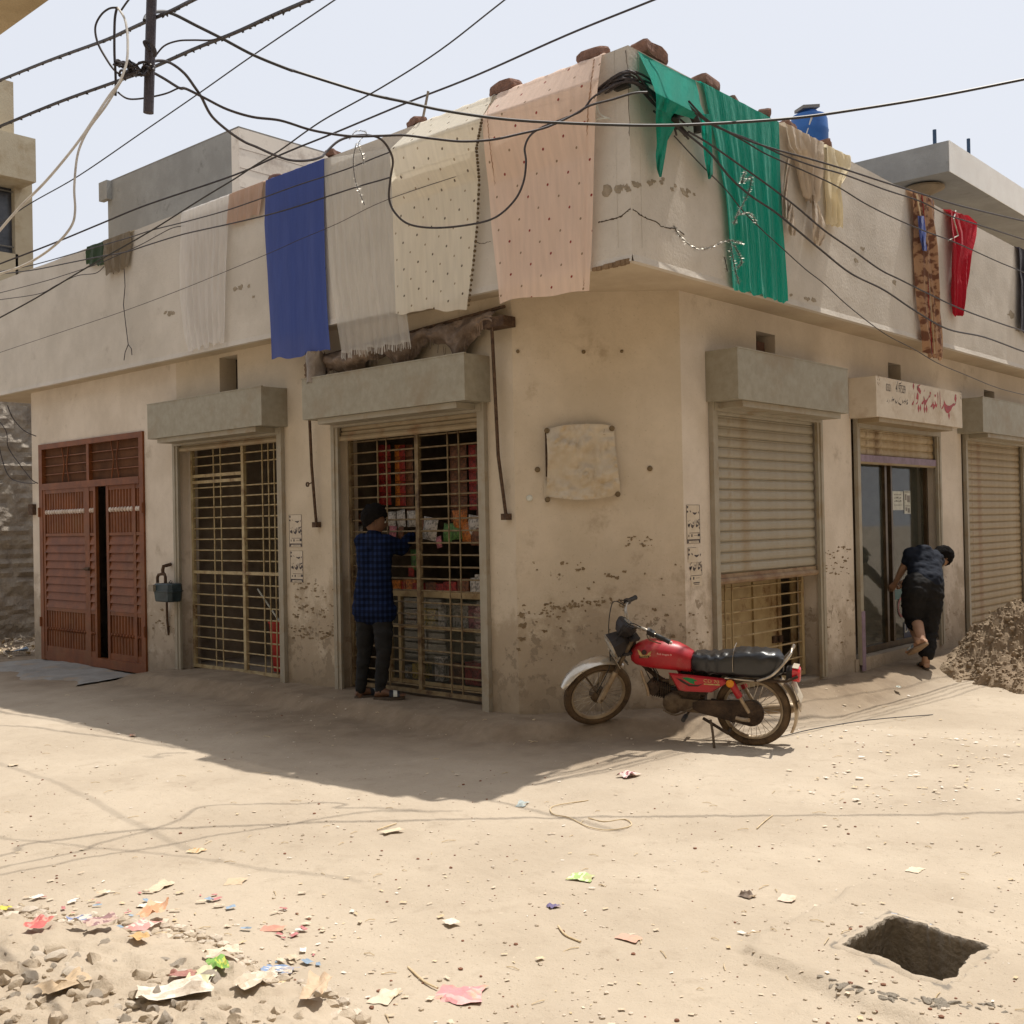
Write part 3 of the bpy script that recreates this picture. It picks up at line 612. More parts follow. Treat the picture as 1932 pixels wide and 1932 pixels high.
# stickers low on the glass
mTeal = mat('sticker_teal', lin((60, 110, 104)), lin((40, 86, 84)), rough=.4); mRedS = mat('sticker_red', lin((150, 60, 50)), lin((120, 50, 42)), rough=.4); mNavyS = mat('sticker_navy', lin((52, 60, 84)), lin((38, 44, 64)), rough=.4)
zz = lambda cy: zg(1100, cy)
build(MB().fbox(FR, ag(1056), ag(1132), dg + .004, dg + .006, zz(1392), zz(1345)), 'sticker', mTeal, gd, label='teal banner sticker on the glass')
mb = MB(); mb.lathe(FR.pt((ag(1070) + ag(1108)) / 2, dg + .005, (zz(1400) + zz(1465)) / 2), FR.n, [(.115, 0), (.115, .003), (.085, .003), (.085, 0)], 20); build(mb, 'sticker', mRedS, gd, label='red ring sticker on the glass')
s3_ = build(MB().fbox(FR, ag(1096), ag(1150), dg + .004, dg + .006, zz(1590), zz(1510)), 'sticker', mNavyS, gd, label='navy sticker with white lettering at the bottom of the glass')
def text(s, F, a, d, z, size, mt, parent, sx=1, name='lettering', shear=0, slope=0, ext=.001, align='LEFT', flip=1):
    cu = bpy.data.curves.new('t', 'FONT'); cu.body = s; cu.size = 1; cu.extrude = 0; cu.align_x = align; cu.shear = shear; cu.offset = .004
    t = bpy.data.objects.new('t', cu); COL.objects.link(t); dg_ = bpy.context.evaluated_depsgraph_get()
    me = bpy.data.meshes.new_from_object(t.evaluated_get(dg_)); bpy.data.objects.remove(t); bpy.data.curves.remove(cu)
    mb = MB()
    vs = [F.pt(a + flip * v.co.x * size * sx, d, z + v.co.y * size + slope * v.co.x * size * sx) for v in me.vertices]
    mb.add(vs, [tuple(p.vertices) for p in me.polygons])
    bpy.data.meshes.remove(me)
    return build(mb, name, mt, parent)
text('DISC', FR, ag(1098), dg + .008, zz(1560), .16, mPaper, s3_, .9)
text('DI', FR, ag(1092), dg + .008, zz(1368), .14, mPaper, gd, .9)
# speckled marble strip beside the glass and the step
def speckle():
    m = bpy.data.materials.new('speckled_marble'); m.use_nodes = True; nt = m.node_tree; N = nt.nodes; b = N['Principled BSDF']; b.inputs['Roughness'].default_value = .5
    v = N.new('ShaderNodeTexNoise'); v.inputs['Scale'].default_value = 26; v.inputs['Detail'].default_value = 5; tc = N.new('ShaderNodeTexCoord'); r = N.new('ShaderNodeValToRGB')
    r.color_ramp.elements[0].position = .40; r.color_ramp.elements[0].color = (.02, .02, .03, 1); r.color_ramp.elements[1].position = .46; r.color_ramp.elements[1].color = (.40, .40, .40, 1)
    nt.links.new(tc.outputs['Object'], v.inputs[0]); nt.links.new(v.outputs['Fac'], r.inputs[0]); nt.links.new(r.outputs[0], b.inputs['Base Color']); return m
build(MB().fbox(FR, ag(1224), ag(1262), dg - .06, dg + .05, .09, 2.5), 'marble_pilaster', speckle(), bld)
build(MB().fbox(FR, ag(1263), ag(1268) + .03, dg - .06, dg + .055, .09, 2.5), 'pilaster_edge', mDark, bld)
mb = MB(); mb.fbox(FR, 10.52, 12.80, -.23, .012, -.2, .078); build(mb, 'door_step', mWallL, bld)
# ================================================================ THINGS FIXED TO THE WALLS
# --- pharmacy sign: the shutter box painted white, hand lettered
SD = .285
sa0 = FR.px(1653, 740, SD)[0]; sa1 = FR.px(1815, 770, SD)[0]
mSignW = mat('sign_white', lin((206, 194, 176)), lin((194, 180, 160)), scale=5, rough=.6, bump=.03, c3=lin((180, 162, 138)), s3=3)
sign = thing('shop_sign', 'white box sign over the pharmacy with red Urdu lettering and a black phone number', 'shop sign', FR.pt((sa0 + sa1) / 2, 0, 2.45))
build(MB().fbox(FR, sa0, sa1, .003, SD, 2.465, 2.86), 'sign_box', mSignW, sign)
mb = MB(); mb.fbox(FR, sa0 + .1, sa1 - .25, .04, SD - .02, 2.42, 2.464); build(mb, 'sign_lip', mSlat2, sign)
mSRed = mat('sign_red', lin((168, 44, 38)), lin((140, 36, 32)), scale=20, rough=.5, bump=0)
def sg(cx, cy): return FR.px((2650 + cx / 6.9) * .62245, (1120 + cy / 6.9) * .62245, SD + .002)
def nib(F, d, strokes, mt, parent, name, conv, nibv, off=0.0):
    """calligraphy: each stroke swept with a slanted nib; stroke = [(x,y,w)...]"""
    mb = MB()
    for k, st in enumerate(strokes):
        pts = [(conv(x, y), w) for x, y, w in st]
        if len(pts) == 1:
            (a, z), w = pts[0]; r = .5 * w
            mb.add([F.pt(a - r * .55, d, z), F.pt(a, d, z - r), F.pt(a + r * .55, d, z), F.pt(a, d, z + r)], [(0, 1, 2, 3)]); continue
        dense = []
        for i in range(len(pts) - 1):
            p0 = pts[max(i - 1, 0)][0]; p1, w1 = pts[i]; p2, w2 = pts[i + 1]; p3 = pts[min(i + 2, len(pts) - 1)][0]
            for t in (0, .25, .5, .75):
                c = [.5 * (2 * p1[j] + (p2[j] - p0[j]) * t + (2 * p0[j] - 5 * p1[j] + 4 * p2[j] - p3[j]) * t * t + (-p0[j] + 3 * p1[j] - 3 * p2[j] + p3[j]) * t ** 3) for j in (0, 1)]
                dense.append((c, w1 + (w2 - w1) * t))
        dense.append((pts[-1][0], pts[-1][1]))
        P = [[], []]
        for (a, z), w in dense:
            P[0].append(F.pt(a - nibv[0] * w * .5, d + off * (k % 5) * .0002, z - nibv[1] * w * .5)); P[1].append(F.pt(a + nibv[0] * w * .5, d + off * (k % 5) * .0002, z + nibv[1] * w * .5))
        mb.grid(P)
    return build(mb, name, mt, parent)
W = .041
red = [
    # ain-be-dal
    [(1722, 560, .1 * W), (1700, 535, .6 * W), (1682, 580, 1.0 * W), (1705, 620, 1.6 * W), (1715, 660, 1.3 * W), (1690, 730, .6 * W), (1650, 740, 1.0 * W), (1600, 810, 2.0 * W), (1540, 835, 2.4 * W), (1490, 790, 1.9 * W), (1465, 700, 1.0 * W), (1460, 650, .3 * W)],
    [(1465, 700, .3 * W), (1450, 760, 1.4 * W), (1405, 822, .3 * W)],
    [(1565, 965, 2.4 * W)],
    # alif, lam lam he
    [(1370, 450, .3 * W), (1378, 600, .9 * W), (1385, 805, .7 * W)],
    [(1322, 480, .3 * W), (1335, 600, .9 * W), (1325, 710, 1.1 * W), (1300, 765, .9 * W), (1275, 690, .6 * W), (1270, 650, .2 * W)],
    [(1290, 740, .4 * W), (1245, 785, 1.6 * W), (1228, 700, .9 * W), (1232, 610, .2 * W)],
    [(1240, 690, .2 * W), (1215, 740, 1.2 * W), (1178, 778, .3 * W)],
    [(1300, 500, .2 * W), (1285, 555, .9 * W), (1262, 535, .4 * W)],
    # meem-ye-ddal
    [(1160, 475, .3 * W), (1180, 520, 1.0 * W), (1165, 570, .6 * W), (1145, 540, .4 * W), (1155, 480, .3 * W)],
    [(1150, 560, .4 * W), (1110, 640, 1.0 * W), (1065, 700, 1.8 * W), (1045, 640, 1.0 * W), (1035, 560, .2 * W)],
    [(1045, 650, .3 * W), (1030, 685, 1.3 * W), (990, 705, .4 * W)],
    [(1062, 380, .2 * W), (1055, 430, .9 * W), (1040, 460, .4 * W)],
    [(1052, 830, 2.3 * W)], [(1096, 820, 2.3 * W)],
    # kaf-wao-ze
    [(965, 320, .2 * W), (900, 370, .9 * W), (940, 430, 1.3 * W), (970, 480, 1.0 * W), (985, 410, .2 * W)],
    [(900, 480, .4 * W), (890, 545, 1.9 * W), (915, 570, 1.6 * W), (922, 640, .9 * W), (905, 690, .9 * W), (872, 722, .2 * W)],
    [(850, 480, .2 * W), (842, 600, .7 * W), (825, 690, 1.5 * W), (788, 718, .3 * W)],
    [(822, 350, 1.9 * W)], [(928, 815, 2.3 * W)], [(968, 800, 2.0 * W)],
]
nib(FR, SD + .0015, red, mSRed, sign, 'red_lettering', sg, (.45, .9), 1)
a_, z_0 = sg(240, 445); a_2, z_2 = sg(725, 540)
text('0321', FR, sg(240, 0)[0], SD + .0012, sg(240, 440)[1], .105, mPrint, sign, .62, slope=(sg(380, 455)[1] - sg(240, 440)[1]) * 0 )
text('4197539', FR, sg(440, 0)[0], SD + .0012, sg(440, 465)[1] + .0, .115, mPrint, sign, .62)
B_ = .010
sm = [[(575, 235, B_), (560, 285, B_ * 1.4), (515, 298, B_)], [(490, 295, B_ * 2)], [(500, 255, B_), (480, 270, B_)],
      [(395, 565, B_), (380, 600, B_ * 1.5), (350, 680, B_ * 1.3)], [(340, 575, B_), (325, 640, B_ * 1.5), (300, 700, B_)], [(290, 610, B_), (285, 650, B_ * 1.6), (265, 668, B_)],
      [(375, 640, B_), (420, 620, B_ * 1.6), (385, 665, B_)], [(440, 640, B_), (460, 700, B_ * 1.7), (490, 650, B_), (500, 600, B_ * .8)], [(545, 575, B_), (520, 640, B_ * 1.5), (510, 700, B_ * 1.4), (560, 735, B_ * 1.5), (575, 690, B_)],
      [(590, 640, B_), (600, 700, B_ * 1.6), (625, 660, B_), (650, 680, B_ * 1.5), (632, 720, B_)], [(660, 610, B_), (655, 700, B_ * 1.5)], [(700, 640, B_ * 1.6), (680, 660, B_), (700, 715, B_ * 1.4), (670, 720, B_)]]
nib(FR, SD + .0012, sm, mPrint, sign, 'small_lettering', sg, (.5, .85), 1)
orn = MB()
for (cx, cy) in ((90, 230), (1815, 540)):
    a, z = sg(cx, cy)
    for k in range(7):
        t = k * .9; orn.tube([FR.pt(a + .02 * math.cos(t), SD + .001, z + .035 * math.sin(t)), FR.pt(a + .028 * math.cos(t + .5), SD + .001, z + .05 * math.sin(t + .4))], .0018, 4)
build(orn, 'corner_flourish', mat('faded_ink', lin((118, 104, 92)), lin((140, 124, 110)), bump=0), sign, kind='stuff')
# --- stencilled bills
mBill = mat('bill_paper', lin((204, 192, 174)), lin((190, 176, 156)), scale=12, rough=.9, bump=.04)
mInk = mat('bill_ink', (.05, .04, .05), (.13, .11, .10), scale=50, rough=.9, bump=0)
def bill(F, p, lab, torn=False):
    """p: four photo pixels tl,tr,br,bl"""
    (a0, z1), (a1, _), (_a, z0), _ = [F.px(*q, 0) for q in p]
    lo, hi = a0, a1; d = .003
    t = thing('printed_bill', lab, 'poster', F.pt((lo + hi) / 2, 0, z0), 'house-for-sale bills pasted on the piers')
    paper = MB()
    if not torn: paper.fbox(F, lo, hi, .0005, d, z0, z1)
    else:
        paper.fbox(F, lo, lo + (hi - lo) * .75, .0005, d, z0 + (z1 - z0) * .62, z1); paper.fbox(F, lo + (hi - lo) * .2, hi, .0005, d, z0 + (z1 - z0) * .0, z0 + (z1 - z0) * .60)
    build(paper, 'paper', mBill, t)
    w = hi - lo; h = z1 - z0; c = lambda u, v: (lo + w * u, z1 - h * v)
    e = .006; q = e / abs(w)
    mb = MB(); dd = d + .0006
    def bx(u0, v0, u1, v1): 
        (x0, y0), (x1, y1) = c(u0, v0), c(u1, v1); mb.fbox(F, min(x0, x1), max(x0, x1), d, dd, min(y0, y1), max(y0, y1))
    if not torn: bx(0, 0, 1, .008); bx(0, .992, 1, 1); bx(0, .008, .03, .992); bx(.97, .008, 1, .992)
    else: bx(0, 0, .6, .008); bx(0, .008, .03, .3); bx(.97, .45, 1, .72)
    bx(.05, .03, .14, .09); bx(.02, .15, .13, .20)                                # little figure
    if not torn or True: bx(.2, .72, .95, .735)
    bx(.82, .75, .98, .82) if not torn else None; bx(.55, .79, .8, .80); bx(.33, .76, .42, .83); bx(.12, .77, .18, .83)
    if not torn: bx(.03, .89, .97, .93); bx(.03, .93, .14, .985); bx(.88, .93, .97, .985); bx(.3, .955, .8, .965)
    else: bx(.35, .9, .8, .93); bx(.4, .95, .78, .965)
    build(mb, 'printed_rules', mInk, t, kind='stuff')
    S_ = abs(w) * .09
    k = [[(.98, .38, S_ * .3), (.80, .42, S_ * .9), (.88, .47, S_ * 1.1), (.86, .53, S_ * 1.2), (.74, .55, S_ * 1.4), (.70, .50, S_ * .5)], [(.74, .39, S_ * .7), (.72, .50, S_ * 1.0)],
         [(.62, .40, S_ * .6), (.60, .50, S_ * 1.1), (.48, .565, S_ * 1.7), (.36, .54, S_ * 1.2), (.36, .49, S_ * .3)], [(.49, .47, S_ * 1.6)], [(.94, .60, S_ * 1.3)],
         [(.80, .20, S_ * .4), (.64, .23, S_ * 1.3), (.46, .20, S_ * .3)], [(.90, .20, S_ * 1.3)], [(.95, .46, S_), (.92, .52, S_ * 1.4), (.97, .5, S_ * .5)], [(.25, .15, S_ * .6), (.34, .19, S_ * .6)],
         [(.10, .54, S_), (.25, .50, S_ * 1.3), (.2, .56, S_ * 1.3), (.1, .5, S_ * .8)], [(.15, .42, S_ * .8)], [(.25, .40, S_ * .8)]]
    nib(F, dd, k, mInk, t, 'urdu_lettering', c, (.55, .83), 1)
    return t
def c8(x, y): return ((860 + x / 8.05) * .62245, (1540 + y / 8.05) * .62245)
def c9(x, y): return ((2060 + x / 7.156) * .62245, (1510 + y / 7.156) * .62245)
bill(FL, [c8(130, 165), c8(440, 155), c8(465, 950), c8(165, 960)], 'upper of two printed bills pasted on the pier left of the snack shop')
bill(FL, [c8(160, 1040), c8(470, 1030), c8(480, 1820), c8(190, 1830)], 'lower of two printed bills pasted on the pier left of the snack shop')
bill(FR, [c9(135, 145), c9(425, 132), c9(455, 975), c9(175, 985)], 'upper printed bill pasted on the right corner pier beside the grey shutter')
bill(FR, [c9(170, 1075), c9(470, 1065), c9(510, 1890), c9(230, 1900)], 'torn lower printed bill on the right corner pier beside the grey shutter', torn=True)
# --- crumpled sheet screwed to the chamfer
def qt(x, y): return ((1640 + x / 7.43) * .62245, (1270 + y / 7.43) * .62245)
tl, tr_, br, bl_ = [FC.px(*qt(*p), .02) for p in ((110, 225), (1640, 150), (1800, 1700), (110, 1740))]
sh = thing('blank_sheet', 'crumpled blank buff banner screwed by its corners to the chamfered wall', 'banner', FC.pt((tl[0] + tr_[0]) / 2, 0, bl_[1]))
P = []; n = 46
for j in range(n + 1):
    row = []; t = j / n
    for i in range(n + 1):
        u = i / n
        a = (tl[0] * (1 - u) + tr_[0] * u) * (1 - t) + (bl_[0] * (1 - u) + br[0] * u) * t
        z = (tl[1] * (1 - u) + tr_[1] * u) * (1 - t) + (bl_[1] * (1 - u) + br[1] * u) * t
        z += .02 * math.sin(u * math.pi) * (1 - t) - .035 * math.sin(u * math.pi) * t * (1 if u < .9 else 0)
        a -= .022 * math.sin(t * math.pi) * (1 - 2 * u) * -.5
        rid = abs(noise.noise(V(u * 3 + t * 3, t * 3.5 - u * 2, 2))) + .5 * abs(noise.noise(V(u * 9, t * 10 + u * 5, 7)))
        d1 = abs((t - (u * 1.35))) * 3; d2_ = abs((1 - u) * 1.0 - t * 1.2) * 4
        crease = .018 * math.exp(-d1 * d1) * (1 - t) + .015 * math.exp(-d2_ * d2_) * (1 - t)
        cd_ = min(math.hypot(u - x, t - y) for x, y in ((0, 0), (1, 0), (1, 1), (0, 1)))
        row.append(FC.pt(a, .012 + min(1, cd_ * 5) * (.010 + .075 * rid ** 1.3 + .045 * abs(math.sin(3 * (u * .9 + t * 1.1) + 2 * noise.noise(V(u * 2, t * 2, 5)))) ** 3 + 2.2 * crease), z))
    P.append(row)
mSheet = mat('buff_sheet', lin((196, 184, 164)), lin((184, 170, 148)), scale=7, rough=.7, bump=.08, bscale=30, c3=lin((186, 166, 136)), s3=4)
mb = MB(); mb.grid(P); build(mb, 'sheet', mSheet, sh, smooth=True)
mScrew = mat('screw_cap', lin((118, 100, 72)), lin((92, 76, 54)), rough=.6)
for p in ((130, 262), (1595, 215), (1727, 1695), (145, 1815)):
    a, z = FC.px(*qt(*p), .03); build(MB().lathe(FC.pt(a, .012, z), FC.n, [(.020, 0), (.022, .028), (.016, .036), (0, .036)], 12), 'washer', mScrew, sh)
S2 = .009
cvt = lambda x, y: FC.px(*qt(x, y), .055)
nib(FC, .062, [[(1280, 225, S2), (1190, 330, S2), (1110, 435, S2 * 1.2)], [(1210, 300, S2), (1215, 355, S2)], [(980, 280, S2), (985, 390, S2), (1050, 410, S2), (1070, 380, S2)], [(1020, 470, S2 * 2)],
               [(930, 330, S2), (900, 420, S2), (830, 420, S2), (770, 480, S2)], [(850, 370, S2 * 2)], [(735, 365, S2), (700, 520, S2)], [(655, 385, S2), (640, 440, S2), (590, 430, S2)], [(620, 495, S2 * 1.5)], [(510, 410, S2), (560, 450, S2), (470, 525, S2)], [(1430, 225, S2), (1410, 340, S2), (1460, 350, S2)]],
    mat('faded_writing', lin((122, 100, 76)), lin((140, 118, 92)), bump=0), sh, 'faded_lettering', cvt, (.5, .85), 1)
tape = MB(); a, z1 = FC.px(*qt(110, 280), .01); z0 = FC.px(*qt(120, 1300), .01)[1]; tape.fbox(FC, a - .008, a + .012, .002, .02, z0, z1); build(tape, 'batten_strip', mRust, sh)
a, z0 = FC.px(*qt(140, 1780), .01); tape = MB(); tape.fbox(FC, a - .025, a + .025, .002, .012, z0, z0 + .14); build(tape, 'white_tab', mSheet, sh)
# bolts left in the plaster
for k, (x, y, r_, lab) in enumerate([(1014, 886, .022, 'rusty bolt head in the plaster left of the blank banner'), (1226, 884, .022, 'rusty bolt head in the plaster right of the blank banner'), (999, 940, .026, 'pale plastic plug below left of the blank banner'),
                                (977, 663, .014, 'small nail high on the chamfer, leftmost of the row under the soffit'), (1101, 664, .016, 'small nail high on the chamfer, middle of the row under the soffit'), (1173, 663, .013, 'small nail high on the chamfer, rightmost of the row under the soffit')]):
    a, z = FC.px(x, y); build(MB().lathe(FC.pt(a, 0, z), FC.n, [(r_, -.01), (r_, .008), (r_ * .7, .016), (0, .018)], 10), 'bolt_head', mScrew if k != 2 else mPaper, None, at=FC.pt(a, 0, z), label=lab, category='bolt')
# --- gas meter
def qm(x, y): return ((430 + x / 4.83) * .62245, (1680 + y / 4.83) * .62245)
mM = lambda x, y, d=.1: FL.pt(FL.px(*qm(x, y), d)[0], d, FL.px(*qm(x, y), d)[1])
gm = thing('gas_meter', 'dark teal gas meter with rusty pipes on the pier right of the brown gate', 'gas meter', mM(300, 710, 0))
mTealM = mat('meter_teal', lin((56, 70, 74)), lin((40, 50, 54)), scale=8, rough=.5, bump=.05)
a0, z1 = FL.px(*qm(170, 425), .18); a1, z0 = FL.px(*qm(430, 705), .18)
mb = MB()
am, w_ = (a0 + a1) / 2, abs(a0 - a1) / 2
zm = z1 - (z1 - z0) * .42
prof = lambda k, z: [FL.pt(am + w_ * k * x, .11 + .09 * k * y, z) for x, y in ((-1, -.6), (-.8, -1), (.8, -1), (1, -.6), (1, .6), (.8, 1), (-.8, 1), (-1, .6))]
mb.grid([prof(.86, z1), prof(.95, z1 - .01), prof(.98, zm + .008), prof(1.05, zm + .006), prof(1.05, zm - .006), prof(.98, zm - .008), prof(.90, z0 + .01), prof(.84, z0)], True)
mb.add(prof(.86, z1), [tuple(range(8))]); mb.add(prof(.84, z0), [tuple(range(8))[::-1]])
build(mb, 'meter_case', mTealM, gm)
c_ = mM(165, 495, .2); build(MB().obox(c_, FL.u * .05, FL.n * .03, V(0, 0, .035)), 'index_box', mat('index_grey', lin((150, 138, 120)), lin((120, 108, 92)), rough=.4), gm)
build(MB().tube([mM(230, 420, .12), mM(228, 340, .12), mM(245, 300, .12), mM(280, 290, .12), mM(330, 290, .12), mM(345, 330, .12), mM(345, 420, .12)], .017, 8), 'pipe', mRust, gm)
build(MB().tube([mM(310, 290, .12), mM(305, 230, .12), mM(318, 175, .12), mM(360, 165, .09), mM(430, 145, -.01)], .019, 8), 'pipe', mRust, gm)
build(MB().tube([mM(365, 700, .05), mM(368, 830, .03), mM(372, 980, .02), mM(385, 1100, .015), mM(395, 1180, .0)], .013, 8), 'pipe', mRust, gm)
mb = MB()
for k in range(9):
    p = mM(430 + 14 * (k % 4), 380 + k * 18, .13); q = mM(480 + 20 * (k % 3), 440 + 30 * (k % 5), .08); mb.tube([p, (p + q) / 2 + FL.n * .05, q], .005, 5)
build(mb, 'seal_wires', mWireG, gm, kind='stuff')
# --- rolled awning over the snack shop box with its two arms
mTarp = mat('awning_tarp', lin((122, 106, 92)), lin((96, 80, 68)), scale=6, rough=.9, bump=.4, bscale=18, bdist=.03, c3=lin((150, 130, 114)), s3=3)
def q6(x, y): return ((850 + x / 2.76) * .62245, (850 + y / 2.76) * .62245)
aw = thing('rolled_awning', 'dirty canvas awning bundled up on its pole above the snack shop shutter box', 'awning', FL.pt(1.3, .1, 2.84))
la_, lz = FL.px(*q6(170, 720), .25); ra_, rz = FL.px(*q6(1800, 300), .10)
P = []; n = 60
for j in range(15):
    row = []; v = j / 14
    for i in range(n + 1):
        u = i / n; a = la_ + (ra_ - la_) * u; zt_l = 3.06 + .12 * u; sag = .05 * math.sin(u * 17 + 1) + .04 * math.sin(u * 31)
        ze = 2.80 + .20 * abs(math.sin(u * 11 + .4)) * (.4 + u) + .02 * math.sin(u * 60)
        z = zt_l + (ze - zt_l) * v; d = .05 + .17 * math.sin(v * math.pi * .75 + .35) + .05 * noise.noise(V(u * 22, v * 3, 4)) + .03 * noise.noise(V(u * 50, v * 6, 9))
        d *= (1 - .35 * u)
        row.append(FL.pt(a, max(.01, d), z + .02 * noise.noise(V(u * 20, v * 4, 8))))
    P.append(row)
mb = MB(); mb.grid(P); build(mb, 'canvas', mTarp, aw, smooth=True)
build(MB().tube([FL.pt(la_ + .1, .06, 3.06), FL.pt(ra_ - .06, .06, 3.20)], .014, 8), 'pole', mRust, aw)
mb = MB(); rnd.seed(3)
for k in range(70):
    u = rnd.random(); a = la_ + (ra_ - la_) * u; z = 2.80 + .20 * abs(math.sin(u * 11 + .4)) * (.4 + u); p = FL.pt(a, (.2 + .05 * rnd.random()) * (1 - .4 * u), z + .02); mb.tube([p, p + V(rnd.uniform(-.01, .01), rnd.uniform(-.01, .01), -.03 - .07 * rnd.random())], .0025, 4)
build(mb, 'fringe_threads', mTarp, aw, kind='stuff')
mb = MB(); a, z = FL.px(*q6(235, 720), .3); mb.grid([[FL.pt(a + .10 * math.cos(t) * (1 + .2 * math.sin(3 * t + k)), .22 + .08 * math.sin(t), z + .13 - k * .07 + .02 * math.sin(5 * t)) for t in np.linspace(0, 2 * math.pi, 14, endpoint=False)] for k in range(5)], True); build(mb, 'bundled_end', mat('plastic_bundle', lin((140, 128, 116)), lin((108, 96, 84)), rough=.4, bump=.4, bscale=20), aw, smooth=True)
mb = MB(); a, z = FL.px(*q6(1840, 340), .12); mb.fbox(FL, a - .05, a + .18, .0, .14, z - .04, z + .04); build(mb, 'bracket', mRust, aw)
for lab, pts, in (('rusty awning arm hanging on the pier left of the snack shop', [((583, 770), .10), ((588, 880), .07), ((594, 955), .05), ((597, 990), .035)]), ('rusty awning arm hanging on the pier right of the snack shop', [((927, 600), .12), ((932, 700), .09), ((940, 860), .06), ((955, 975), .035)])):
    w_p = [FL.pt(FL.px(*p, d)[0], d, FL.px(*p, d)[1]) for p, d in pts]
    t = thing('awning_arm', lab, 'awning arm', w_p[-1], 'folded awning arms beside the snack shop')
    build(MB().tube(w_p, .014, 8), 'tube', mRust, t)
    e = w_p[-1]; build(MB().obox(e, FL.u * .03, FL.n * .03, V(0, 0, .025)), 'foot_plate', mRust, t)
    if pts[0][0][0] < 700:
        p = FL.pt(FL.px(581, 914, .08)[0], .08, FL.px(581, 914, .08)[1]); mb = MB(); mb.tube([w_p[1] - V(0, 0, .15), p], .006, 6); mb.lathe(p, FL.n, [(.012, 0), (.024, 0), (.024, .01), (.012, .01), (.012, 0)], 12); build(mb, 'eye_ring', mRust, t)
# --- loose bricks lying on the parapet
def brick_mesh(seed):
    rnd.seed(seed); mb = MB(); n = 4; hx_, hy_, hz_ = .115, .056, .036
    for ax in range(3):
        for sg_ in (-1, 1):
            P = []
            for i in range(n + 1):
                row = []
                for j in range(n + 1):
                    p = [0, 0, 0]; p[ax] = sg_; p[(ax + 1) % 3] = -1 + 2 * i / n; p[(ax + 2) % 3] = -1 + 2 * j / n
                    v = V(p[0] * hx_, p[1] * hy_, p[2] * hz_); k = noise.noise_vector(v * 14 + V(seed * 3.1, 0, 0)) * .014
                    cr_n = sum(abs(c) > .99 for c in p); v = v * (1 - .05 * (cr_n >= 2) - .06 * (cr_n == 3)) + k; row.append(v)
                P.append(row if sg_ > 0 else row[::-1])
            mb.grid(P)
    return mb.mesh('brick', mBrick, smooth=False)
bms = [brick_mesh(k) for k in range(4)]
def pbrick(F, x, y, lab, k, rz, sc=1.0):
    a, z = F.px(x, y, -.05); p = F.pt(a, -.06, ZT + .036 * sc)
    o = again(bms[k % 4], 'loose_brick', None, p, label=lab, category='brick', group='loose bricks weighing down cloths on the parapet'); o.rotation_euler = (0, 0, rz); sc *= .84; o.scale = (sc, sc, sc)
for i, a in enumerate([(FP, 517, 333, 'small broken brick on the parapet just left of the blue cloth', .8), (FP, 628, 290, 'brick on the parapet just right of the blue cloth', 1.0), (FP, 784, 230, 'brick standing on the left parapet beside the stick', 1.1), (FP, 952, 165, 'long brick on the parapet between the cream and the pink cloth', 1.35), (FP, 1118, 104, 'rough brick on the parapet nearest the corner, on the pink cloth', 1.25)]):
    pbrick(a[0], a[1], a[2], a[3], i, (1.4, .4, 1.2, 1.45, 1.5)[i], a[4])
for i, a in enumerate([(1225, 103, 'large grey brick on the right parapet next to the corner', 1.6, 0.1), (1333, 156, 'flat brick on the right parapet above the green cloth', 1.4, .1), (1443, 214, 'rounded brick end on the right parapet at the right edge of the green cloth', 1.1, .6), (1487, 226, 'thin flat brick on the parapet in front of the blue tank', 1.2, .2), (1557, 272, 'reddish brick on the parapet above the pale yellow rag', 1.3, .4), (1384, 204, 'dark brick end poking up behind the green cloth', .8, .3)]):
    pbrick(FQ, a[0], a[1], a[2], i + 1, a[4], a[3])
p = FP.pt(FP.px(795, 235, -.05)[0], -.05, ZT); q = FP.pt(FP.px(808, 172, -.05)[0], -.05, FP.px(808, 172, -.05)[1])
build(MB().tube([p, q], .012, 6), 'wooden_stick', mat('stick_grey', lin((170, 160, 150)), lin((130, 120, 110))), None, at=p, label='thin grey stick propped upright on the left parapet', category='stick')
# conduit and wires at the far left jamb
mb = MB(); mb.fbox(FL, 8.40, 8.52, .0, .05, 1.72, 1.86); sb = build(mb, 'switch_box', mRust, None, at=FL.pt(8.45, 0, 1.8), label='small rusty switch box at the left end of the shop wall beside the gate', category='switch box')
# ---------------------------------------------------------------- cracks, bare patches and scuffs in the plaster
mBare = mat('bare_plaster_grey', lin((162, 150, 132)), lin((136, 124, 106)), scale=14, rough=1, bump=.6, bscale=60)
mScuff = mat('scuffed_plaster', lin((140, 122, 96)), lin((116, 98, 76)), scale=20, rough=1, bump=.5, bscale=70)
mCrackM = mat('crack_dark', lin((84, 72, 60)), lin((66, 56, 46)))
def disp_par(a, z, edge=None):
    i = min(1, abs(a - (edge or 0)) / .6); return i * (.007 * noise.noise(V(a * 1.1, z * 1.3, 5)) + .003 * noise.noise(V(a * 5, z * 5, 2)))
def disp_ch(a, z):
    t = a / CH; d = .006 * noise.noise(V(t * 3, z * 1.6, 3.3)) + .004 * noise.noise(V(t * 9, z * 6, 1.3))
    return d + (.012 * max(0, noise.noise(V(t * 5, z * 4, 9))) if z < .75 else 0)
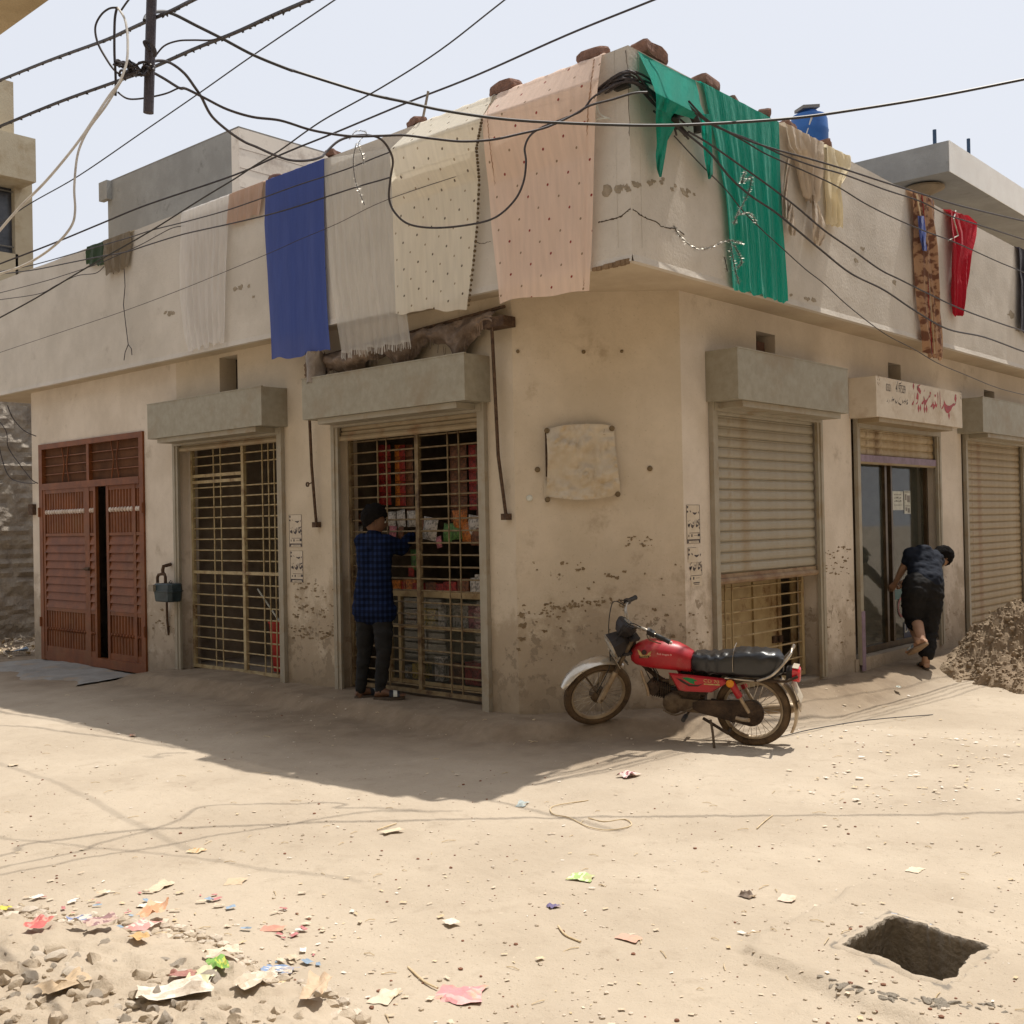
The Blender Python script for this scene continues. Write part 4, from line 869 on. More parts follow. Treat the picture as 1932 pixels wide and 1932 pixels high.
def patches(F, pts, mt, parent, name, df=lambda a, z: 0, seed=1, asp=1.0):
    """irregular flakes lying on the plaster: (photo x, y, radius px)"""
    mb = MB(); rnd.seed(seed)
    for k, (x, y, r) in enumerate(pts):
        a, z = F.px(x, y); a2, _ = F.px(x + r, y); ra = abs(a2 - a); rz = abs(F.px(x, y + r)[1] - z) * asp; n = 11; o = rnd.random() * 20; P = []
        for i in range(n):
            t = 2 * math.pi * i / n; q = 1 + 1.1 * noise.noise(V(math.cos(t) * 1.4, math.sin(t) * 1.4, o)); aa, zz_2 = a + ra * q * math.cos(t), z + rz * q * math.sin(t); P.append(F.pt(aa, df(aa, zz_2) + .0028, zz_2))
        P2 = [p - F.n * .006 for p in P]; mb.add(P + P2, [tuple(range(n))] + [(i, (i + 1) % n, n + (i + 1) % n, n + i) for i in range(n)])
    return build(mb, name, mt, parent, kind='stuff')
def q8(x, y): return ((1700 + x / 3.864) * .62245, (100 + y / 3.864) * .62245)
dQ = lambda a, z: disp_par(a, z, 6.38)
patches(FP, [(*q8(x, y), r) for x, y, r in ((540, 1855, 9), (575, 1840, 5), (660, 1815, 6), (690, 1830, 8), (715, 1810, 6), (770, 1805, 4), (795, 1825, 5))], mBare, bld, 'bare_patch', disp_par, 2)
patches(FQ, [(*q8(x, y), r) for x, y, r in ((850, 1770, 5), (885, 1775, 7), (915, 1770, 4), (1040, 1755, 5), (1090, 1740, 4), (1170, 1745, 4), (1200, 1720, 3), (1300, 1830, 4), (1340, 1790, 3), (1420, 1850, 5), (1460, 1880, 7), (1490, 1850, 4), (1560, 1890, 3))]
        + [(*c3_, r) for c3_, r in (((1182.6 + 1115 * .38789, 62.2 + 1105 * .38789), 4), ((1182.6 + 1150 * .38789, 62.2 + 1050 * .38789), 4), ((1182.6 + 1300 * .38789, 62.2 + 1210 * .38789), 4), ((1182.6 + 880 * .38789, 62.2 + 1295 * .38789), 5), ((1182.6 + 910 * .38789, 62.2 + 1298 * .38789), 4), ((1182.6 + 800 * .38789, 62.2 + 1275 * .38789), 3), ((1182.6 + 1870 * .38789, 62.2 + 1370 * .38789), 5), ((1182.6 + 1900 * .38789, 62.2 + 1440 * .38789), 4))], mBare, bld, 'bare_patch', dQ, 3)
def crack(F, pts, df, r=.0032):
    P = []; rnd.seed(len(pts))
    for i in range(len(pts) - 1):
        for k in range(5):
            f = k / 5; x = pts[i][0] * (1 - f) + pts[i + 1][0] * f + rnd.uniform(-.8, .8); y = pts[i][1] * (1 - f) + pts[i + 1][1] * f + rnd.uniform(-.9, .9); a, z = F.px(x, y); P.append(F.pt(a, df(a, z) + .001, z))
    return build(MB().tube(P, [r * (.5 + rnd.random()) for _ in P], 4, flat=.5), 'plaster_crack', mCrackM, bld)
def q2c(x, y): return 560.2 + x * .38663, y * .38663
crack(FP, [q2c(*p) for p in ((1470, 1085), (1500, 1078), (1545, 1068), (1580, 1058), (1610, 1030), (1632, 1018))], disp_par, .005)
crack(FQ, [q2c(*p) for p in ((1640, 1020), (1670, 1045), (1700, 1062), (1750, 1080), (1780, 1105), (1820, 1112), (1850, 1115), (1900, 1150))], dQ, .005)
crack(FP, [(1180, 95), (1184, 130), (1185, 165), (1188, 230), (1187, 262)], disp_par, .004); crack(FP, [(1122, 205), (1121, 240), (1122, 262)], disp_par, .003)
crack(FP, [q2c(*p) for p in ((870, 1180), (900, 1190), (930, 1180), (950, 1178))], disp_par, .002)
patches(FP, [(313, 590, 3), (320, 592, 4), (326, 590, 3), (443, 545, 4), (455, 542, 5), (470, 540, 3), (478, 560, 3), (612, 508, 4), (612, 520, 3)], mBare, bld, 'bare_patch', disp_par, 8)
# scuffs on the chamfer: the dark ragged band behind the handlebars, dents and flakes round it
rnd.seed(6); S = []
for k in range(60): t = rnd.random(); S.append((1050 + 130 * t, 1150 - 16 * math.sin(t * 2.6) + rnd.gauss(0, 4), rnd.choice((1.5, 2, 3))))
for k in range(28): S.append((rnd.uniform(985, 1070), rnd.uniform(1140, 1165), rnd.choice((1.5, 2, 3))))
for k in range(46): S.append((rnd.uniform(985, 1290), rnd.uniform(1060, 1250), rnd.choice((1, 1.5, 2.2))))
for k in range(26): S.append((rnd.uniform(1180, 1235), rnd.uniform(1012, 1030), rnd.choice((1.2, 2, 2.6))))
S += [(1062, 1063, 4), (1090, 1075, 5), (1100, 1073, 4), (1148, 1085, 5), (1155, 1088, 4), (1110, 1110, 4), (1165, 1090, 5), (1178, 1078, 4), (985, 1205, 7), (988, 1180, 9), (983, 1160, 5), (978, 1225, 5), (1028, 1190, 5), (1058, 1185, 3), (1258, 1160, 4), (1270, 1200, 5), (1235, 1150, 4)]
patches(FC, S, mScuff, bld, 'scuff', disp_ch, 5, .7)
rnd.seed(8); S = []
for x0, x1, y0, y1, n in ((545, 640, 1100, 1130, 26), (545, 635, 1140, 1165, 34), (548, 634, 1180, 1205, 60), (285, 330, 1130, 1200, 16)):
    for k in range(n): S.append((rnd.uniform(x0, x1), rnd.uniform(y0, y1), rnd.choice((1, 1.5, 2.2, 3.2))))
patches(FL, S, mScuff, bld, 'scuff', lambda a, z: 0, 7, .6)
rnd.seed(9); S = []
for x0, x1, y0, y1, n in ((1548, 1604, 1030, 1085, 50), (1296, 1338, 1150, 1230, 14), (1560, 1605, 1100, 1240, 10), (1770, 1810, 1150, 1230, 8)):
    for k in range(n): S.append((rnd.uniform(x0, x1), rnd.uniform(y0, y1), rnd.choice((1, 1.6, 2.4))))
patches(FR, S, mScuff, bld, 'scuff', lambda a, z: 0, 10, .6)
# ================================================================ INSIDE THE SNACK SHOP
mWoodD = mat('dark_wood', lin((92, 68, 48)), lin((66, 48, 34)), scale=9, rough=.7, bump=.1)
ct = thing('shop_counter', 'glass fronted counter with a cream frame just behind the snack shop grille', 'counter', FL.pt(.9, -.5, .03))
DC = -.34
z_c = lambda x, y: FL.px(*c5(x, y), DC)
a_l, z_tt = z_c(415, 1255); a_r, _ = z_c(852, 1255); z_bb = .06
build(MB().fbox(FL, a_r, a_l, DC - .45, DC + .03, z_tt - .03, z_tt + .02), 'counter_top', mCreamD, ct)
fr_ = MB()
for a in (a_l - .02, z_c(470, 1400)[0], a_r + .02): fr_.fbox(FL, a - .018, a + .018, DC - .02, DC + .02, z_bb, z_tt - .03)
for z in (z_bb + .02, .58): fr_.fbox(FL, a_r + .04, a_l - .04, DC - .015, DC + .015, z - .015, z + .015)
build(fr_, 'counter_frame', mCreamD, ct)
mShowG = glass_mat(); mShowG.name = 'showcase_glass'; mShowG.node_tree.nodes['Principled BSDF'].inputs['Alpha'].default_value = .18
build(MB().fbox(FL, a_r + .04, a_l - .04, DC - .004, DC - .001, z_bb + .035, z_tt - .03), 'pane', mShowG, ct)
build(MB().fbox(FL, a_r, a_l, DC - .44, DC - .02, .56, .575), 'shelf', mWoodD, ct)
build(MB().fbox(FL, a_r, a_l, DC - .46, DC - .445, z_bb, z_tt - .03), 'back_panel', mat('louvre_white', lin((150, 140, 122)), lin((120, 110, 94))), ct)
sh_ = thing('back_shelves', 'dark wooden shelves of packed goods along the back of the snack shop', 'shelves', FL.pt(1.2, -2.2, .03))
for k, z in enumerate((.6, 1.05, 1.5, 1.95, 2.35)): build(MB().fbox(FL, .1, 2.4, -2.5, -2.15, z, z + .025), 'shelf', mWoodD, sh_)
for a in (.1, .85, 1.6, 2.38): build(MB().fbox(FL, a, a + .03, -2.5, -2.13, .03, 2.5), 'upright', mWoodD, sh_)
pal = [('red', (168, 46, 40)), ('orange', (206, 116, 42)), ('yellow', (214, 180, 60)), ('green', (86, 132, 60)), ('white', (214, 206, 196)), ('brown', (128, 76, 46)), ('blue', (66, 84, 140)), ('pink', (206, 120, 128))]
PM = {n_: mat('wrapper_' + n_, lin(tuple(int(v * .82 + 12) for v in c)), lin(tuple(int(v * .55 + 14) for v in c)), scale=40, rough=.35, bump=.3, bscale=90, detail=3, contrast=(.45, .52)) for n_, c in pal}
def packet_mesh(n_, w, h, t):
    P = []
    for j in range(7):
        v = j / 6; row = []
        for i in range(7):
            u = i / 6; b = t * (math.sin(u * math.pi) * math.sin(v * math.pi)) ** .6; row.append((w * (u - .5) * (1 - .06 * math.sin(v * math.pi)), b, h * (v - .5)))
        P.append(row)
    mb = MB(); mb.grid(P); mb.grid([[(x, -y, z) for x, y, z in r_][::-1] for r_ in P]); return mb.mesh('packet', PM[n_], smooth=True)
def put(me, name, F, a, d, z, lab, cat, grp, rz=0, ry=0, sc=1):
    o = again(me, name, None, F.pt(a, d, z), label=uniq(lab), category=cat, group=grp); o.rotation_euler = (0, ry, math.atan2(F.n.y, F.n.x) - math.pi / 2 + rz); o.scale = (sc,) * 3; return o
_used = {}
def uniq(l):
    k = _used.get(l, 0); _used[l] = k + 1
    return l if k == 0 else '%s %s' % (('second', 'third', 'fourth', 'fifth', 'sixth', 'seventh', 'eighth')[min(k - 1, 6)], l)
rnd.seed(21)
# hanging strips of sachets high up
for (cx, col) in ((375, 'red'), (405, 'red'), (455, 'orange'), (470, 'red'), (505, 'brown'), (705, 'brown'), (745, 'brown'), (790, 'red'), (820, 'brown')):
    me = packet_mesh(col, .10, .11, .012); a, z = FL.px(*c5(cx, 590), -.5)
    strip_ = thing('sachet_strip', uniq({'red': 'string of red sachets hanging inside the top of the snack shop', 'orange': 'string of orange sachets hanging in the middle of the snack shop top', 'brown': 'string of brown sachets from the left inside the snack shop'}[col]), 'sachets', FL.pt(a, -.5, z), 'sachet strips hanging in the snack shop')
    for k in range(5 if col != 'brown' else 6):
        o = again(me, 'packet', strip_, FL.pt(a, -.5, z - .06 - k * .115)); o.rotation_euler = (0, 0, math.atan2(FL.n.y, FL.n.x) - math.pi / 2)
# row of bagged sweets hanging at head height
for i, (cx, cy, col, s_) in enumerate([(285, 985, 'white', .8), (425, 925, 'white', .9), (470, 925, 'white', 1.1), (522, 925, 'white', 1.0), (432, 985, 'pink', .8), (470, 985, 'brown', .8), (600, 970, 'white', 1.4), (575, 960, 'brown', .8), (680, 990, 'green', 1.1), (720, 980, 'green', 1.0), (735, 930, 'orange', 1.2), (765, 985, 'orange', 1.2), (800, 960, 'white', 1.3), (820, 1000, 'brown', 1.2), (285, 925, 'brown', .7), (640, 1030, 'pink', .7), (540, 1110, 'green', 1.3), (515, 1160, 'red', .7)]):
    a, z = FL.px(*c5(cx, cy), -.28); me = packet_mesh(col, .15, .17, .035)
    put(me, 'sweet_bag', FL, a, -.28, z, '%s bag of sweets hanging behind the snack shop grille' % col, 'bag', 'bags of sweets hanging behind the grille', rnd.uniform(-.3, .3), rnd.uniform(-.2, .2), s_ * .85)
# boxes standing on the counter
def box_mesh(n_, w, h, t): return MB().box(-w / 2, w / 2, -t / 2, t / 2, 0, h).mesh('carton', PM[n_])
for i, (cx, col, w, h) in enumerate([(440, 'orange', .16, .09), (470, 'red', .12, .08), (500, 'orange', .14, .10), (530, 'red', .12, .07), (595, 'brown', .12, .08), (640, 'red', .16, .07), (680, 'red', .14, .09), (740, 'brown', .12, .12), (790, 'white', .08, .13), (815, 'white', .10, .16), (840, 'pink', .07, .15)]):
    a, _ = FL.px(*c5(cx, 1240), DC); put(box_mesh(col, w, h, .09), 'carton', FL, a, DC - .06, z_tt + .02, 'small %s carton on the snack shop counter' % col, 'carton', 'cartons on the snack shop counter', rnd.uniform(-.2, .2))
for i, (cx, z, col, w, h) in enumerate([(610, .575, 'yellow', .18, .16), (680, .575, 'white', .12, .2), (760, .575, 'white', .20, .22), (820, .575, 'pink', .14, .2), (540, .575, 'brown', .16, .14), (560, .08, 'yellow', .14, .14), (655, .08, 'white', .10, .22), (730, .08, 'brown', .16, .18), (810, .08, 'red', .2, .2), (500, .08, 'white', .12, .1)]):
    a, _ = FL.px(*c5(cx, 1400), DC - .2); put(box_mesh(col, w, h, .12), 'carton', FL, a, DC - .2, z, '%s box inside the glass counter, %s shelf' % (col, 'upper' if z > .3 else 'lower'), 'box', 'boxes inside the glass counter', rnd.uniform(-.2, .2))
for k in range(34):
    a = .2 + 2.1 * rnd.random(); z = rnd.choice((.625, 1.075, 1.525, 1.975)); col = rnd.choice([p_[0] for p_ in pal]); put(box_mesh(col, .16, .2 + .12 * rnd.random(), .12), 'carton', FL, a, -2.3, z, 'dim %s packet on the back shelves of the snack shop' % col, 'packet', 'packets on the back shelves', rnd.uniform(-.15, .15))
# a red bucket and a stick behind the left grille
a, z = FL.px(*c4(1368, 1640), -.30)
bk = thing('red_bucket', 'red plastic bucket standing behind the left barred grille', 'bucket', FL.pt(a, -.32, .03)); mBk = mat('bucket_red', lin((176, 44, 34)), lin((150, 36, 28)), rough=.4)
build(MB().lathe(FL.pt(a, -.34, 0), (0, 0, 1), [(0, .03), (.10, .03), (.14, .52), (.15, .52), (.15, .54), (.13, .54), (.09, .05)], 20), 'bucket_body', mBk, bk, smooth=True)
build(MB().tube([FL.pt(FL.px(*c4(1258, 1265), -.35)[0], -.35, FL.px(*c4(1258, 1265), -.35)[1]), FL.pt(a + .02, -.34, .5)], .010, 6), 'broom_stick', mPaper, None, at=FL.pt(a, -.34, .5), label='pale broom stick leaning out of the red bucket', category='stick')
# ================================================================ CLOTHS DRAPED OVER THE PARAPET
def cloth_mat(name, base, alpha=1.0, weave=260, dots=None, stripes=None, rough=.9, trl=.35, wr=.3, c2=None):
    m = bpy.data.materials.new(name); m.use_nodes = True; nt = m.node_tree; N = nt.nodes; L = nt.links
    b = N['Principled BSDF']; b.inputs['Roughness'].default_value = rough; b.inputs['Specular IOR Level'].default_value = .15
    b.inputs['Sheen Weight'].default_value = .15
    at = N.new('ShaderNodeAttribute'); at.attribute_name = 'cuv'
    n1 = N.new('ShaderNodeTexNoise'); n1.inputs['Scale'].default_value = 3; n1.inputs['Detail'].default_value = 6
    mp = N.new('ShaderNodeMapping'); mp.inputs['Scale'].default_value = (9, 1.0, 1); L.new(at.outputs['Vector'], mp.inputs[0]); L.new(mp.outputs[0], n1.inputs[0])
    r = N.new('ShaderNodeMapRange'); r.inputs[1].default_value = .3; r.inputs[2].default_value = .7; r.inputs[3].default_value = .90; r.inputs[4].default_value = 1.04; L.new(n1.outputs['Fac'], r.inputs[0])
    mx = N.new('ShaderNodeMixRGB'); mx.blend_type = 'MULTIPLY'; mx.inputs[0].default_value = 1; mx.inputs[1].default_value = (*base, 1); L.new(r.outputs[0], mx.inputs[2]); col = mx.outputs[0]
    if c2:
        n2 = N.new('ShaderNodeTexNoise'); n2.inputs['Scale'].default_value = 14; n2.inputs['Detail'].default_value = 5; L.new(at.outputs['Vector'], n2.inputs[0]); r2 = N.new('ShaderNodeMapRange'); r2.inputs[1].default_value = .48; r2.inputs[2].default_value = .56; L.new(n2.outputs['Fac'], r2.inputs[0])
        m2 = N.new('ShaderNodeMixRGB'); L.new(r2.outputs[0], m2.inputs[0]); L.new(col, m2.inputs[1]); m2.inputs[2].default_value = (*c2, 1); col = m2.outputs[0]
    if dots:
        for (dc, pit, off, rad) in dots:
            sx = N.new('ShaderNodeSeparateXYZ'); L.new(at.outputs['Vector'], sx.inputs[0])
            def M_(op, a, b_=None):
                q = N.new('ShaderNodeMath'); q.operation = op
                for i, c in ((0, a), (1, b_)):
                    if c is None: continue
                    if isinstance(c, (int, float)): q.inputs[i].default_value = c
                    else: L.new(c, q.inputs[i])
                return q.outputs[0]
            fx = M_('SUBTRACT', M_('FRACT', M_('ADD', M_('DIVIDE', sx.outputs[0], pit[0]), off[0] + 20)), .5)
            fy = M_('SUBTRACT', M_('FRACT', M_('ADD', M_('ADD', M_('DIVIDE', sx.outputs[1], pit[1]), off[1] + 20), M_('MULTIPLY', sx.outputs[0], .9))), .5)
            d2 = M_('ADD', M_('POWER', M_('MULTIPLY', M_('ABSOLUTE', fx), pit[0]), 2), M_('POWER', M_('MULTIPLY', M_('ABSOLUTE', fy), pit[1]), 2))
            ring = M_('LESS_THAN', d2, rad * rad)
            m3 = N.new('ShaderNodeMixRGB'); L.new(ring, m3.inputs[0]); L.new(col, m3.inputs[1]); m3.inputs[2].default_value = (*dc, 1); col = m3.outputs[0]
    L.new(col, b.inputs['Base Color']); b.inputs['Alpha'].default_value = alpha
    tr = N.new('ShaderNodeBsdfTranslucent'); L.new(col, tr.inputs[0]); ms = N.new('ShaderNodeMixShader'); ms.inputs[0].default_value = trl
    out = N['Material Output']; tp = N.new('ShaderNodeBsdfTransparent'); ms2 = N.new('ShaderNodeMixShader'); ms2.inputs[0].default_value = alpha
    b.inputs['Alpha'].default_value = 1
    L.new(b.outputs[0], ms.inputs[1]); L.new(tr.outputs[0], ms.inputs[2]); L.new(tp.outputs[0], ms2.inputs[1]); L.new(ms.outputs[0], ms2.inputs[2]); L.new(ms2.outputs[0], out.inputs[0])
    n4 = N.new('ShaderNodeTexNoise'); n4.inputs['Scale'].default_value = 30; n4.inputs['Detail'].default_value = 6; mp2 = N.new('ShaderNodeMapping'); mp2.inputs['Scale'].default_value = (3, .5, 1); L.new(at.outputs['Vector'], mp2.inputs[0]); L.new(mp2.outputs[0], n4.inputs[0])
    bp = N.new('ShaderNodeBump'); bp.inputs['Strength'].default_value = wr; bp.inputs['Distance'].default_value = .02; L.new(n4.outputs['Fac'], bp.inputs['Height']); L.new(bp.outputs[0], b.inputs['Normal'])
    return m
def cr(pts, t):
    n = len(pts) - 1; x = t * n; i = min(int(x), n - 1); f = x - i
    return tuple(pts[i][k] + (pts[i + 1][k] - pts[i][k]) * f for k in range(2))
def cloth(F, left, right, mt, name, lab, cat, d0=.02, fold=.012, nf=6, bulge=0, bz=4.45, hem=.02, hemf=9, over=.16, nu=60, nv=70, parent=None, seed=1, thick=.0, group=None, cut=None, dfun=None):
    """sheet hung over the parapet: left/right edges traced top to bottom as photo pixels on the plane"""
    dL_ = [p[2] if len(p) > 2 else 0 for p in left]; dR_ = [p[2] if len(p) > 2 else 0 for p in right]
    Lp = [F.px(p[0], p[1], d0 + d) for p, d in zip(left, dL_)]; Rp = [F.px(p[0], p[1], d0 + d) for p, d in zip(right, dR_)]
    sgn = 1 if Rp[0][0] > Lp[0][0] else -1
    P = []; UV = []
    if over:
        for k, (dd, dz) in enumerate(((-over * 2, -.25), (-over, .004), (-.06, .006), (0, .006), (.012, -.004))):
            row = []; uv = []
            for i in range(nu + 1):
                u = i / nu; a = Lp[0][0] * (1 - u) + Rp[0][0] * u; row.append(F.pt(a, dd, ZT + dz + .004 * math.sin(u * 30 + seed))); uv.append((a, .4 - k * .08, 0))
            P.append(row); UV.append(uv)
    for j in range(nv + 1):
        t = j / nv; l = cr(Lp, t); r_ = cr(Rp, t); row = []; uv = []
        for i in range(nu + 1):
            u = i / nu; a = l[0] * (1 - u) + r_[0] * u; z = l[1] * (1 - u) + r_[1] * u
            if over and j == 0: z = ZT - .012
            if over and not (dL_[1] or dR_[1]): z = z if t > .12 else (ZT - .012) * (1 - t / .12) + z * (t / .12) if j else z
            ph = seed * 1.7; g = min(1, t * 2.5 + .12)
            f = fold * g * (math.sin(u * nf * 6.283 + ph + .8 * math.sin(t * 3 + ph)) + .5 * math.sin(u * nf * 2.3 * 6.283 + 2 * ph + t * 2) + .8 * noise.noise(V(u * 5, t * 4, seed)))
            b = float(np.interp(t * (len(dL_) - 1), range(len(dL_)), dL_)) * (1 - u) + float(np.interp(t * (len(dR_) - 1), range(len(dR_)), dR_)) * u
            if bulge:
                h = ZT - z; b = bulge * (h / (ZT - bz) if z > bz else max(.35, 1 - .55 * (bz - z) / .9))
            dd = d0 + fold * 1.6 + f + b
            if dfun: dd += dfun(u, t)
            if j > nv - 4: z -= hem * (noise.noise(V(u * hemf * 2, seed, 3.3)) + .6 * math.sin(u * hemf * 3 + ph)) * (1 - (nv - j) / 4)
            row.append(F.pt(a, max(.012, dd), z)); uv.append((a, z, 0))
        P.append(row); UV.append(uv)
    vs = [p for r0 in P for p in r0]; uvs = [q for r0 in UV for q in r0]
    mb = MB(); mb.grid(P)
    if cut:
        mb.f = [f for f in mb.f if not cut(sum(uvs[i][0] for i in f) / 4, sum(uvs[i][1] for i in f) / 4)]; mb.mi = [0] * len(mb.f)
    at = P[5 if over else 0][nu // 2] if parent is None else None
    o = build(mb, name, mt, parent, smooth=True, at=at)
    me = o.data; A = me.attributes.new('cuv', 'FLOAT_VECTOR', 'POINT')
    if len(me.vertices) == len(uvs): A.data.foreach_set('vector', np.array(uvs, dtype=np.float32).ravel())
    if parent is None:
        o['label'] = lab; o['category'] = cat
        if group: o['group'] = group
    return o, P
def catmull0(P, k=6):
    out = []; n = len(P)
    for i in range(n - 1):
        p0, p1, p2, p3 = P[max(i - 1, 0)], P[i], P[i + 1], P[min(i + 2, n - 1)]
        for j in range(k):
            t = j / k; out.append(.5 * (2 * p1 + (p2 - p0) * t + (2 * p0 - 5 * p1 + 4 * p2 - p3) * t * t + (-p0 + 3 * p1 - 3 * p2 + p3) * t ** 3))
    return out + [P[-1]]
G1 = 'washed cloths drying over the parapet'
mBlueC = cloth_mat('cloth_blue', lin((70, 88, 156)), .95, trl=.2, wr=.15)
mWhiteS = cloth_mat('cloth_white_sheer', lin((240, 236, 232)), .62, trl=.4)
mWhiteS2 = cloth_mat('cloth_white_sheer2', lin((232, 228, 220)), .55, trl=.4)
mCreamC = cloth_mat('cloth_cream_dotted', lin((248, 240, 222)), .76, dots=[(lin((92, 74, 50)), (.17, .22), (0, 0), .010), (lin((170, 152, 124)), (.17, .22), (.5, .5), .009)], trl=.35)
mPinkC = cloth_mat('cloth_pink_dotted', lin((248, 222, 204)), .80, dots=[(lin((150, 40, 36)), (.20, .25), (0, 0), .010), (lin((150, 126, 100)), (.20, .25), (.5, .5), .009)], trl=.35)
mGreenN = cloth_mat('cloth_green', lin((24, 168, 146)), 1, trl=.3, wr=1.0)
mKnit = cloth_mat('cloth_knit', lin((150, 136, 116)), 1, wr=1.0, rough=1); mDkGreen = cloth_mat('cloth_dark_green', lin((66, 84, 62)), 1)
mPeachC = cloth_mat('cloth_peach', lin((206, 176, 156)), .95); mBeige = cloth_mat('cloth_beige', lin((204, 188, 168)), .95, trl=.3); mYell = cloth_mat('cloth_pale_yellow', lin((236, 224, 194)), .97)
mPat = cloth_mat('cloth_patterned', lin((186, 148, 116)), 1, c2=lin((122, 84, 66))); mRedC = cloth_mat('cloth_red', lin((182, 34, 50)), 1, trl=.2, wr=.5); mDarkC = cloth_mat('cloth_dark', lin((46, 42, 54)), 1, wr=.5)
cloth(FP, [(167, 462), (166, 500)], [(200, 452), (200, 500)], mDkGreen, 'hanging_cloth', 'small dark green rag over the left parapet beside the brown knitted rag', 'cloth', nu=14, nv=14, nf=2, group=G1, seed=2)
o, _ = cloth(FP, [(197, 452), (199, 485), (205, 520)], [(250, 437), (249, 465), (244, 505)], mKnit, 'hanging_cloth', 'brown knitted rag with a string dangling from it, near the left end of the parapet', 'cloth', nu=24, nv=24, nf=3, fold=.02, group=G1, seed=3)
s_ = [FP.pt(FP.px(x, y, .04)[0], .04, FP.px(x, y, .04)[1]) for x, y in ((234, 500), (236, 540), (233, 575), (237, 610), (242, 650), (236, 665), (234, 680))]
build(MB().tube(s_, .005, 5), 'string', mWire, o); build(MB().tube([s_[4], FP.pt(FP.px(248, 658, .04)[0], .04, FP.px(248, 658, .04)[1]), FP.pt(FP.px(249, 670, .04)[0], .04, FP.px(249, 670, .04)[1])], .005, 5), 'string', mWire, o)
cloth(FP, [(347, 400), (344, 480), (345, 560), (352, 630), (360, 664)], [(436, 362), (434, 450), (430, 540), (428, 600), (426, 644)], mWhiteS, 'hanging_cloth', 'sheer white scarf with a lace hem left of the blue cloth', 'scarf', nf=7, hem=.03, group=G1, seed=4)
cloth(FP, [(436, 366), (434, 398), (432, 428)], [(500, 342), (498, 372), (494, 404)], mPeachC, 'hanging_cloth', 'short peach rag tucked between the white scarf and the blue cloth', 'cloth', nu=24, nv=20, nf=3, group=G1, seed=5)
cloth(FP, [(503, 338), (500, 420), (506, 520), (510, 600), (513, 680)], [(613, 298), (612, 380), (614, 480), (618, 580), (624, 660)], mBlueC, 'hanging_cloth', 'deep blue cloth hanging far below the parapet, the only blue one', 'cloth', fold=.004, nf=2, hem=.02, hemf=3, group=G1, seed=6, d0=.03)
o, P = cloth(FP, [(613, 300), (618, 420), (628, 540), (648, 666)], [(742, 280), (748, 400), (762, 520), (777, 645)], mWhiteS2, 'hanging_cloth', 'sheer off-white scarf with a fringed hem right of the blue cloth', 'scarf', nf=8, fold=.010, hem=.01, group=G1, seed=7, nu=80, over=0)
mb = MB()
for i in range(0, 80):
    p = P[-1][i]; mb.tube([p + V(0, 0, .02), p + V(rnd.uniform(-.008, .008), rnd.uniform(-.008, .008), -.03 - rnd.random() * .035)], .003, 3)
build(mb, 'fringe', mWhiteS2, o, kind='stuff')
cloth(FP, [(785, 237, 0), (738, 282, .27), (741, 335, .21), (743, 390, .06), (744, 440, .03), (746, 510, .02), (748, 590, .02)], [(930, 187, 0), (909, 224, .24), (897, 280, .18), (903, 340, .06), (900, 420, .03), (892, 500, .02), (882, 582, .02)], mCreamC, 'hanging_cloth', 'cream scarf dotted with small brown motifs, its dark beaded edge beside the pink one', 'scarf', fold=.005, nf=1.3, hem=.02, hemf=2.5, group=G1, seed=8, nu=70, nv=80)
cloth(FP, [(941, 181, 0), (911, 222, .22), (916, 278, .17), (924, 350, .05), (930, 430, .03), (938, 500, .02), (946, 572, .02)], [(1137, 104, 0), (1131, 150, .10), (1126, 200, .10), (1123, 290, .04), (1120, 400, .03), (1118, 480, .02), (1113, 546, .02)], mPinkC, 'hanging_cloth', 'pink scarf dotted with small red motifs, nearest the corner of the parapet', 'scarf', fold=.006, nf=1.1, hem=.02, hemf=2, group=G1, seed=9, nu=80, nv=80)
# dark beaded border on the cream scarf
mBead = mat('bead_trim', lin((110, 92, 64)), lin((70, 56, 38)), scale=60, rough=.7, bump=.6, bscale=90)
pts = [(909, 226, .27), (899, 280, .21), (904, 340, .09), (901, 420, .06), (893, 500, .05), (883, 585, .05)]
bt = [FP.pt(FP.px(x, y, d)[0], d, FP.px(x, y, d)[1]) for x, y, d in pts]
mb = MB()
for i in range(len(bt) - 1):
    for k in range(9):
        p = bt[i].lerp(bt[i + 1], k / 9); mb.ball(p + FP.n * .0, .011 + .003 * ((k + i) % 2), 6)
build(mb, 'beaded_trim', mBead, [o_ for o_ in COL.objects if o_.get('label', '').startswith('cream scarf dotted')][0], kind='stuff')
# scalloped lace borders of the pink scarf
pk = [o_ for o_ in COL.objects if o_.get('label', '').startswith('pink scarf dotted')][0]
for pts in ([(925, 196, .08), (921, 224, .25), (926, 280, .20), (935, 350, .08), (941, 430, .06), (949, 500, .05), (958, 565, .05)], [(1122, 112, .06), (1116, 160, .14), (1110, 220, .13), (1108, 300, .07), (1106, 400, .06), (1104, 480, .05), (1103, 540, .05)]):
    bt = catmull0([FP.pt(FP.px(x, y, d)[0], d, FP.px(x, y, d)[1]) for x, y, d in pts], 14)
    bt = [p + FP.u * .008 * abs(math.sin(i * 1.3)) for i, p in enumerate(bt)]
    build(MB().tube(bt, .0045, 4, flat=.4), 'lace_border', mat('lace_brown', lin((170, 136, 112)), lin((140, 110, 88))), pk)
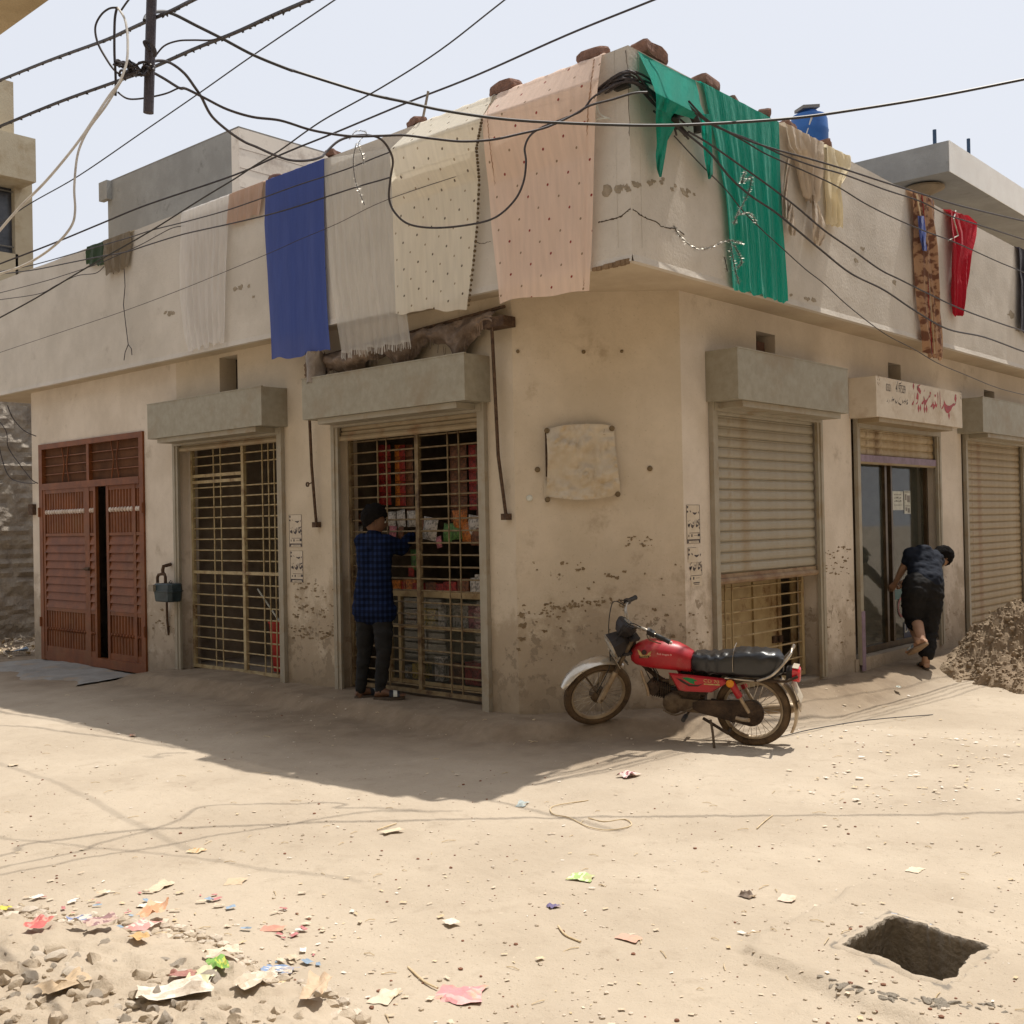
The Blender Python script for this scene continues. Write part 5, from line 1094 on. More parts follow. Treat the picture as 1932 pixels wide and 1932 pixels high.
# --- right face
GRN = [(1353, 178), (1358, 300), (1366, 400), (1372, 500), (1376, 556)]
o, P = cloth(FQ, [(1318, 150), (1345, 260), (1364, 370), (1372, 470), (1378, 545)], [(1466, 224), (1468, 330), (1472, 420), (1478, 500), (1481, 572)], mGreenN, 'hanging_cloth', 'large crinkled green cloth hanging over the right parapet down to the soffit', 'cloth', fold=.010, nf=4.3, hem=.014, hemf=12, group=G1, seed=11, nu=130, nv=80)
# loose green flap pushed out by the cable bundle, near the corner
flap = thing('green_flap', 'torn loose piece of green cloth billowing over the cables next to the corner', 'cloth', FQ.pt(FQ.px(1270, 130)[0], 0, ZT), G1)
def fl_pt(x, y, d): a, z = FQ.px(x, y, d); return FQ.pt(a, d, z)
rows = [[(1203, 96, .0), (1232, 112, .0), (1262, 128, .0), (1292, 143, .0), (1312, 152, .0)],
        [(1213, 118, .07), (1240, 132, .09), (1268, 148, .09), (1298, 163, .07), (1318, 175, .04)],
        [(1226, 145, .16), (1250, 158, .19), (1276, 172, .19), (1304, 188, .15), (1322, 198, .08)],
        [(1237, 175, .24), (1260, 186, .28), (1284, 198, .27), (1310, 212, .22), (1330, 216, .12)],
        [(1240, 206, .22), (1256, 212, .24), (1272, 214, .22), (1300, 222, .17), (1338, 236, .11)]]
P = []
for j in range(25):
    t = j / 24 * 4; i0 = min(int(t), 3); f = t - i0; row = []
    for i in range(33):
        s = i / 32 * 4; k = min(int(s), 3); g = s - k
        q = [((rows[i0][k][c] * (1 - g) + rows[i0][k + 1][c] * g) * (1 - f) + (rows[i0 + 1][k][c] * (1 - g) + rows[i0 + 1][k + 1][c] * g) * f) for c in range(3)]
        row.append(fl_pt(q[0], q[1], max(.012, q[2] + .012 * math.sin(s * 6 + t * 2) * min(1, t))))
    P.append(row)
mb = MB(); mb.grid(P); o = build(mb, 'flap_sheet', mGreenN, flap, smooth=True)
def strip(pts, name, mt, parent, tw=.01, n=28):
    """narrow hanging rag: (x,y,halfwidth_px,d)"""
    P = []
    for j in range(n + 1):
        t = j / n * (len(pts) - 1); i = min(int(t), len(pts) - 2); f = t - i; q = [pts[i][c] * (1 - f) + pts[i + 1][c] * f for c in range(4)]
        row = []
        for k in range(9):
            u = k / 4 - 1; row.append(fl_pt(q[0] + u * q[2], q[1], max(.012, q[3] + tw * math.sin(u * 5 + j * .35) + .02 * (1 - abs(u)))))
        P.append(row)
    mb = MB(); mb.grid(P); return build(mb, name, mt, parent, smooth=True)
strip([(1250, 190, 12, .23), (1250, 230, 13, .15), (1249, 270, 10, .1), (1246, 295, 9, .07), (1245, 318, 6, .06), (1246, 334, 2, .05)], 'hanging_end', mGreenN, flap)
strip([(1262, 200, 24, .20), (1262, 222, 20, .13), (1256, 250, 12, .1), (1252, 268, 6, .08)], 'hanging_end', mGreenN, flap)
strip([(1328, 215, 14, .14), (1334, 260, 9, .1), (1337, 300, 8, .07), (1340, 330, 5, .06), (1338, 338, 2, .05)], 'hanging_end', mGreenN, flap)
for ob in flap.children:
    me = ob.data; A = me.attributes.new('cuv', 'FLOAT_VECTOR', 'POINT'); A.data.foreach_set('vector', np.array([(v.co.x * 3, v.co.z, 0) for v in me.vertices], dtype=np.float32).ravel())
def cuv(ob):
    me = ob.data; A = me.attributes.new('cuv', 'FLOAT_VECTOR', 'POINT'); A.data.foreach_set('vector', np.array([(v.co.x, v.co.z, v.co.y) for v in me.vertices], dtype=np.float32).ravel())
def c3p(x, y): return 1182.6 + x * .38789, 62.2 + y * .38789
o, _ = cloth(FQ, [c3p(740, 440), c3p(765, 560), c3p(800, 620), c3p(830, 790)], [c3p(935, 530), c3p(915, 600), c3p(905, 700), c3p(900, 825)], mBeige, 'hanging_cloth', 'beige knotted shawl with tasselled corners right of the green cloth', 'shawl', fold=.03, nf=5, hem=.04, group=G1, seed=12, nu=40, nv=40)
for pts in ([(800, 820, 1, .05), (795, 880, 7, .06), (800, 940, 9, .07), (808, 985, 5, .05)], [(905, 800, 3, .05), (920, 860, 8, .08), (935, 930, 12, .09), (935, 990, 12, .08), (930, 1035, 6, .05)], [(785, 610, 5, .05), (775, 700, 4, .05), (770, 800, 5, .05), (780, 900, 6, .05)], [(905, 700, 5, .05), (912, 800, 5, .05)]):
    e = strip([(*c3p(x, y), w, d) for x, y, w, d in pts], 'tassel', mBeige, o, tw=.02); cuv(e)
o, _ = cloth(FQ, [c3p(945, 555), c3p(950, 680), c3p(955, 800), c3p(965, 930)], [c3p(1065, 590), c3p(1060, 660), c3p(1000, 750), c3p(1020, 955)], mYell, 'hanging_cloth', 'pale yellow kurta slung over the parapet beside the beige shawl', 'cloth', fold=.03, nf=3, hem=.02, group=G1, seed=13, nu=36, nv=40)
o, _ = cloth(FQ, [c3p(1365, 765), c3p(1385, 950), c3p(1395, 1150), c3p(1405, 1350), c3p(1425, 1560)], [c3p(1470, 815), c3p(1475, 950), c3p(1490, 1200), c3p(1510, 1400), c3p(1515, 1600)], mPat, 'hanging_cloth', 'long narrow tan printed cloth with ribbon borders hanging past the soffit above the sign', 'cloth', fold=.035, nf=2, hem=.03, group=G1, seed=14, nu=40, nv=60)
mb = MB(); b0 = None
for (xs_, xe, c) in ((1420, 1490, 0), (1445, 1478, 1)):
    pts = [fl_pt(*c3p(xs_ - 10, 785), .09), fl_pt(*c3p((xs_ + xe) / 2 - 5, 1000), .10), fl_pt(*c3p(xe - 12, 1300), .10), fl_pt(*c3p(xe + 8, 1560), .09)]
    build(MB().tube(pts, .012, 6, flat=.3), 'ribbon', mRedC if c else mYell, o)
    cuv(COL.objects[-1])
bluep = strip([(*c3p(1430, 890), 6, .11), (*c3p(1440, 980), 7, .11), (*c3p(1450, 1060), 4, .11)], 'blue_patch', mBlueC, o); cuv(bluep)
o, _ = cloth(FQ, [c3p(1550, 850), c3p(1555, 1000), c3p(1560, 1150), c3p(1562, 1250), c3p(1572, 1370)], [c3p(1610, 860), c3p(1672, 930), c3p(1640, 1080), c3p(1630, 1180), c3p(1605, 1370)], mRedC, 'hanging_cloth', 'crimson kameez hanging over the far right parapet', 'cloth', fold=.03, nf=3, hem=.03, group=G1, seed=15, nu=36, nv=60)
build(MB().tube([fl_pt(*c3p(1600, 865), .06), fl_pt(*c3p(1590, 905), .08), fl_pt(*c3p(1612, 985), .08), fl_pt(*c3p(1565, 1010), .08)], .008, 6), 'braid', mPaper, o)
cloth(FQ, [c3p(1895, 1045), c3p(1900, 1200), c3p(1895, 1450)], [c3p(2060, 1130), c3p(2060, 1300), c3p(2060, 1500)], mDarkC, 'hanging_cloth', 'dark maroon cloth at the right edge of the parapet', 'cloth', fold=.02, nf=4, group=G1, seed=16, nu=30, nv=30)
# ================================================================ WIRES
def catmull(P, k=6):
    out = []
    n = len(P)
    for i in range(n - 1):
        p0, p1, p2, p3 = P[max(i - 1, 0)], P[i], P[i + 1], P[min(i + 2, n - 1)]
        for j in range(k):
            t = j / k; out.append(.5 * (2 * p1 + (p2 - p0) * t + (2 * p0 - 5 * p1 + 4 * p2 - p3) * t * t + (-p0 + 3 * p1 - 3 * p2 + p3) * t ** 3))
    return out + [P[-1]]
def a1(x, y): return x * .32218, y * .32218
def a2_(x, y): return 560.2 + x * .38663, y * .38663
GW = 'overhead cables crossing the lane'
def wire(px, t, r, lab, mt=mWire, parent=None, name='overhead_cable', group=GW, n=6, k=6):
    """px: photo pixels; t: forward distance at each point (two numbers = linear), r radius"""
    m_ = len(px)
    if isinstance(t, tuple):
        L_ = [0]
        for i in range(1, m_): L_.append(L_[-1] + math.hypot(px[i][0] - px[i - 1][0], px[i][1] - px[i - 1][1]))
        t = [t[0] + (t[1] - t[0]) * l / L_[-1] for l in L_]
    pts = catmull([dp(x, y, tt) for (x, y), tt in zip(px, t)], k)
    r *= .8 if 'taped' not in lab else .9
    mb = MB().tube(pts, r, n)
    if parent is not None: return build(mb, name, mt, parent, smooth=True), pts
    o = build(mb, name, mt, None, smooth=True, at=pts[0]); o['label'] = lab; o['category'] = 'cable'
    if group: o['group'] = group
    return o, pts
def onP(px, F, d, r, lab, mt=mWire, group=GW, name='overhead_cable', n=6):
    """cable running a little way off a facade: d = offset (two numbers = linear)"""
    m_ = len(px); ds = [d[0] + (d[1] - d[0]) * i / (m_ - 1) for i in range(m_)]
    P = []
    for (x, y), dd in zip(px, ds): a, z = F.px(x, y, dd); P.append(F.pt(a, dd, z))
    pts = catmull(P); o = build(MB().tube(pts, r * .78, n), name, mt, None, smooth=True, at=pts[0]); o['label'] = lab; o['category'] = 'cable'
    if group: o['group'] = group
    return o, pts
def rag(o, pts, seed, n, mt, rr=.004, ln=.05):
    rnd.seed(seed); mb = MB()
    for _ in range(n):
        p = rnd.choice(pts); q = p + V(rnd.uniform(-1, 1), rnd.uniform(-1, 1), rnd.uniform(-1.3, .4)) * ln; mb.tube([p, (p + q) / 2 + V(0, 0, -.006), q], [rr, rr * .8, rr * .3], 4)
    build(mb, 'loose_tape', mt, o, kind='stuff')
ext = lambda a, b, f: (a[0] + (a[0] - b[0]) * f, a[1] + (a[1] - b[1]) * f)
p = [a1(*q) for q in ((0, 470), (300, 350), (610, 238), (740, 180), (860, 125), (1000, 65), (1130, 0))]
o, pts = wire([ext(p[0], p[1], 1.5)] + p + [ext(p[-1], p[-2], 4)], (8.2, 4.2), .011, 'thick taped black cable, upper of the two passing behind the hanging pole'); rag(o, pts, 1, 160, mWireG, .006, .012)
p = [a1(*q) for q in ((0, 740), (340, 600), (660, 485), (860, 410), (1130, 290), (1380, 190), (1600, 90), (1810, 0))]
o, pts = wire([ext(p[0], p[1], 1.2)] + p + [ext(p[-1], p[-2], 3)], (8.4, 4.4), .012, 'thick taped black cable, lower of the two meeting at the tangled joint'); rag(o, pts, 2, 240, mWireG, .006, .013)
p = [a1(*q) for q in ((1960, 0), (1480, 325), (1160, 550), (840, 770), (460, 1030), (180, 1190), (0, 1310))]
wire([ext(p[0], p[1], 2)] + p + [ext(p[-1], p[-2], 1)], (7.0, 12), .0075, 'thin straight wire running from the top edge down to the far left', mWireG)
p = [(952, 0), (830, 95), (720, 165)] + [a1(*q) for q in ((1932, 680), (1800, 765), (1640, 880), (1500, 965), (1370, 1050), (1180, 1165), (870, 1360), (520, 1560), (220, 1740), (0, 1860))]
wire([ext(p[0], p[1], 2)] + p + [ext(p[-1], p[-2], 1)], (6.3, 7.4), .0065, 'thin wire crossing over the grey roof room and down across the left parapet', mWireG)
p = [a2_(*q) for q in ((1740, 0), (1320, 170), (870, 370), (540, 500), (180, 650), (0, 722))] + [a1(*q) for q in ((1590, 930), (1360, 1030), (860, 1200), (590, 1310), (300, 1430), (0, 1545))]
wire([ext(p[0], p[1], 2)] + p + [ext(p[-1], p[-2], 1)], (7.2, 12), .0115, 'long black cable from the top centre edge to the left end of the parapet')
p = [a1(*q) for q in ((845, 120), (865, 85), (930, 68), (1010, 80), (1150, 150), (1300, 225), (1490, 325), (1700, 410))] + [a2_(*q) for q in ((0, 350), (340, 455), (540, 500), (720, 540), (1000, 580), (1300, 600), (1700, 612))] + [c3p(*q) for q in ((400, 442), (800, 415), (1100, 375), (1500, 310), (1932, 225), (2300, 150), (3000, 0), (4200, -260))]
wire(p, [5.6 + (7.15 - 5.6) * min(1, i / 9) for i in range(len(p))], .0115, 'grey cable sagging right across the picture in front of the corner', mWireG)
p = [a1(*q) for q in ((860, 370), (930, 355), (1000, 370), (1080, 430), (1140, 510), (1180, 570), (1240, 680), (1340, 770), (1430, 830), (1500, 860), (1600, 905), (1700, 938), (1800, 940), (1880, 920))] + [a2_(*q) for q in ((140, 745), (200, 690), (270, 665), (350, 660), (410, 680), (450, 730), (468, 790), (455, 880), (450, 970), (480, 1040), (550, 1095), (680, 1112), (850, 1095), (970, 1060), (1060, 980), (1105, 890), (1118, 790), (1112, 720), (1140, 660), (1200, 620), (1300, 580), (1390, 540), (1440, 480), (1500, 440), (1550, 415))]
wire(p, [5.6 + (7.45 - 5.6) * min(1, i / 22) for i in range(len(p))], .0095, 'black cable hanging in a deep loop in front of the cream and pink scarves')
p = [a1(*q) for q in ((870, 410), (960, 460), (1050, 515), (1090, 520), (1200, 575), (1330, 640), (1480, 685), (1640, 705), (1800, 755))] + [a2_(*q) for q in ((150, 650), (270, 665), (400, 663), (520, 660), (650, 675), (800, 690), (950, 682), (1080, 655), (1220, 620), (1350, 560), (1430, 515), (1540, 485), (1640, 455), (1710, 450))]
wire(p, [5.6 + (7.40 - 5.6) * min(1, i / 18) for i in range(len(p))], .0095, 'black cable from the tangled joint to the corner bracket, running above the deep loop')
wire([a1(*q) for q in ((690, 540), (740, 575), (800, 580), (900, 565), (980, 545), (1050, 515), (1090, 520))], (5.7, 5.6), .006, 'short curved black wire under the tangled joint')
wire([a1(*q) for q in ((905, 335), (960, 270), (1040, 240), (1130, 235), (1240, 235), (1300, 215))], (5.6, 5.6), .006, 'short arched wire right of the hanging pole')
wire([a1(*q) for q in ((690, 45), (640, 50), (590, 90), (558, 160), (572, 250), (620, 340), (670, 410), (720, 440), (770, 420))], (5.6, 5.6), .007, 'big oval loop of dark blue cable left of the hanging pole')
wire([a1(*q) for q in ((685, 45), (672, 120), (670, 300), (676, 420), (678, 500), (676, 560))], (5.58, 5.58), .008, 'dark blue cable end hanging straight down inside the oval loop')
wire([a1(*q) for q in ((800, -60), (745, 10), (710, 60))], (5.5, 5.55), .006, 'short grey wire end at the top left of the hanging pole', mWireG)
wire([a1(*q) for q in ((690, 45), (730, 110), (746, 200), (748, 290), (745, 340), (735, 390), (700, 480), (640, 560), (560, 680), (480, 800), (380, 930), (260, 1070), (130, 1200), (40, 1300), (-60, 1420))], (5.5, 5.0), .0075, 'thick white cable sweeping from the joint down to the left edge, upper one', mWireW)
wire([a1(*q) for q in ((740, 430), (700, 490), (620, 620), (530, 740), (480, 830), (450, 930), (435, 1100), (440, 1230), (420, 1320), (340, 1420), (220, 1510), (100, 1570), (-60, 1620))], (5.6, 5.2), .007, 'white cable sweeping from the joint down to the left edge, lower one', mWireW)
# pole hanging into the picture with the tangled joint
pole = thing('hanging_pole', 'dark steel pipe end hanging in from the top edge, a cable tangle tied to it', 'pole', dp(281, 100, 5.6))
build(MB().tube([dp(287, -60, 5.6), dp(286, 0, 5.6), dp(280, 213, 5.6)], .026, 12), 'pipe', mat('pole_grey', lin((88, 84, 92)), lin((70, 66, 74)), rough=.5, metal=.3), pole)
rnd.seed(11); mb = MB()
for k in range(16):
    c = a1(rnd.uniform(700, 870), rnd.uniform(370, 440)); P = [dp(c[0] + rnd.uniform(-14, 14), c[1] + rnd.uniform(-9, 9), 5.56 + rnd.uniform(-.04, .04)) for _ in range(5)]; mb.tube(catmull(P, 4), .006, 5)
for k in range(5): 
    P = [dp(280 + 6 * math.cos(t) + rnd.uniform(-1, 1), 124 + k * 3 + 2 * math.sin(t), 5.6 + .035 * math.sin(t)) for t in np.linspace(0, 6.3, 9)]; mb.tube(P, .006, 5)
for off in (0, 6, 12): mb.tube(catmull([dp(*a1(x + off, y), 5.55) for x, y in ((870, 300), (850, 270), (842, 245), (862, 243), (885, 265), (900, 300), (898, 330))], 4), .006, 5)
build(mb, 'wire_tangle', mWire, pole, kind='stuff')
# cables along the left parapet
p = [a2_(*q) for q in ((460, 740), (270, 815), (140, 860), (0, 905))] + [a1(*q) for q in ((1480, 1180), (1300, 1240), (1080, 1300), (900, 1345), (760, 1390), (500, 1465), (200, 1550), (0, 1590), (-100, 1610))]
onP([(1155, 165), (1000, 205), (860, 245)] + p, FP, (.02, .35), .008, 'black cable along the left parapet, upper of the pair behind the scarves')
p = [a2_(*q) for q in ((440, 870), (300, 910), (130, 965))] + [a1(*q) for q in ((1800, 1190), (1600, 1250), (1350, 1310), (1080, 1370), (880, 1430), (740, 1475), (600, 1500), (400, 1540), (200, 1580), (0, 1605), (-100, 1615))]
onP([(900, 285), (800, 315)] + p, FP, (.05, .40), .009, 'black cable along the left parapet, lower of the pair behind the scarves')
p = [(900, 320)] + [a2_(*q) for q in ((440, 975), (200, 1090), (0, 1175))] + [a1(*q) for q in ((1560, 1490), (1100, 1680), (730, 1820))] + [(129, 622), (0, 665), (-40, 680)]
onP(p, FP, (.12, .5), .004, 'very thin wire slanting low across the whole left parapet')
onP([a1(*q) for q in ((1080, 1322), (1010, 1335), (930, 1375), (830, 1430), (700, 1490), (560, 1550), (380, 1610), (250, 1650), (0, 1715), (-80, 1735))], FP, (.03, .45), .006, 'kinked wire dropping leftwards from the white lace scarf')
onP([a1(*q) for q in ((610, 1560), (560, 1600), (450, 1615), (330, 1670), (230, 1720), (0, 1755), (-80, 1765))], FP, (.1, .45), .006, 'short wire slanting left under the brown knitted rag')
# cables on the right
GR = 'cables strung along the right parapet'
for lab, q, d, r_ in (('topmost of the black cables fanning out along the right parapet', ((300, 330), (400, 430), (560, 510), (700, 560), (880, 610), (1050, 660), (1250, 725), (1440, 785), (1600, 835), (1780, 880), (1932, 915), (2100, 950)), (.2, .9), .010),
                      ('second from the top of the black cables fanning out along the right parapet', ((300, 350), (410, 445), (600, 520), (750, 590), (900, 645), (1060, 690), (1250, 760), (1430, 820), (1560, 885), (1700, 930), (1932, 1005), (2100, 1060)), (.2, .8), .009),
                      ('third from the top of the black cables, crossing the beige shawl and the red kameez', ((330, 390), (400, 435), (560, 520), (680, 590), (860, 670), (1020, 745), (1160, 830), (1300, 900), (1440, 960), (1600, 1020), (1800, 1110), (1932, 1165), (2100, 1240)), (.2, .7), .008),
                      ('fourth from the top of the black cables, sagging over the patterned cloth', ((300, 480), (410, 545), (560, 650), (700, 750), (830, 850), (960, 960), (1090, 1050), (1230, 1150), (1330, 1200), (1470, 1270), (1620, 1340), (1780, 1400), (1932, 1450), (2100, 1500)), (.15, .6), .010),
                      ('fifth from the top of the black cables, sagging lowest across the right parapet', ((130, 380), (250, 460), (400, 580), (500, 700), (600, 790), (720, 870), (830, 960), (950, 1060), (1090, 1170), (1250, 1250), (1400, 1350), (1560, 1440), (1740, 1480), (1932, 1550), (2100, 1600)), (.05, .6), .011),
                      ('lowest black wire passing under the patterned cloth to the far right pier', ((230, 500), (350, 630), (480, 760), (560, 860), (660, 960), (770, 1060), (870, 1150), (960, 1220), (1080, 1330), (1250, 1460), (1400, 1540), (1510, 1605), (1640, 1660), (1800, 1725), (1932, 1760), (2060, 1790)), (.03, .35), .006)):
    onP([c3p(*v) for v in q], FQ, d, r_, lab, group=GR)
# bracket and tape at the corner
cb = thing('cable_bracket', 'black taped cable bracket fixed just below the top of the parapet corner', 'bracket', V(6.38, 4.5, 4.5))
c0 = V(6.36, 4.48, FP.px(1172, 158)[1])
build(MB().obox(c0 + V(.0, .06, 0), V(.02, 0, 0), V(0, .06, 0), V(0, 0, .05)), 'clamp', mBlack, cb)
rnd.seed(5); mb = MB()
for k in range(10):
    P = [FP.pt(.22 + rnd.uniform(-.05, .1), .02, c0.z + rnd.uniform(-.04, .02)), V(6.34 - rnd.random() * .03, 4.47 - rnd.random() * .03, c0.z + rnd.uniform(-.03, .05)), FQ.pt(6.6 + rnd.uniform(-.05, .1), .04 + rnd.random() * .05, c0.z - .06 + rnd.uniform(-.05, .05)), FQ.pt(6.9 + rnd.uniform(-.1, .1), .05 + rnd.random() * .06, c0.z - .22 + rnd.uniform(-.08, .05))]
    mb.tube(catmull(P, 5), .008, 5)
build(mb, 'cable_bundle', mWire, cb, kind='stuff')
P = [FQ.pt(FQ.px(*c3p(x, y), .16)[0], .16, FQ.px(*c3p(x, y), .16)[1]) for x, y in ((235, 425), (250, 395), (290, 385), (320, 400), (340, 440), (345, 485))]
build(MB().tube(catmull(P, 5), [.03] * 26, 8), 'black_hose_bend', mBlack, cb, smooth=True)
P = [FP.pt(FP.px(x, y, .08)[0], .08, FP.px(x, y, .08)[1]) for x, y in ((1125, 192), (1132, 215), (1140, 228))]
mb = MB()
for k in range(4): mb.tube(catmull([P[0], P[1] + V(.0, .02 * k, -.01 * k), P[2] + V(0, .03 * k - .05, .01 * k)], 4), .005, 5)
build(mb, 'frayed_tape', mPaper, cb, kind='stuff')
# silver tinsel caught on the wires and wall
mTin = mat('silver_tinsel', lin((190, 184, 172)), lin((120, 112, 98)), scale=60, rough=.35, metal=.4, bump=0)
def tinsel(paths, F, d, lab, dens=900, ln=.032):
    tp = []
    for q in paths:
        P = [F.pt(F.px(x, y, d)[0], d, F.px(x, y, d)[1]) for x, y in q]; tp.append(catmull(P, 8))
    t = thing('tinsel_garland', lab, 'tinsel', tp[0][0]); mb = MB(); rnd.seed(len(lab))
    for pts in tp:
        L_ = sum((pts[i + 1] - pts[i]).length for i in range(len(pts) - 1)); n = int(L_ * dens)
        for _ in range(n):
            i = rnd.randrange(len(pts) - 1); p = pts[i].lerp(pts[i + 1], rnd.random()); v = V(rnd.gauss(0, 1), rnd.gauss(0, 1), rnd.gauss(0, 1)).normalized() * ln * rnd.uniform(.5, 1.1); w_ = v.orthogonal().normalized() * .0022
            mb.add([p - w_, p + w_, p + v], [(0, 1, 2)])
    build(mb, 'tinsel_strands', mTin, t, kind='stuff')
    mb = MB()
    for pts in tp: mb.tube(pts, .003, 4)
    build(mb, 'string', mWireG, t)
tinsel([[c3p(*q) for q in ((230, 940), (260, 990), (330, 1045), (400, 1045), (490, 1010), (560, 1025))], [c3p(*q) for q in ((505, 1020), (515, 1090), (530, 1160), (545, 1220))], [c3p(*q) for q in ((520, 1030), (560, 1110), (540, 1140))], [c3p(*q) for q in ((475, 1090), (490, 1160))]], FQ, .12, 'silver tinsel draped from the wall crack across the foot of the green cloth')
tinsel([[c3p(*q) for q in ((575, 675), (560, 730), (605, 700), (590, 780), (550, 860), (520, 930))], [c3p(*q) for q in ((550, 880), (600, 880), (635, 930))]], FQ, .16, 'silver tinsel knot hanging on the middle of the green cloth')
tinsel([[a2_(*q) for q in ((255, 680), (290, 640), (340, 650), (300, 700), (320, 760), (325, 800))], [a2_(*q) for q in ((290, 700), (275, 780), (285, 880), (310, 950), (330, 1000))]], FP, .35, 'silver tinsel bunch caught where two cables meet above the off-white scarf', 500)
# stray wires by the far left gatepost
for k, (q, lab) in enumerate((([(14, 765), (25, 790), (45, 812), (68, 823)], 'short slack wire against the alley wall, uppermost'), ([(-5, 790), (12, 815), (16, 845), (40, 880), (60, 905), (72, 912)], 'long slack wire looping from the left edge to the switch box by the gate'), ([(-5, 825), (5, 870), (18, 900), (40, 910), (66, 912)], 'lowest slack wire at the left edge, ending at the switch box by the gate'))):
    a_f = Frame(tuple(FL.pt(8.5, 0, 0).xy), (0, 1), (-1, 0)); onP([*q], FL, (.3, .02), .008, lab, group='slack wires beside the gate')
# ================================================================ BUILDINGS BEHIND AND BESIDE
# roof room rising behind the left parapet
XB = 10.2
def hx(x, y, X): d = ray(x, y); t = X / d.x; return CAM + d * t
def hy(x, y, Y): d = ray(x, y); t = Y / d.y; return CAM + d * t
pc = hx(436, 247, XB); pl = hx(203, 350, XB); pr = hy(600, 292, pc.y)
rr_ = thing('rooftop_room', 'plain cement roof room with a cream sunlit side, rising behind the left parapet', 'roof room', (XB, pc.y, ZS + .15))
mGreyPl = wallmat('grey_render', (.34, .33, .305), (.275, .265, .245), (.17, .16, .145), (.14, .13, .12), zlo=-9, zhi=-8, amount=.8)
zt = pc.z
yl = pl.y
build(MB().box(XB, XB + .2, pc.y + .003, yl, ZS + .1, zt), 'wall', mGreyPl, rr_)
build(MB().box(XB - .10, XB - .001, yl - .15, yl + .13, zt - .32, zt + .01), 'slab_nib', mGreyPl, rr_)
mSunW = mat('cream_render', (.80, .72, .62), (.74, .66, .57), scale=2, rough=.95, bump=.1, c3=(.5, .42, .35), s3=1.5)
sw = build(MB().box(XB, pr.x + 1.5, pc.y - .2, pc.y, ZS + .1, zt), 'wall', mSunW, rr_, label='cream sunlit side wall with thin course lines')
for k in range(7):
    z0 = zt - .32 - .30 * k
    build(MB().box(XB + .01, pr.x + 1.49, pc.y - .205, pc.y - .2005, z0, z0 + .008), 'course_line', mat('course_line', (.36, .30, .26)), sw)
build(MB().box(XB + .002, pr.x + 1.4, pc.y - .19, yl - .01, zt - .004, zt + .03), 'roof', mConc, rr_)
# right-hand roof room with a wide flat canopy
YB = 7.0
c1 = hy(1788, 265, YB - .9)           # canopy corner (near)
rr2 = thing('stair_room', 'cream stair room with a wide flat cement canopy standing on the right roof', 'roof room', (c1.x, YB, ZS + .15))
cl = hx(1640, 302, c1.x); zc = c1.z
zb = hy(1788, 322, YB - .9).z
cr_ = c1.x + 7
mb = MB(); mb.box(c1.x, cr_, c1.y, cl.y + 1.2, zb, zc); build(mb, 'canopy_slab', mGreyPl, rr2)
mb = MB(); mb.box(c1.x + .02, cr_, c1.y - .012, c1.y - .002, zb, zc + .01); build(mb, 'canopy_fascia', mat('fascia_cream', (.82, .80, .75), (.76, .73, .68), scale=3, rough=.9, bump=.1), rr2)
wx = hy(1745, 400, YB).x
build(MB().box(wx + .02, cr_, YB, YB + .2, ZS + .1, zb), 'wall', mat('cream_render2', (.78, .74, .67), (.70, .66, .6), scale=2, rough=.95, bump=.1), rr2)
build(MB().box(wx, wx + .2, YB + .2, cl.y + 1.0, ZS + .1, zb), 'wall', mGreyPl, rr2)
pxx = hy(1745, 400, YB - .35).x
build(MB().tube([V(pxx, YB - .35, ZS + .1), V(pxx, YB - .35, zb)], .07, 14), 'pillar', mat('pillar_cream', (.55, .50, .43)), rr2)
build(MB().lathe(V(pxx, YB - .35, zb - .16), (0, 0, 1), [(.08, 0), (.30, .10), (.30, .13), (.0, .13)], 20), 'pillar_cap', mat('cap_tan', lin((150, 132, 108))), rr2)
wn = hy(1757, 470, YB).x
build(MB().box(wn, wn + .16, YB - .01, YB - .002, ZS + .9, ZS + 1.5), 'window_slit', mat('vent_dark', (.07, .055, .045)), rr2)
build(MB().tube([hy(1818, 330, YB - .1) - V(0, 0, .0), hy(1818, 330, YB - .1) + V(0, 0, .01)], .05, 12), 'lamp_base', mRust, rr2)
mRebar = mat('pipe_blue', lin((60, 84, 110)), lin((44, 60, 82)), rough=.5)
for x, y0, y1, dd_ in ((1763, 245, 285, .4), (1827, 262, 300, .5)):
    p = hy(x, y0, c1.y + dd_); 
    build(MB().tube([V(p.x, p.y, zc - .02), p], .03, 8), 'pipe_stub', mRebar, rr2)
# far building to the left
bl = thing('left_house', 'sunlit cream two storey house with a projecting slab, at the far left edge', 'house', dp(0, 700, 17))
mLH = mat('house_cream', lin((188, 176, 152)), lin((172, 158, 134)), scale=1.2, rough=.95, bump=.15, c3=lin((160, 142, 114)), s3=1.4)
LY = 18.2
def lb(x0, y0, x1, y1, Y0, name, mt, dep=2.5, par=None, x0w=None):
    a = hy(x0, y1, Y0); b = hy(x1, y0, Y0); X0 = a.x if x0w is None else x0w
    return build(MB().box(X0, b.x, Y0, Y0 + dep, a.z, b.z), name, mt, par or bl)
lb(-60, 262, 67, 316, LY - .5, 'slab', mLH)
lb(-60, 155, 25, 262, LY - .1, 'upper_wall', mLH)
wl = MB()
def seg(x0, y0, x1, y1):
    a = hy(x0, y1, LY); b = hy(x1, y0, LY); wl.box(a.x, b.x, LY, LY + .25, a.z, b.z)
seg(34, 316, 60, 780); seg(-60, 480, 34, 780); seg(-60, 316, 34, 322)
build(wl, 'wall', mLH, bl)
wf = lb(-60, 322, 34, 480, LY + .12, 'window', mat('window_dark_glass', lin((70, 72, 78)), lin((48, 50, 56)), rough=.2, spec=.6), .04)
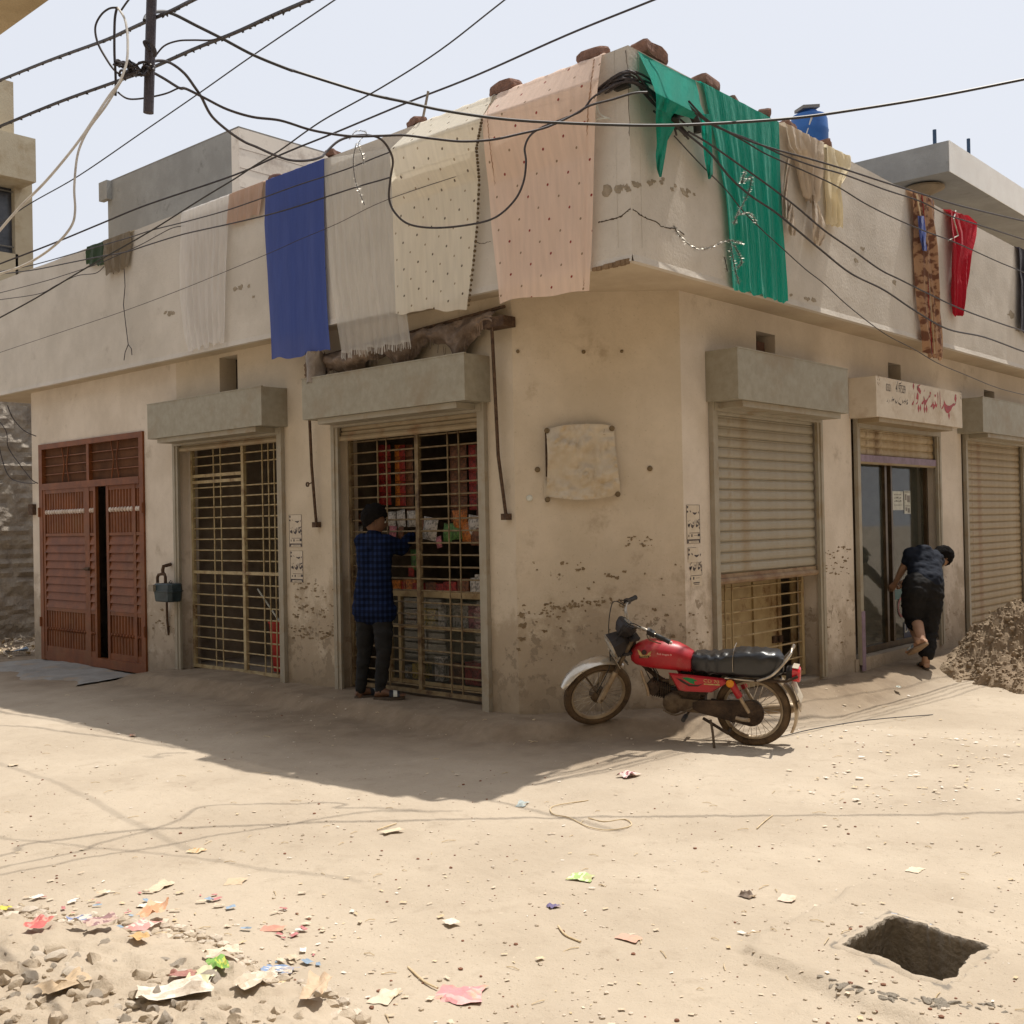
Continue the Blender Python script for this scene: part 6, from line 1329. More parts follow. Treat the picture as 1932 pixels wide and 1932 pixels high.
for y in (332, 345, 470, 452): 
    a = hy(-60, y, LY + .06); b = hy(34, y, LY + .06)
    build(MB().tube([a, V(b.x, b.y, a.z)], .012, 6), 'bar', mat('bar_grey', lin((120, 116, 110))), wf)
# overhead balcony slab of the house on the left, seen from below
bs = thing('overhead_balcony', 'underside of a pale balcony slab jutting in at the top left corner', 'balcony', dp(20, 20, 5.0))
zz_ = 1.5 + (dp(0, 65, 5.0).z - 1.5)
e0 = gp(0, 66, zz_); e1 = gp(92, 0, zz_); dd_ = (e1 - e0).normalized(); nn_ = V(-dd_.y, dd_.x, 0)
if nn_.dot(gp(10, 10, zz_) - e0) < 0: nn_ = -nn_
p0 = e0 - dd_ * 2.5; p1 = e1 + dd_ * 4
build(MB().extr([p0, p1, p1 + nn_ * 1.5, p0 + nn_ * 1.5], V(0, 0, .14)), 'slab', mat('balcony_plaster', lin((170, 154, 126)), lin((150, 134, 106)), scale=3, rough=.95, bump=.2), bs)
# rough grey brick wall down the alley
YA = 17.6
al = thing('alley_wall', 'rough unplastered grey brick wall closing the alley at the left', 'wall', hy(0, 1190, YA))
mAl = mat('rough_render', (.34, .30, .25), (.24, .205, .17), scale=4, rough=1, bump=1, bscale=9, bdist=.06, c3=(.42, .37, .31), s3=2.5)
a = hy(-60, 1185, YA); b = hy(130, 700, YA); nx, nz = 60, 60
P = []
for j in range(nz + 1):
    row = []
    for i in range(nx + 1):
        x = a.x + (b.x - a.x) * i / nx; z = -.6 + (3.8 + .6) * j / nz
        cz = (z * 6.5) % 1; cs = .03 if cz < .2 else 0
        row.append(V(x, YA + cs - .05 * noise.noise(V(x * 2, z * 5, 1)) - .04 * noise.noise(V(x * 7, z * 12, 1)), z))
    P.append(row)
mb = MB(); mb.grid(P); build(mb, 'wall_face', mAl, al)
# houses on the camera's side of the crossing (unseen, added and made tall to cut the sky light on the shops)
for lb_, x0, x1, y0, y1, h in (('unseen plain cream house added behind the viewer across the crossing', -16, -4.5, -13, 5, 10), ('unseen plain tan house added across the lane facing the shops on the right', -3, 22, -13, -4.8, 9.0), ('unseen plain tan house added across the lane facing the shops on the left', -14, -3.6, 7, 24, 9.0)):
    hs_ = thing('unseen_house', lb_, 'house', ((x0 + x1) / 2, (y0 + y1) / 2, -.1))
    build(MB().box(x0, x1, y0, y1, -.6, h), 'wall', mLH if y1 < 6 else mGreyPl, hs_)
    build(MB().box(x0 - .3, x1 + .3, y0 - .3, y1 + .3, h, h + .15), 'roof_slab', mConc, hs_)
# blue water tank
tc_ = hy(1527, 262, 7.2); tr = 35 / FOC * (tc_ - CAM).dot(CF)
tk = thing('water_tank', 'blue plastic water tank with ribbed lid on the roof behind the green cloth', 'water tank', (tc_.x, tc_.y, ZS + .2))
mBlue = mat('tank_blue', lin((52, 104, 170)), lin((40, 86, 150)), scale=3, rough=.45, bump=.02)
zt_ = hy(1527, 221, 7.2).z
build(MB().lathe((tc_.x, tc_.y, 0), (0, 0, 1), [(tr, ZS + .2), (tr * 1.0, ZS + .5), (tr * 1.03, ZS + .52), (tr, ZS + .55), (tr, zt_ - .25), (tr * 1.03, zt_ - .22), (tr, zt_ - .19), (tr * .97, zt_ - .06), (tr * .9, zt_), (tr * .45, zt_ + .02), (tr * .45, zt_ + .07), (0, zt_ + .08)], 32), 'tank_body', mBlue, tk, smooth=True)
build(MB().obox((tc_.x - .05, tc_.y, zt_ + .10), (tr * .45, -tr * .25, .02), (.06, .10, 0), (0, 0, .022)), 'lid_brick', mConc, tk)
build(MB().tube([(tc_.x - tr * 1.0, tc_.y - tr * .1, zt_ - .5), (tc_.x - tr * .8, tc_.y - tr * .55, zt_ - .1), (tc_.x - tr * .5, tc_.y - tr * .6, zt_ + .0)], .015, 6), 'rope', mWireW, tk)
# ================================================================ MOTORCYCLE
IR = V(math.cos(PSI), -math.sin(PSI), 0); ID = V(math.sin(PSI), math.cos(PSI), 0)   # level right / away directions
ROOTP = gpi(1418, 1405); ROOTP.z -= .004
hd = R(20)
bf = -IR * math.cos(hd) + ID * math.sin(hd); bl_v = V(0, 0, 1).cross(bf)
TB = Matrix((bf, bl_v, V(0, 0, 1))).transposed().to_4x4(); TB.translation = ROOTP
_fp = ROOTP + bf * 1.15; _pit = math.atan2(ground_h(_fp.x, _fp.y) - ROOTP.z - .0, 1.15)
TB = TB @ Matrix.Rotation(-_pit, 4, 'Y') @ Matrix.Rotation(R(-8), 4, 'X') @ Matrix.Scale(.93, 4)          # leans on its side stand, towards the viewer
bike = thing('motorcycle', 'dusty red motorcycle with black vinyl seat cover, leaning on its stand before the chamfered wall', 'motorcycle', ROOTP)
RAKE = R(26); HEAD = V(.965, 0, .70); WB = 1.225; WR = .285
sax = V(-math.sin(RAKE), 0, math.cos(RAKE))
TS = TB @ Matrix.Translation(HEAD) @ Matrix.Rotation(R(40), 4, sax) @ Matrix.Translation(-HEAD)
def bp(mb, name, mt, T=None, parent=None, smooth=True, **k):
    T = T or TB; mb.v = [tuple(T @ V(*p)) for p in mb.v]; return build(mb, name, mt, parent or bike, smooth=smooth, **k)
mRedP = mat('bike_red', lin((172, 28, 38)), lin((150, 26, 34)), scale=6, rough=.42, bump=.0, c3=lin((150, 76, 64)), s3=5, spec=.4, coat=.1)
mTyre = mat('dusty_tyre', lin((112, 92, 70)), lin((70, 58, 46)), scale=9, rough=.95, bump=.4, bscale=90)
mChrome = mat('old_chrome', lin((190, 182, 170)), lin((140, 128, 112)), scale=14, rough=.28, metal=.85, bump=.02)
mDirtM = mat('dirty_metal', lin((120, 104, 84)), lin((78, 64, 50)), scale=12, rough=.7, metal=.4, bump=.15, c3=lin((60, 46, 34)), s3=6)
mFend = mat('fender_dusty', lin((176, 160, 136)), lin((140, 120, 96)), scale=7, rough=.45, metal=.3, bump=.03)
mEng = mat('engine_grime', lin((82, 66, 52)), lin((44, 34, 27)), scale=10, rough=.8, metal=.2, bump=.3)
mSeat = mat('black_vinyl', lin((26, 26, 29)), lin((18, 18, 20)), scale=8, rough=.33, bump=.1, bscale=25, spec=.6, bdist=.01)
mPlasB = mat('black_plastic', lin((48, 44, 44)), lin((36, 32, 32)), scale=10, rough=.5, bump=.03)
def wheel(T, c, front):
    c = V(*c); root = MB()
    pr = []
    for k in range(14):
        t = 2 * math.pi * k / 14; pr.append((WR - .031 + .031 * math.cos(t), .031 * math.sin(t)))
    root.lathe(c, (0, 1, 0), pr + [pr[0]], 56)
    w_ = bp(root, 'wheel', mTyre, T, label='front wheel' if front else 'rear wheel')
    mb = MB(); mb.lathe(c, (0, 1, 0), [(WR - .058, -.022), (WR - .066, -.02), (WR - .078, -.008), (WR - .078, .008), (WR - .066, .02), (WR - .058, .022), (WR - .064, .0), (WR - .058, -.022)], 56); bp(mb, 'rim', mFend, T, w_)
    mb = MB()
    for k in range(36):
        a = 2 * math.pi * k / 36; b = a + (.42 if k % 2 else -.42); sy = .028 if (k // 2) % 2 else -.028
        mb.tube([c + V(.045 * math.cos(b), sy, .045 * math.sin(b)), c + V((WR - .075) * math.cos(a), 0, (WR - .075) * math.sin(a))], .0022, 4)
    bp(mb, 'spokes', mChrome, T, w_, kind='stuff')
    mb = MB(); r_ = .062 if front else .068
    mb.lathe(c, (0, 1, 0), [(0, -.05), (.018, -.05), (.02, -.036), (r_, -.034), (r_ + .004, -.02), (r_ + .004, .02), (r_, .034), (.03, .04), (.018, .055), (0, .055)], 28); bp(mb, 'hub', mDirtM, T, w_)
    return w_
wheel(TB, (0, 0, WR), False)
FAX = V(WB, 0, WR)
wheel(TS, FAX, True)
# front fork, head and bars (steer with TS)
ft = HEAD + V(.012, 0, .075)
foff = V(math.cos(RAKE), 0, math.sin(RAKE)) * .035
def fk(s, z0, z1, y): return FAX + sax * s + V(0, y, 0)
L_f = (HEAD - FAX).dot(sax)
for y in (-.075, .075):
    mb = MB(); mb.tube([fk(-.03, 0, 0, y), fk(.02, 0, 0, y), fk(.24, 0, 0, y), fk(.26, 0, 0, y)], [.020, .024, .024, .021], 12); o = bp(mb, 'fork_leg', mFend, TS)
    mb = MB(); mb.tube([fk(.25, 0, 0, y), fk(L_f + .09, 0, 0, y)], .0165, 12); bp(mb, 'fork_tube', mPlasB if y < 0 else mDirtM, TS, o)
mb = MB()
for s in (L_f - .05, L_f + .085): mb.obox(FAX + sax * s + V(-.01, 0, 0), V(.035, 0, .0), V(0, .10, 0), sax * .012)
bp(mb, 'fork_yoke', mPlasB, TS, smooth=False)
bp(MB().tube([FAX + V(0, -.10, 0), FAX + V(0, .10, 0)], .012, 8), 'axle', mDirtM, TS)
hb = FAX + sax * (L_f + .10)
def sidebar(sg): return [hb + V(-.01, sg * .0, .0), hb + V(-.005, sg * .045, .02), hb + V(.0, sg * .10, .10), hb + V(-.02, sg * .17, .135), hb + V(-.09, sg * .27, .12), hb + V(-.17, sg * .345, .09)]
pts = catmull(sidebar(-1)[::-1][:-1] + sidebar(1), 5)
hbar = bp(MB().tube(pts, .0115, 10), 'handlebar', mChrome, TS)
for sg in (1, -1):
    e = V(*sidebar(sg)[-1]); q = V(*sidebar(sg)[-2]); d = (e - q).normalized()
    bp(MB().tube([e - d * .115, e - d * .10, e - d * .005, e + d * .008], [.014, .018, .018, .021], 10), 'grip', mBlack, TS, hbar)
    bp(MB().tube([e + d * .008, e + d * .026], [.013, .012], 10), 'bar_end', mChrome, TS, hbar)
    k = e - d * .15; bp(MB().obox(k, d * .03, V(0, 0, .02), d.cross(V(0, 0, 1)) * .02), 'switch_pod', mPlasB, TS, hbar, smooth=False)
    lv = [k + V(.035, 0, -.01), k + V(.05, sg * .05, -.015) + d * .02, k + V(.045, 0, -.02) + d * .13]
    bp(MB().tube(catmull(lv, 4), .006, 6, flat=.6), 'lever', mDirtM, TS, hbar)
mb = MB(); k = V(*sidebar(1)[3]); mb.tube(catmull([k, k + V(.1, -.02, .04), hb + V(.14, .04, -.08), hb + V(.02, .03, -.28)], 6), .004, 6); k = V(*sidebar(-1)[3]); mb.tube(catmull([k, k + V(.12, .02, .06), hb + V(.16, -.03, -.05), hb + V(.0, -.03, -.3)], 6), .004, 6)
mb.tube(catmull([hb + V(.05, 0, .0), hb + V(.16, 0, -.12), FAX + sax * .3 + V(.06, .05, 0), FAX + V(.03, .055, .05)], 6), .004, 6); bp(mb, 'control_cables', mBlack, TS, kind='stuff')
# speedometer and boxy headlamp
def boxloft(secs, T, name, mt, parent=None, **k):
    """secs: list of (centre, half x-dir vector, half y) rounded rectangles"""
    P = []
    for c, hv, hy_ in secs:
        c = V(*c); hv = V(*hv); P.append([c + hv * a + V(0, hy_ * b, 0) for a, b in ((-1, -.6), (-.6, -1), (.6, -1), (1, -.6), (1, .6), (.6, 1), (-.6, 1), (-1, .6))])
    mb = MB(); mb.grid(P, True); mb.add(P[0], [tuple(range(8))[::-1]]); mb.add(P[-1], [tuple(range(8))]); return bp(mb, name, mt, T, parent, **k)
ax_h = V(math.cos(R(-22)), 0, math.sin(R(-22))); up_h = V(-ax_h.z, 0, ax_h.x)
hc = hb + V(.085, 0, -.075)
hl = boxloft([(hc - ax_h * .07, up_h * .045, .05), (hc - ax_h * .03, up_h * .07, .075), (hc + ax_h * .05, up_h * .085, .09), (hc + ax_h * .075, up_h * .088, .092)], TS, 'headlamp', mPlasB, smooth=False)
boxloft([(hc + ax_h * .075, up_h * .088, .092), (hc + ax_h * .088, up_h * .088, .092)], TS, 'rim', mChrome, hl, smooth=False)
boxloft([(hc + ax_h * .086, up_h * .078, .082), (hc + ax_h * .096, up_h * .06, .066)], TS, 'lens', mat('lamp_lens', lin((190, 186, 176)), lin((160, 156, 148)), rough=.15, spec=.7, bump=0), hl)
sc_ = hb + V(.045, 0, .055); ud = V(-math.sin(R(35)), 0, math.cos(R(35))); fd_ = V(ud.z, 0, -ud.x)
sp_ = boxloft([(sc_ - ud * .06, fd_ * .045, .05), (sc_ - ud * .01, fd_ * .065, .085), (sc_ + ud * .03, fd_ * .068, .09), (sc_ + ud * .045, fd_ * .055, .078)], TS, 'speedometer', mPlasB, smooth=False)
mb = MB(); mb.lathe(sc_ + ud * .046, ud, [(.045, 0), (.045, .006), (0, .006)], 20); bp(mb, 'dial', mat('dial_grey', lin((120, 118, 112)), lin((90, 88, 84)), rough=.2), TS, sp_)
# front number plate
pc_ = hc + V(.045, 0, -.145); pd = V(math.cos(R(-25)), 0, math.sin(R(-25))); pu = V(-pd.z, 0, pd.x)
mPlate = mat('plate_white', lin((186, 176, 158)), lin((150, 136, 116)), scale=14, rough=.5, bump=.03)
mb = MB().obox(pc_, pd * .002, V(0, .095, 0), pu * .045); pt_ = bp(mb, 'number_plate', mPlate, TS, smooth=False)
def btext(s, c, ex, ey, size, mt, parent, T, name='lettering', sx=1):
    cu = bpy.data.curves.new('t', 'FONT'); cu.body = s; cu.align_x = 'CENTER'; cu.align_y = 'CENTER'; t = bpy.data.objects.new('t', cu); COL.objects.link(t)
    me = bpy.data.meshes.new_from_object(t.evaluated_get(bpy.context.evaluated_depsgraph_get())); bpy.data.objects.remove(t)
    mb = MB(); mb.add([c + ex * (v.co.x * size * sx) + ey * (v.co.y * size) for v in me.vertices], [tuple(p.vertices) for p in me.polygons]); bpy.data.meshes.remove(me)
    return bp(mb, name, mt, T, parent, smooth=False)
btext('N2553', pc_ + pd * .004, V(0, 1, 0), pu, .062, mPrint, pt_, TS)
btext('N2553', pc_ - pd * .004, V(0, -1, 0), pu, .062, mPrint, pt_, TS)
# front mudguard: chrome-white blade over the wheel
def fender(c, a0, a1, r0, hw, T, name, mt, drop=.35, lip=.0, n=26):
    P = []
    for i in range(n + 1):
        a = a0 + (a1 - a0) * i / n; e = 1 - .35 * (abs(2 * i / n - 1)) ** 6
        row = []
        for k in range(9):
            t = (k / 8 - .5) * 2; y = hw * e * math.sin(t * 1.35) / math.sin(1.35); r_ = r0 + hw * drop * (math.cos(t * 1.35) - .2)
            row.append(c + V(math.cos(a) * r_, y, math.sin(a) * r_))
        P.append(row)
    Q = [[p + (c + V(0, p.y - c.y, 0) - p).normalized() * .004 for p in r_] for r_ in P]
    mb = MB(); mb.grid(P); mb.grid([r_[::-1] for r_ in Q]); mb.grid([[r_[0] for r_ in P], [r_[0] for r_ in Q]]); mb.grid([[r_[-1] for r_ in Q], [r_[-1] for r_ in P]])
    return bp(mb, name, mt, T)
mFendW = mat('chrome_fender', lin((214, 208, 198)), lin((180, 168, 150)), scale=5, rough=.22, metal=.65, bump=.01)
ff_ = fender(FAX, R(22), R(128), WR + .028, .062, TS, 'front_mudguard', mFendW)
mb = MB()
for y in (-.066, .066): mb.tube([FAX + V(0, y, .0), FAX + V(math.cos(R(60)) * (WR + .03), y * .9, math.sin(R(60)) * (WR + .03))], .005, 6)
bp(mb, 'stay', mDirtM, TS, ff_)
# frame
mb = MB()
mb.tube(catmull([HEAD + sax * .05, HEAD + V(-.05, 0, -.05), V(.70, 0, .60), V(.45, 0, .54), V(.25, 0, .50), V(.02, 0, .53), V(-.2, 0, .57)], 5), .024, 10)
mb.tube([HEAD - sax * .09, HEAD + sax * .09], .032, 12)
mb.tube(catmull([HEAD + V(-.02, 0, -.08), V(.80, 0, .50), V(.66, 0, .42)], 5), .018, 8)
for y in (-.10, .10):
    mb.tube([V(.33, y * .6, .30), V(0, y, WR)], .016, 8); mb.tube([V(.28, y, .52), V(-.25, y, .56), V(-.33, y * .8, .60)], .012, 8)
bp(mb, 'frame', mEng)
# tank: lofted sections front to back
def tank_sec(x, zb, zt, w, kn, n=24):
    out = []
    for k in range(n):
        t = 2 * math.pi * k / n; c, s = math.cos(t), math.sin(t)
        y = w * (abs(c) ** .62) * (1 if c > 0 else -1); z = (zb + zt) / 2 + (zt - zb) / 2 * (abs(s) ** .75) * (1 if s > 0 else -1)
        if s > .3: y *= 1 - .30 * ((s - .3) / .7) ** 1.2
        out.append(V(x, y * (1 - kn * (1 if s > -.2 else .4)), z))
    return out
secs = [(.955, .60, .655, .03, 0), (.94, .575, .69, .07, 0), (.90, .555, .725, .105, 0), (.83, .545, .755, .125, 0), (.74, .54, .765, .132, 0), (.66, .54, .762, .13, .02), (.58, .54, .75, .122, .06), (.52, .54, .725, .112, .10), (.475, .54, .70, .105, .12), (.465, .545, .69, .09, .12)]
P = [tank_sec(*s) for s in secs]; mb = MB(); mb.grid(P, True); mb.add(P[0], [tuple(range(24))]); mb.add(P[-1], [tuple(range(24))[::-1]])
tank = bp(mb, 'fuel_tank', mRedP)
mb = MB().lathe(V(.72, 0, .763), (0, 0, 1), [(.035, 0), (.037, .012), (.03, .02), (0, .02)], 20); bp(mb, 'filler_cap', mChrome, None, tank)
mGold = mat('decal_gold', lin((196, 168, 110)), lin((150, 124, 74)), scale=40, rough=.4, bump=0); mGreenD = mat('decal_green', lin((20, 120, 66)), lin((16, 96, 54)), rough=.4, bump=0); mDecB = mat('decal_dark', lin((62, 40, 36)), lin((46, 30, 28)), rough=.5, bump=0); mDecW = mat('decal_white', lin((226, 196, 190)), lin((200, 170, 160)), rough=.5, bump=0)
def poly(pts, y, name, mt, parent, off=.0):
    mb = MB(); mb.extr([V(x, y, z) for x, z in pts], V(0, .0015, 0)); return bp(mb, name, mt, None, parent, smooth=False)
YT = .1335
poly([(.875, .70), (.85, .685), (.835, .66), (.80, .665), (.79, .68), (.765, .70), (.775, .665), (.745, .665), (.70, .660), (.77, .652), (.84, .648), (.862, .66)], YT - .006, 'winged_badge', mGold, tank)
poly([(.858, .65), (.78, .662), (.782, .646), (.86, .634)], YT - .004, 'badge_band', mDecB, tank)
btext('PRIDER', V(.82, YT + .0, .648), V(-1, 0, 0), V(0, 0, 1), .020, mGold, tank, None)
mb = MB().lathe(V(.822, YT - .004, .685), (0, 1, 0), [(0, .001), (.020, .001), (.020, .003), (0, .003)], 16); bp(mb, 'badge_roundel', mDecB, None, tank)
btext('Red dragon 9', V(.665, YT + .001, .683), V(-1, 0, 0), V(0, 0, 1), .021, mDecW, tank, None)
# side panels
for sg in (1, -1):
    pp = [(.635, .535), (.20, .535), (.165, .515), (.30, .415), (.50, .400), (.555, .405)]
    mb = MB(); A_ = [V(x, sg * .105, z) for x, z in pp]; cx_ = sum(p.x for p in A_) / 6; cz_ = sum(p.z for p in A_) / 6
    B2 = [V(cx_ + (p.x - cx_) * .90, sg * .128, cz_ + (p.z - cz_) * .86) for p in A_]
    mb.add(A_ + B2, [(i, (i + 1) % 6, 6 + (i + 1) % 6, 6 + i) for i in range(6)] + [tuple(range(6, 12))]); mb.add([V(p.x, sg * .10, p.z) for p in A_], [tuple(range(6))])
    pn = bp(mb, 'side_panel', mRedP, smooth=False)
    if sg > 0:
        poly([(.525, .512), (.485, .52), (.44, .515), (.40, .50), (.43, .497), (.425, .472), (.46, .478), (.49, .495)], .1285, 'leaf_decal', mGreenD, pn)
        poly([(.57, .508), (.53, .50), (.50, .485), (.46, .466), (.40, .47), (.36, .485), (.40, .457), (.47, .452), (.53, .48)], .1283, 'swoosh_decal', mDecB, pn)
        btext('CD 70', V(.30, .1296, .508), V(-1, 0, 0), V(0, 0, 1), .034, mGold, pn, None, sx=1.3); poly([(.355, .487), (.235, .492), (.235, .483), (.355, .478)], .1285, 'stripe_decal', mGold, pn)
bp(MB().obox(V(.45, 0, .45), V(.11, 0, 0), V(0, .09, 0), V(0, 0, .07)), 'battery_box', mEng, smooth=False)
# seat under a loose vinyl cover
P = []; n = 34; rnd.seed(4)
for i in range(n + 1):
    t = i / n; x = .485 - .70 * t
    zt = np.interp(t, [0, .06, .25, .42, .55, .8, .93, 1], [.655, .70, .705, .725, .752, .765, .762, .715]); zb = np.interp(t, [0, .1, .6, .9, 1], [.56, .545, .545, .555, .60]); w = np.interp(t, [0, .08, .35, .8, .95, 1], [.07, .105, .125, .128, .11, .05])
    row = []
    for k in range(26):
        a = 2 * math.pi * k / 26; c, s = math.cos(a), math.sin(a); y = w * abs(c) ** .5 * (1 if c > 0 else -1); z = (zt + zb) / 2 + (zt - zb) / 2 * abs(s) ** .6 * (1 if s > 0 else -1)
        wr = .005 * noise.noise(V(t * 22, a * 1.2, 1)) + .006 * noise.noise(V(t * 12 + a, a * 2.5, 4)) + (.006 * math.sin(t * 60 + a * 3) * math.exp(-((t - .25) / .12) ** 2))
        row.append(V(x, y * (1 + wr * 6), z + wr * 1.6 + (.012 * (zt > .6) * 0)))
    P.append(row)
mb = MB(); mb.grid(P, True); mb.add(P[0], [tuple(range(26))]); mb.add(P[-1], [tuple(range(26))[::-1]])
seat = bp(mb, 'seat', mSeat)
mb = MB().tube(catmull([V(.14, .133, .60), V(.145, .13, .70), V(.14, .10, .775), V(.14, 0, .792)], 5), .0028, 5); bp(mb, 'seam_piping', mChrome, None, seat)
mb = MB()   # carry rail
for sg in (1, -1): mb.tube(catmull([V(-.04, sg * .13, .55), V(-.14, sg * .14, .60), V(-.22, sg * .145, .69), V(-.272, sg * .12, .77), V(-.276, sg * .06, .80)], 6), .010, 8)
mb.tube([V(-.276, .06, .80), V(-.276, -.06, .80)], .010, 8); mb.tube([V(-.02, .135, .548), V(.2, .125, .545)], .007, 6)
bp(mb, 'grab_rail', mChrome)
# rear mudguard, lamp, plate
rf = fender(V(0, 0, WR), R(28), R(205), WR + .035, .07, TB, 'rear_mudguard', mFend, n=36)
boxloft([(V(-.24, 0, .60), V(0, 0, .045), .045), (V(-.285, 0, .605), V(0, 0, .05), .06)], TB, 'lamp_bracket', mPlasB, rf, smooth=False)
mLens = mat('tail_lens_red', lin((210, 30, 44)), lin((180, 24, 36)), rough=.2, spec=.6, bump=0)
tl_ = boxloft([(V(-.285, 0, .605), V(0, 0, .055), .062), (V(-.325, 0, .60), V(0, 0, .055), .062), (V(-.34, 0, .59), V(0, 0, .045), .052)], TB, 'tail_lamp', mLens, smooth=False)
boxloft([(V(-.284, 0, .658), V(.0, 0, .004), .063), (V(-.328, 0, .654), V(.0, 0, .004), .063)], TB, 'trim', mPlate, tl_, smooth=False)
mb = MB().obox(V(-.322, 0, .47), V(-.035, 0, -.07), V(0, .085, 0), V(.003, 0, -.0015)); bp(mb, 'number_plate', mPlate, smooth=False)
mb = MB().obox(V(-.345, 0, .36), V(-.012, 0, -.035), V(0, .06, 0), V(.004, 0, 0)); bp(mb, 'mud_flap', mFend, smooth=False)
# shocks
for sg in (1, -1):
    a = V(.165, sg * .125, .535); b = V(.01, sg * .125, WR + .01); d = (b - a)
    mb = MB().tube([a, a + d * .06, a + d * .07, a + d * .52, a + d * .54], [.018, .02, .029, .026, .02], 14); s_ = bp(mb, 'rear_shock', mRedP)
    bp(MB().tube([a + d * .5, b], .015, 10), 'damper_rod', mFend, None, s_)
    mb = MB().lathe(a + V(-.01, sg * .028, -.02), (0, sg, 0), [(.030, 0), (.030, .008), (.024, .014), (0, .014)], 18); bp(mb, 'reflector', mat('reflector_amber', lin((214, 140, 30)), lin((190, 120, 24)), rough=.25, bump=0), None, s_)
# chain case, swing arm, exhaust, stands
cc = MB(); cy_ = .085
prof = [V(.0 + .098 * math.cos(t), cy_, WR + .098 * math.sin(t)) for t in np.linspace(R(72), R(288), 18)] + [V(.38, cy_, .245), V(.44, cy_, .27), V(.44, cy_, .32), V(.38, cy_, .345)]
cc.extr(prof, V(0, .03, 0)); cc.lathe(V(0, cy_ + .03, WR), (0, 1, 0), [(.085, 0), (.075, .008), (.03, .008), (.02, .02), (0, .02)], 24)
bp(cc, 'chain_case', mEng, smooth=False)
bp(MB().tube(catmull([V(.62, -.09, .36), V(.60, -.12, .24), V(.42, -.14, .20), V(.1, -.15, .21), V(.0, -.15, .23)], 5), .02, 10), 'exhaust_pipe', mDirtM)
bp(MB().tube([V(.12, -.155, .215), V(.06, -.155, .225), V(-.27, -.16, .28), V(-.31, -.16, .285)], [.025, .04, .042, .03], 14), 'silencer', mFend)
bp(MB().tube(catmull([V(.30, .11, .20), V(.27, .17, .12), V(.24, .235, -.005)], 4), .010, 8), 'side_stand', mDirtM)
mb = MB()
for sg in (1, -1): mb.tube([V(.36, sg * .09, .2), V(.16, sg * .14, .12)], .012, 8)
mb.tube([V(.16, -.14, .12), V(.16, .14, .12)], .012, 8); bp(mb, 'centre_stand', mEng)
mb = MB(); mb.tube([V(.48, -.22, .22), V(.48, .22, .22)], .010, 8)
pg = bp(mb, 'footrest_bar', mDirtM)
for sg in (1, -1): bp(MB().tube([V(.48, sg * .16, .225), V(.48, sg * .26, .225)], .018, 10), 'peg_rubber', mBlack, None, pg)
for sg in (1,): bp(MB().tube(catmull([V(.10, .14, .25), V(.06, .16, .25), V(.0, .19, .26)], 4), .016, 8), 'pillion_peg', mFend)
bp(MB().tube(catmull([V(.44, .12, .28), V(.56, .15, .22), V(.66, .15, .25)], 4), .007, 6), 'gear_lever', mDirtM)
# engine: horizontal cylinder, finned, round covers
mb = MB(); mb.obox(V(.50, 0, .315), V(.11, 0, 0), V(0, .075, 0), V(0, 0, .075)); mb.obox(V(.42, 0, .30), V(.06, 0, 0), V(0, .06, 0), V(0, 0, .06))
eng = bp(mb, 'engine', mEng, smooth=False)
mb = MB()
for k in range(9):
    x = .63 + k * .017; mb.obox(V(x, 0, .37 + k * .002), V(.004, 0, 0), V(0, .068, 0), V(0, 0, .062))
mb.obox(V(.705, 0, .38), V(.09, 0, 0), V(0, .045, 0), V(0, 0, .045)); bp(mb, 'finned_cylinder', mEng, None, eng, smooth=False, kind='stuff')
mb = MB(); mb.lathe(V(.765, .0, .385), (0, 1, 0), [(0, -.08), (.05, -.08), (.058, -.06), (.058, .06), (.05, .08), (0, .08)], 20); bp(mb, 'cylinder_head', mEng, None, eng)
mb = MB(); mb.lathe(V(.595, .07, .29), (0, 1, 0), [(.082, 0), (.082, .022), (.07, .034), (.02, .036), (0, .036)], 28); mb.obox(V(.46, .085, .29), V(.09, 0, 0), V(0, .02, 0), V(0, 0, .05)); bp(mb, 'crankcase_cover', mDirtM, None, eng)
mb = MB().obox(V(.60, .02, .46), V(.04, 0, 0), V(0, .03, 0), V(0, 0, .04)); mb.tube([V(.62, .02, .45), V(.70, .01, .43)], .018, 8); bp(mb, 'carburettor', mDirtM, None, eng, smooth=False)
mb = MB()
for k in range(7):
    a = V(.9 - rnd.random() * .1, rnd.uniform(-.05, .06), .55 + rnd.random() * .05); mb.tube(catmull([a, a + V(-.08, .03, -.08 - rnd.random() * .05), V(.68 + rnd.random() * .08, .05, .40), V(.55, .06, .38 + rnd.random() * .05)], 5), .004, 5)
bp(mb, 'hoses', mBlack, None, eng, kind='stuff')
bp(MB().tube(catmull([V(.86, .07, .52), V(.83, .085, .45), V(.80, .09, .38), V(.79, .09, .33)], 4), .012, 8), 'crash_bar', mFend)
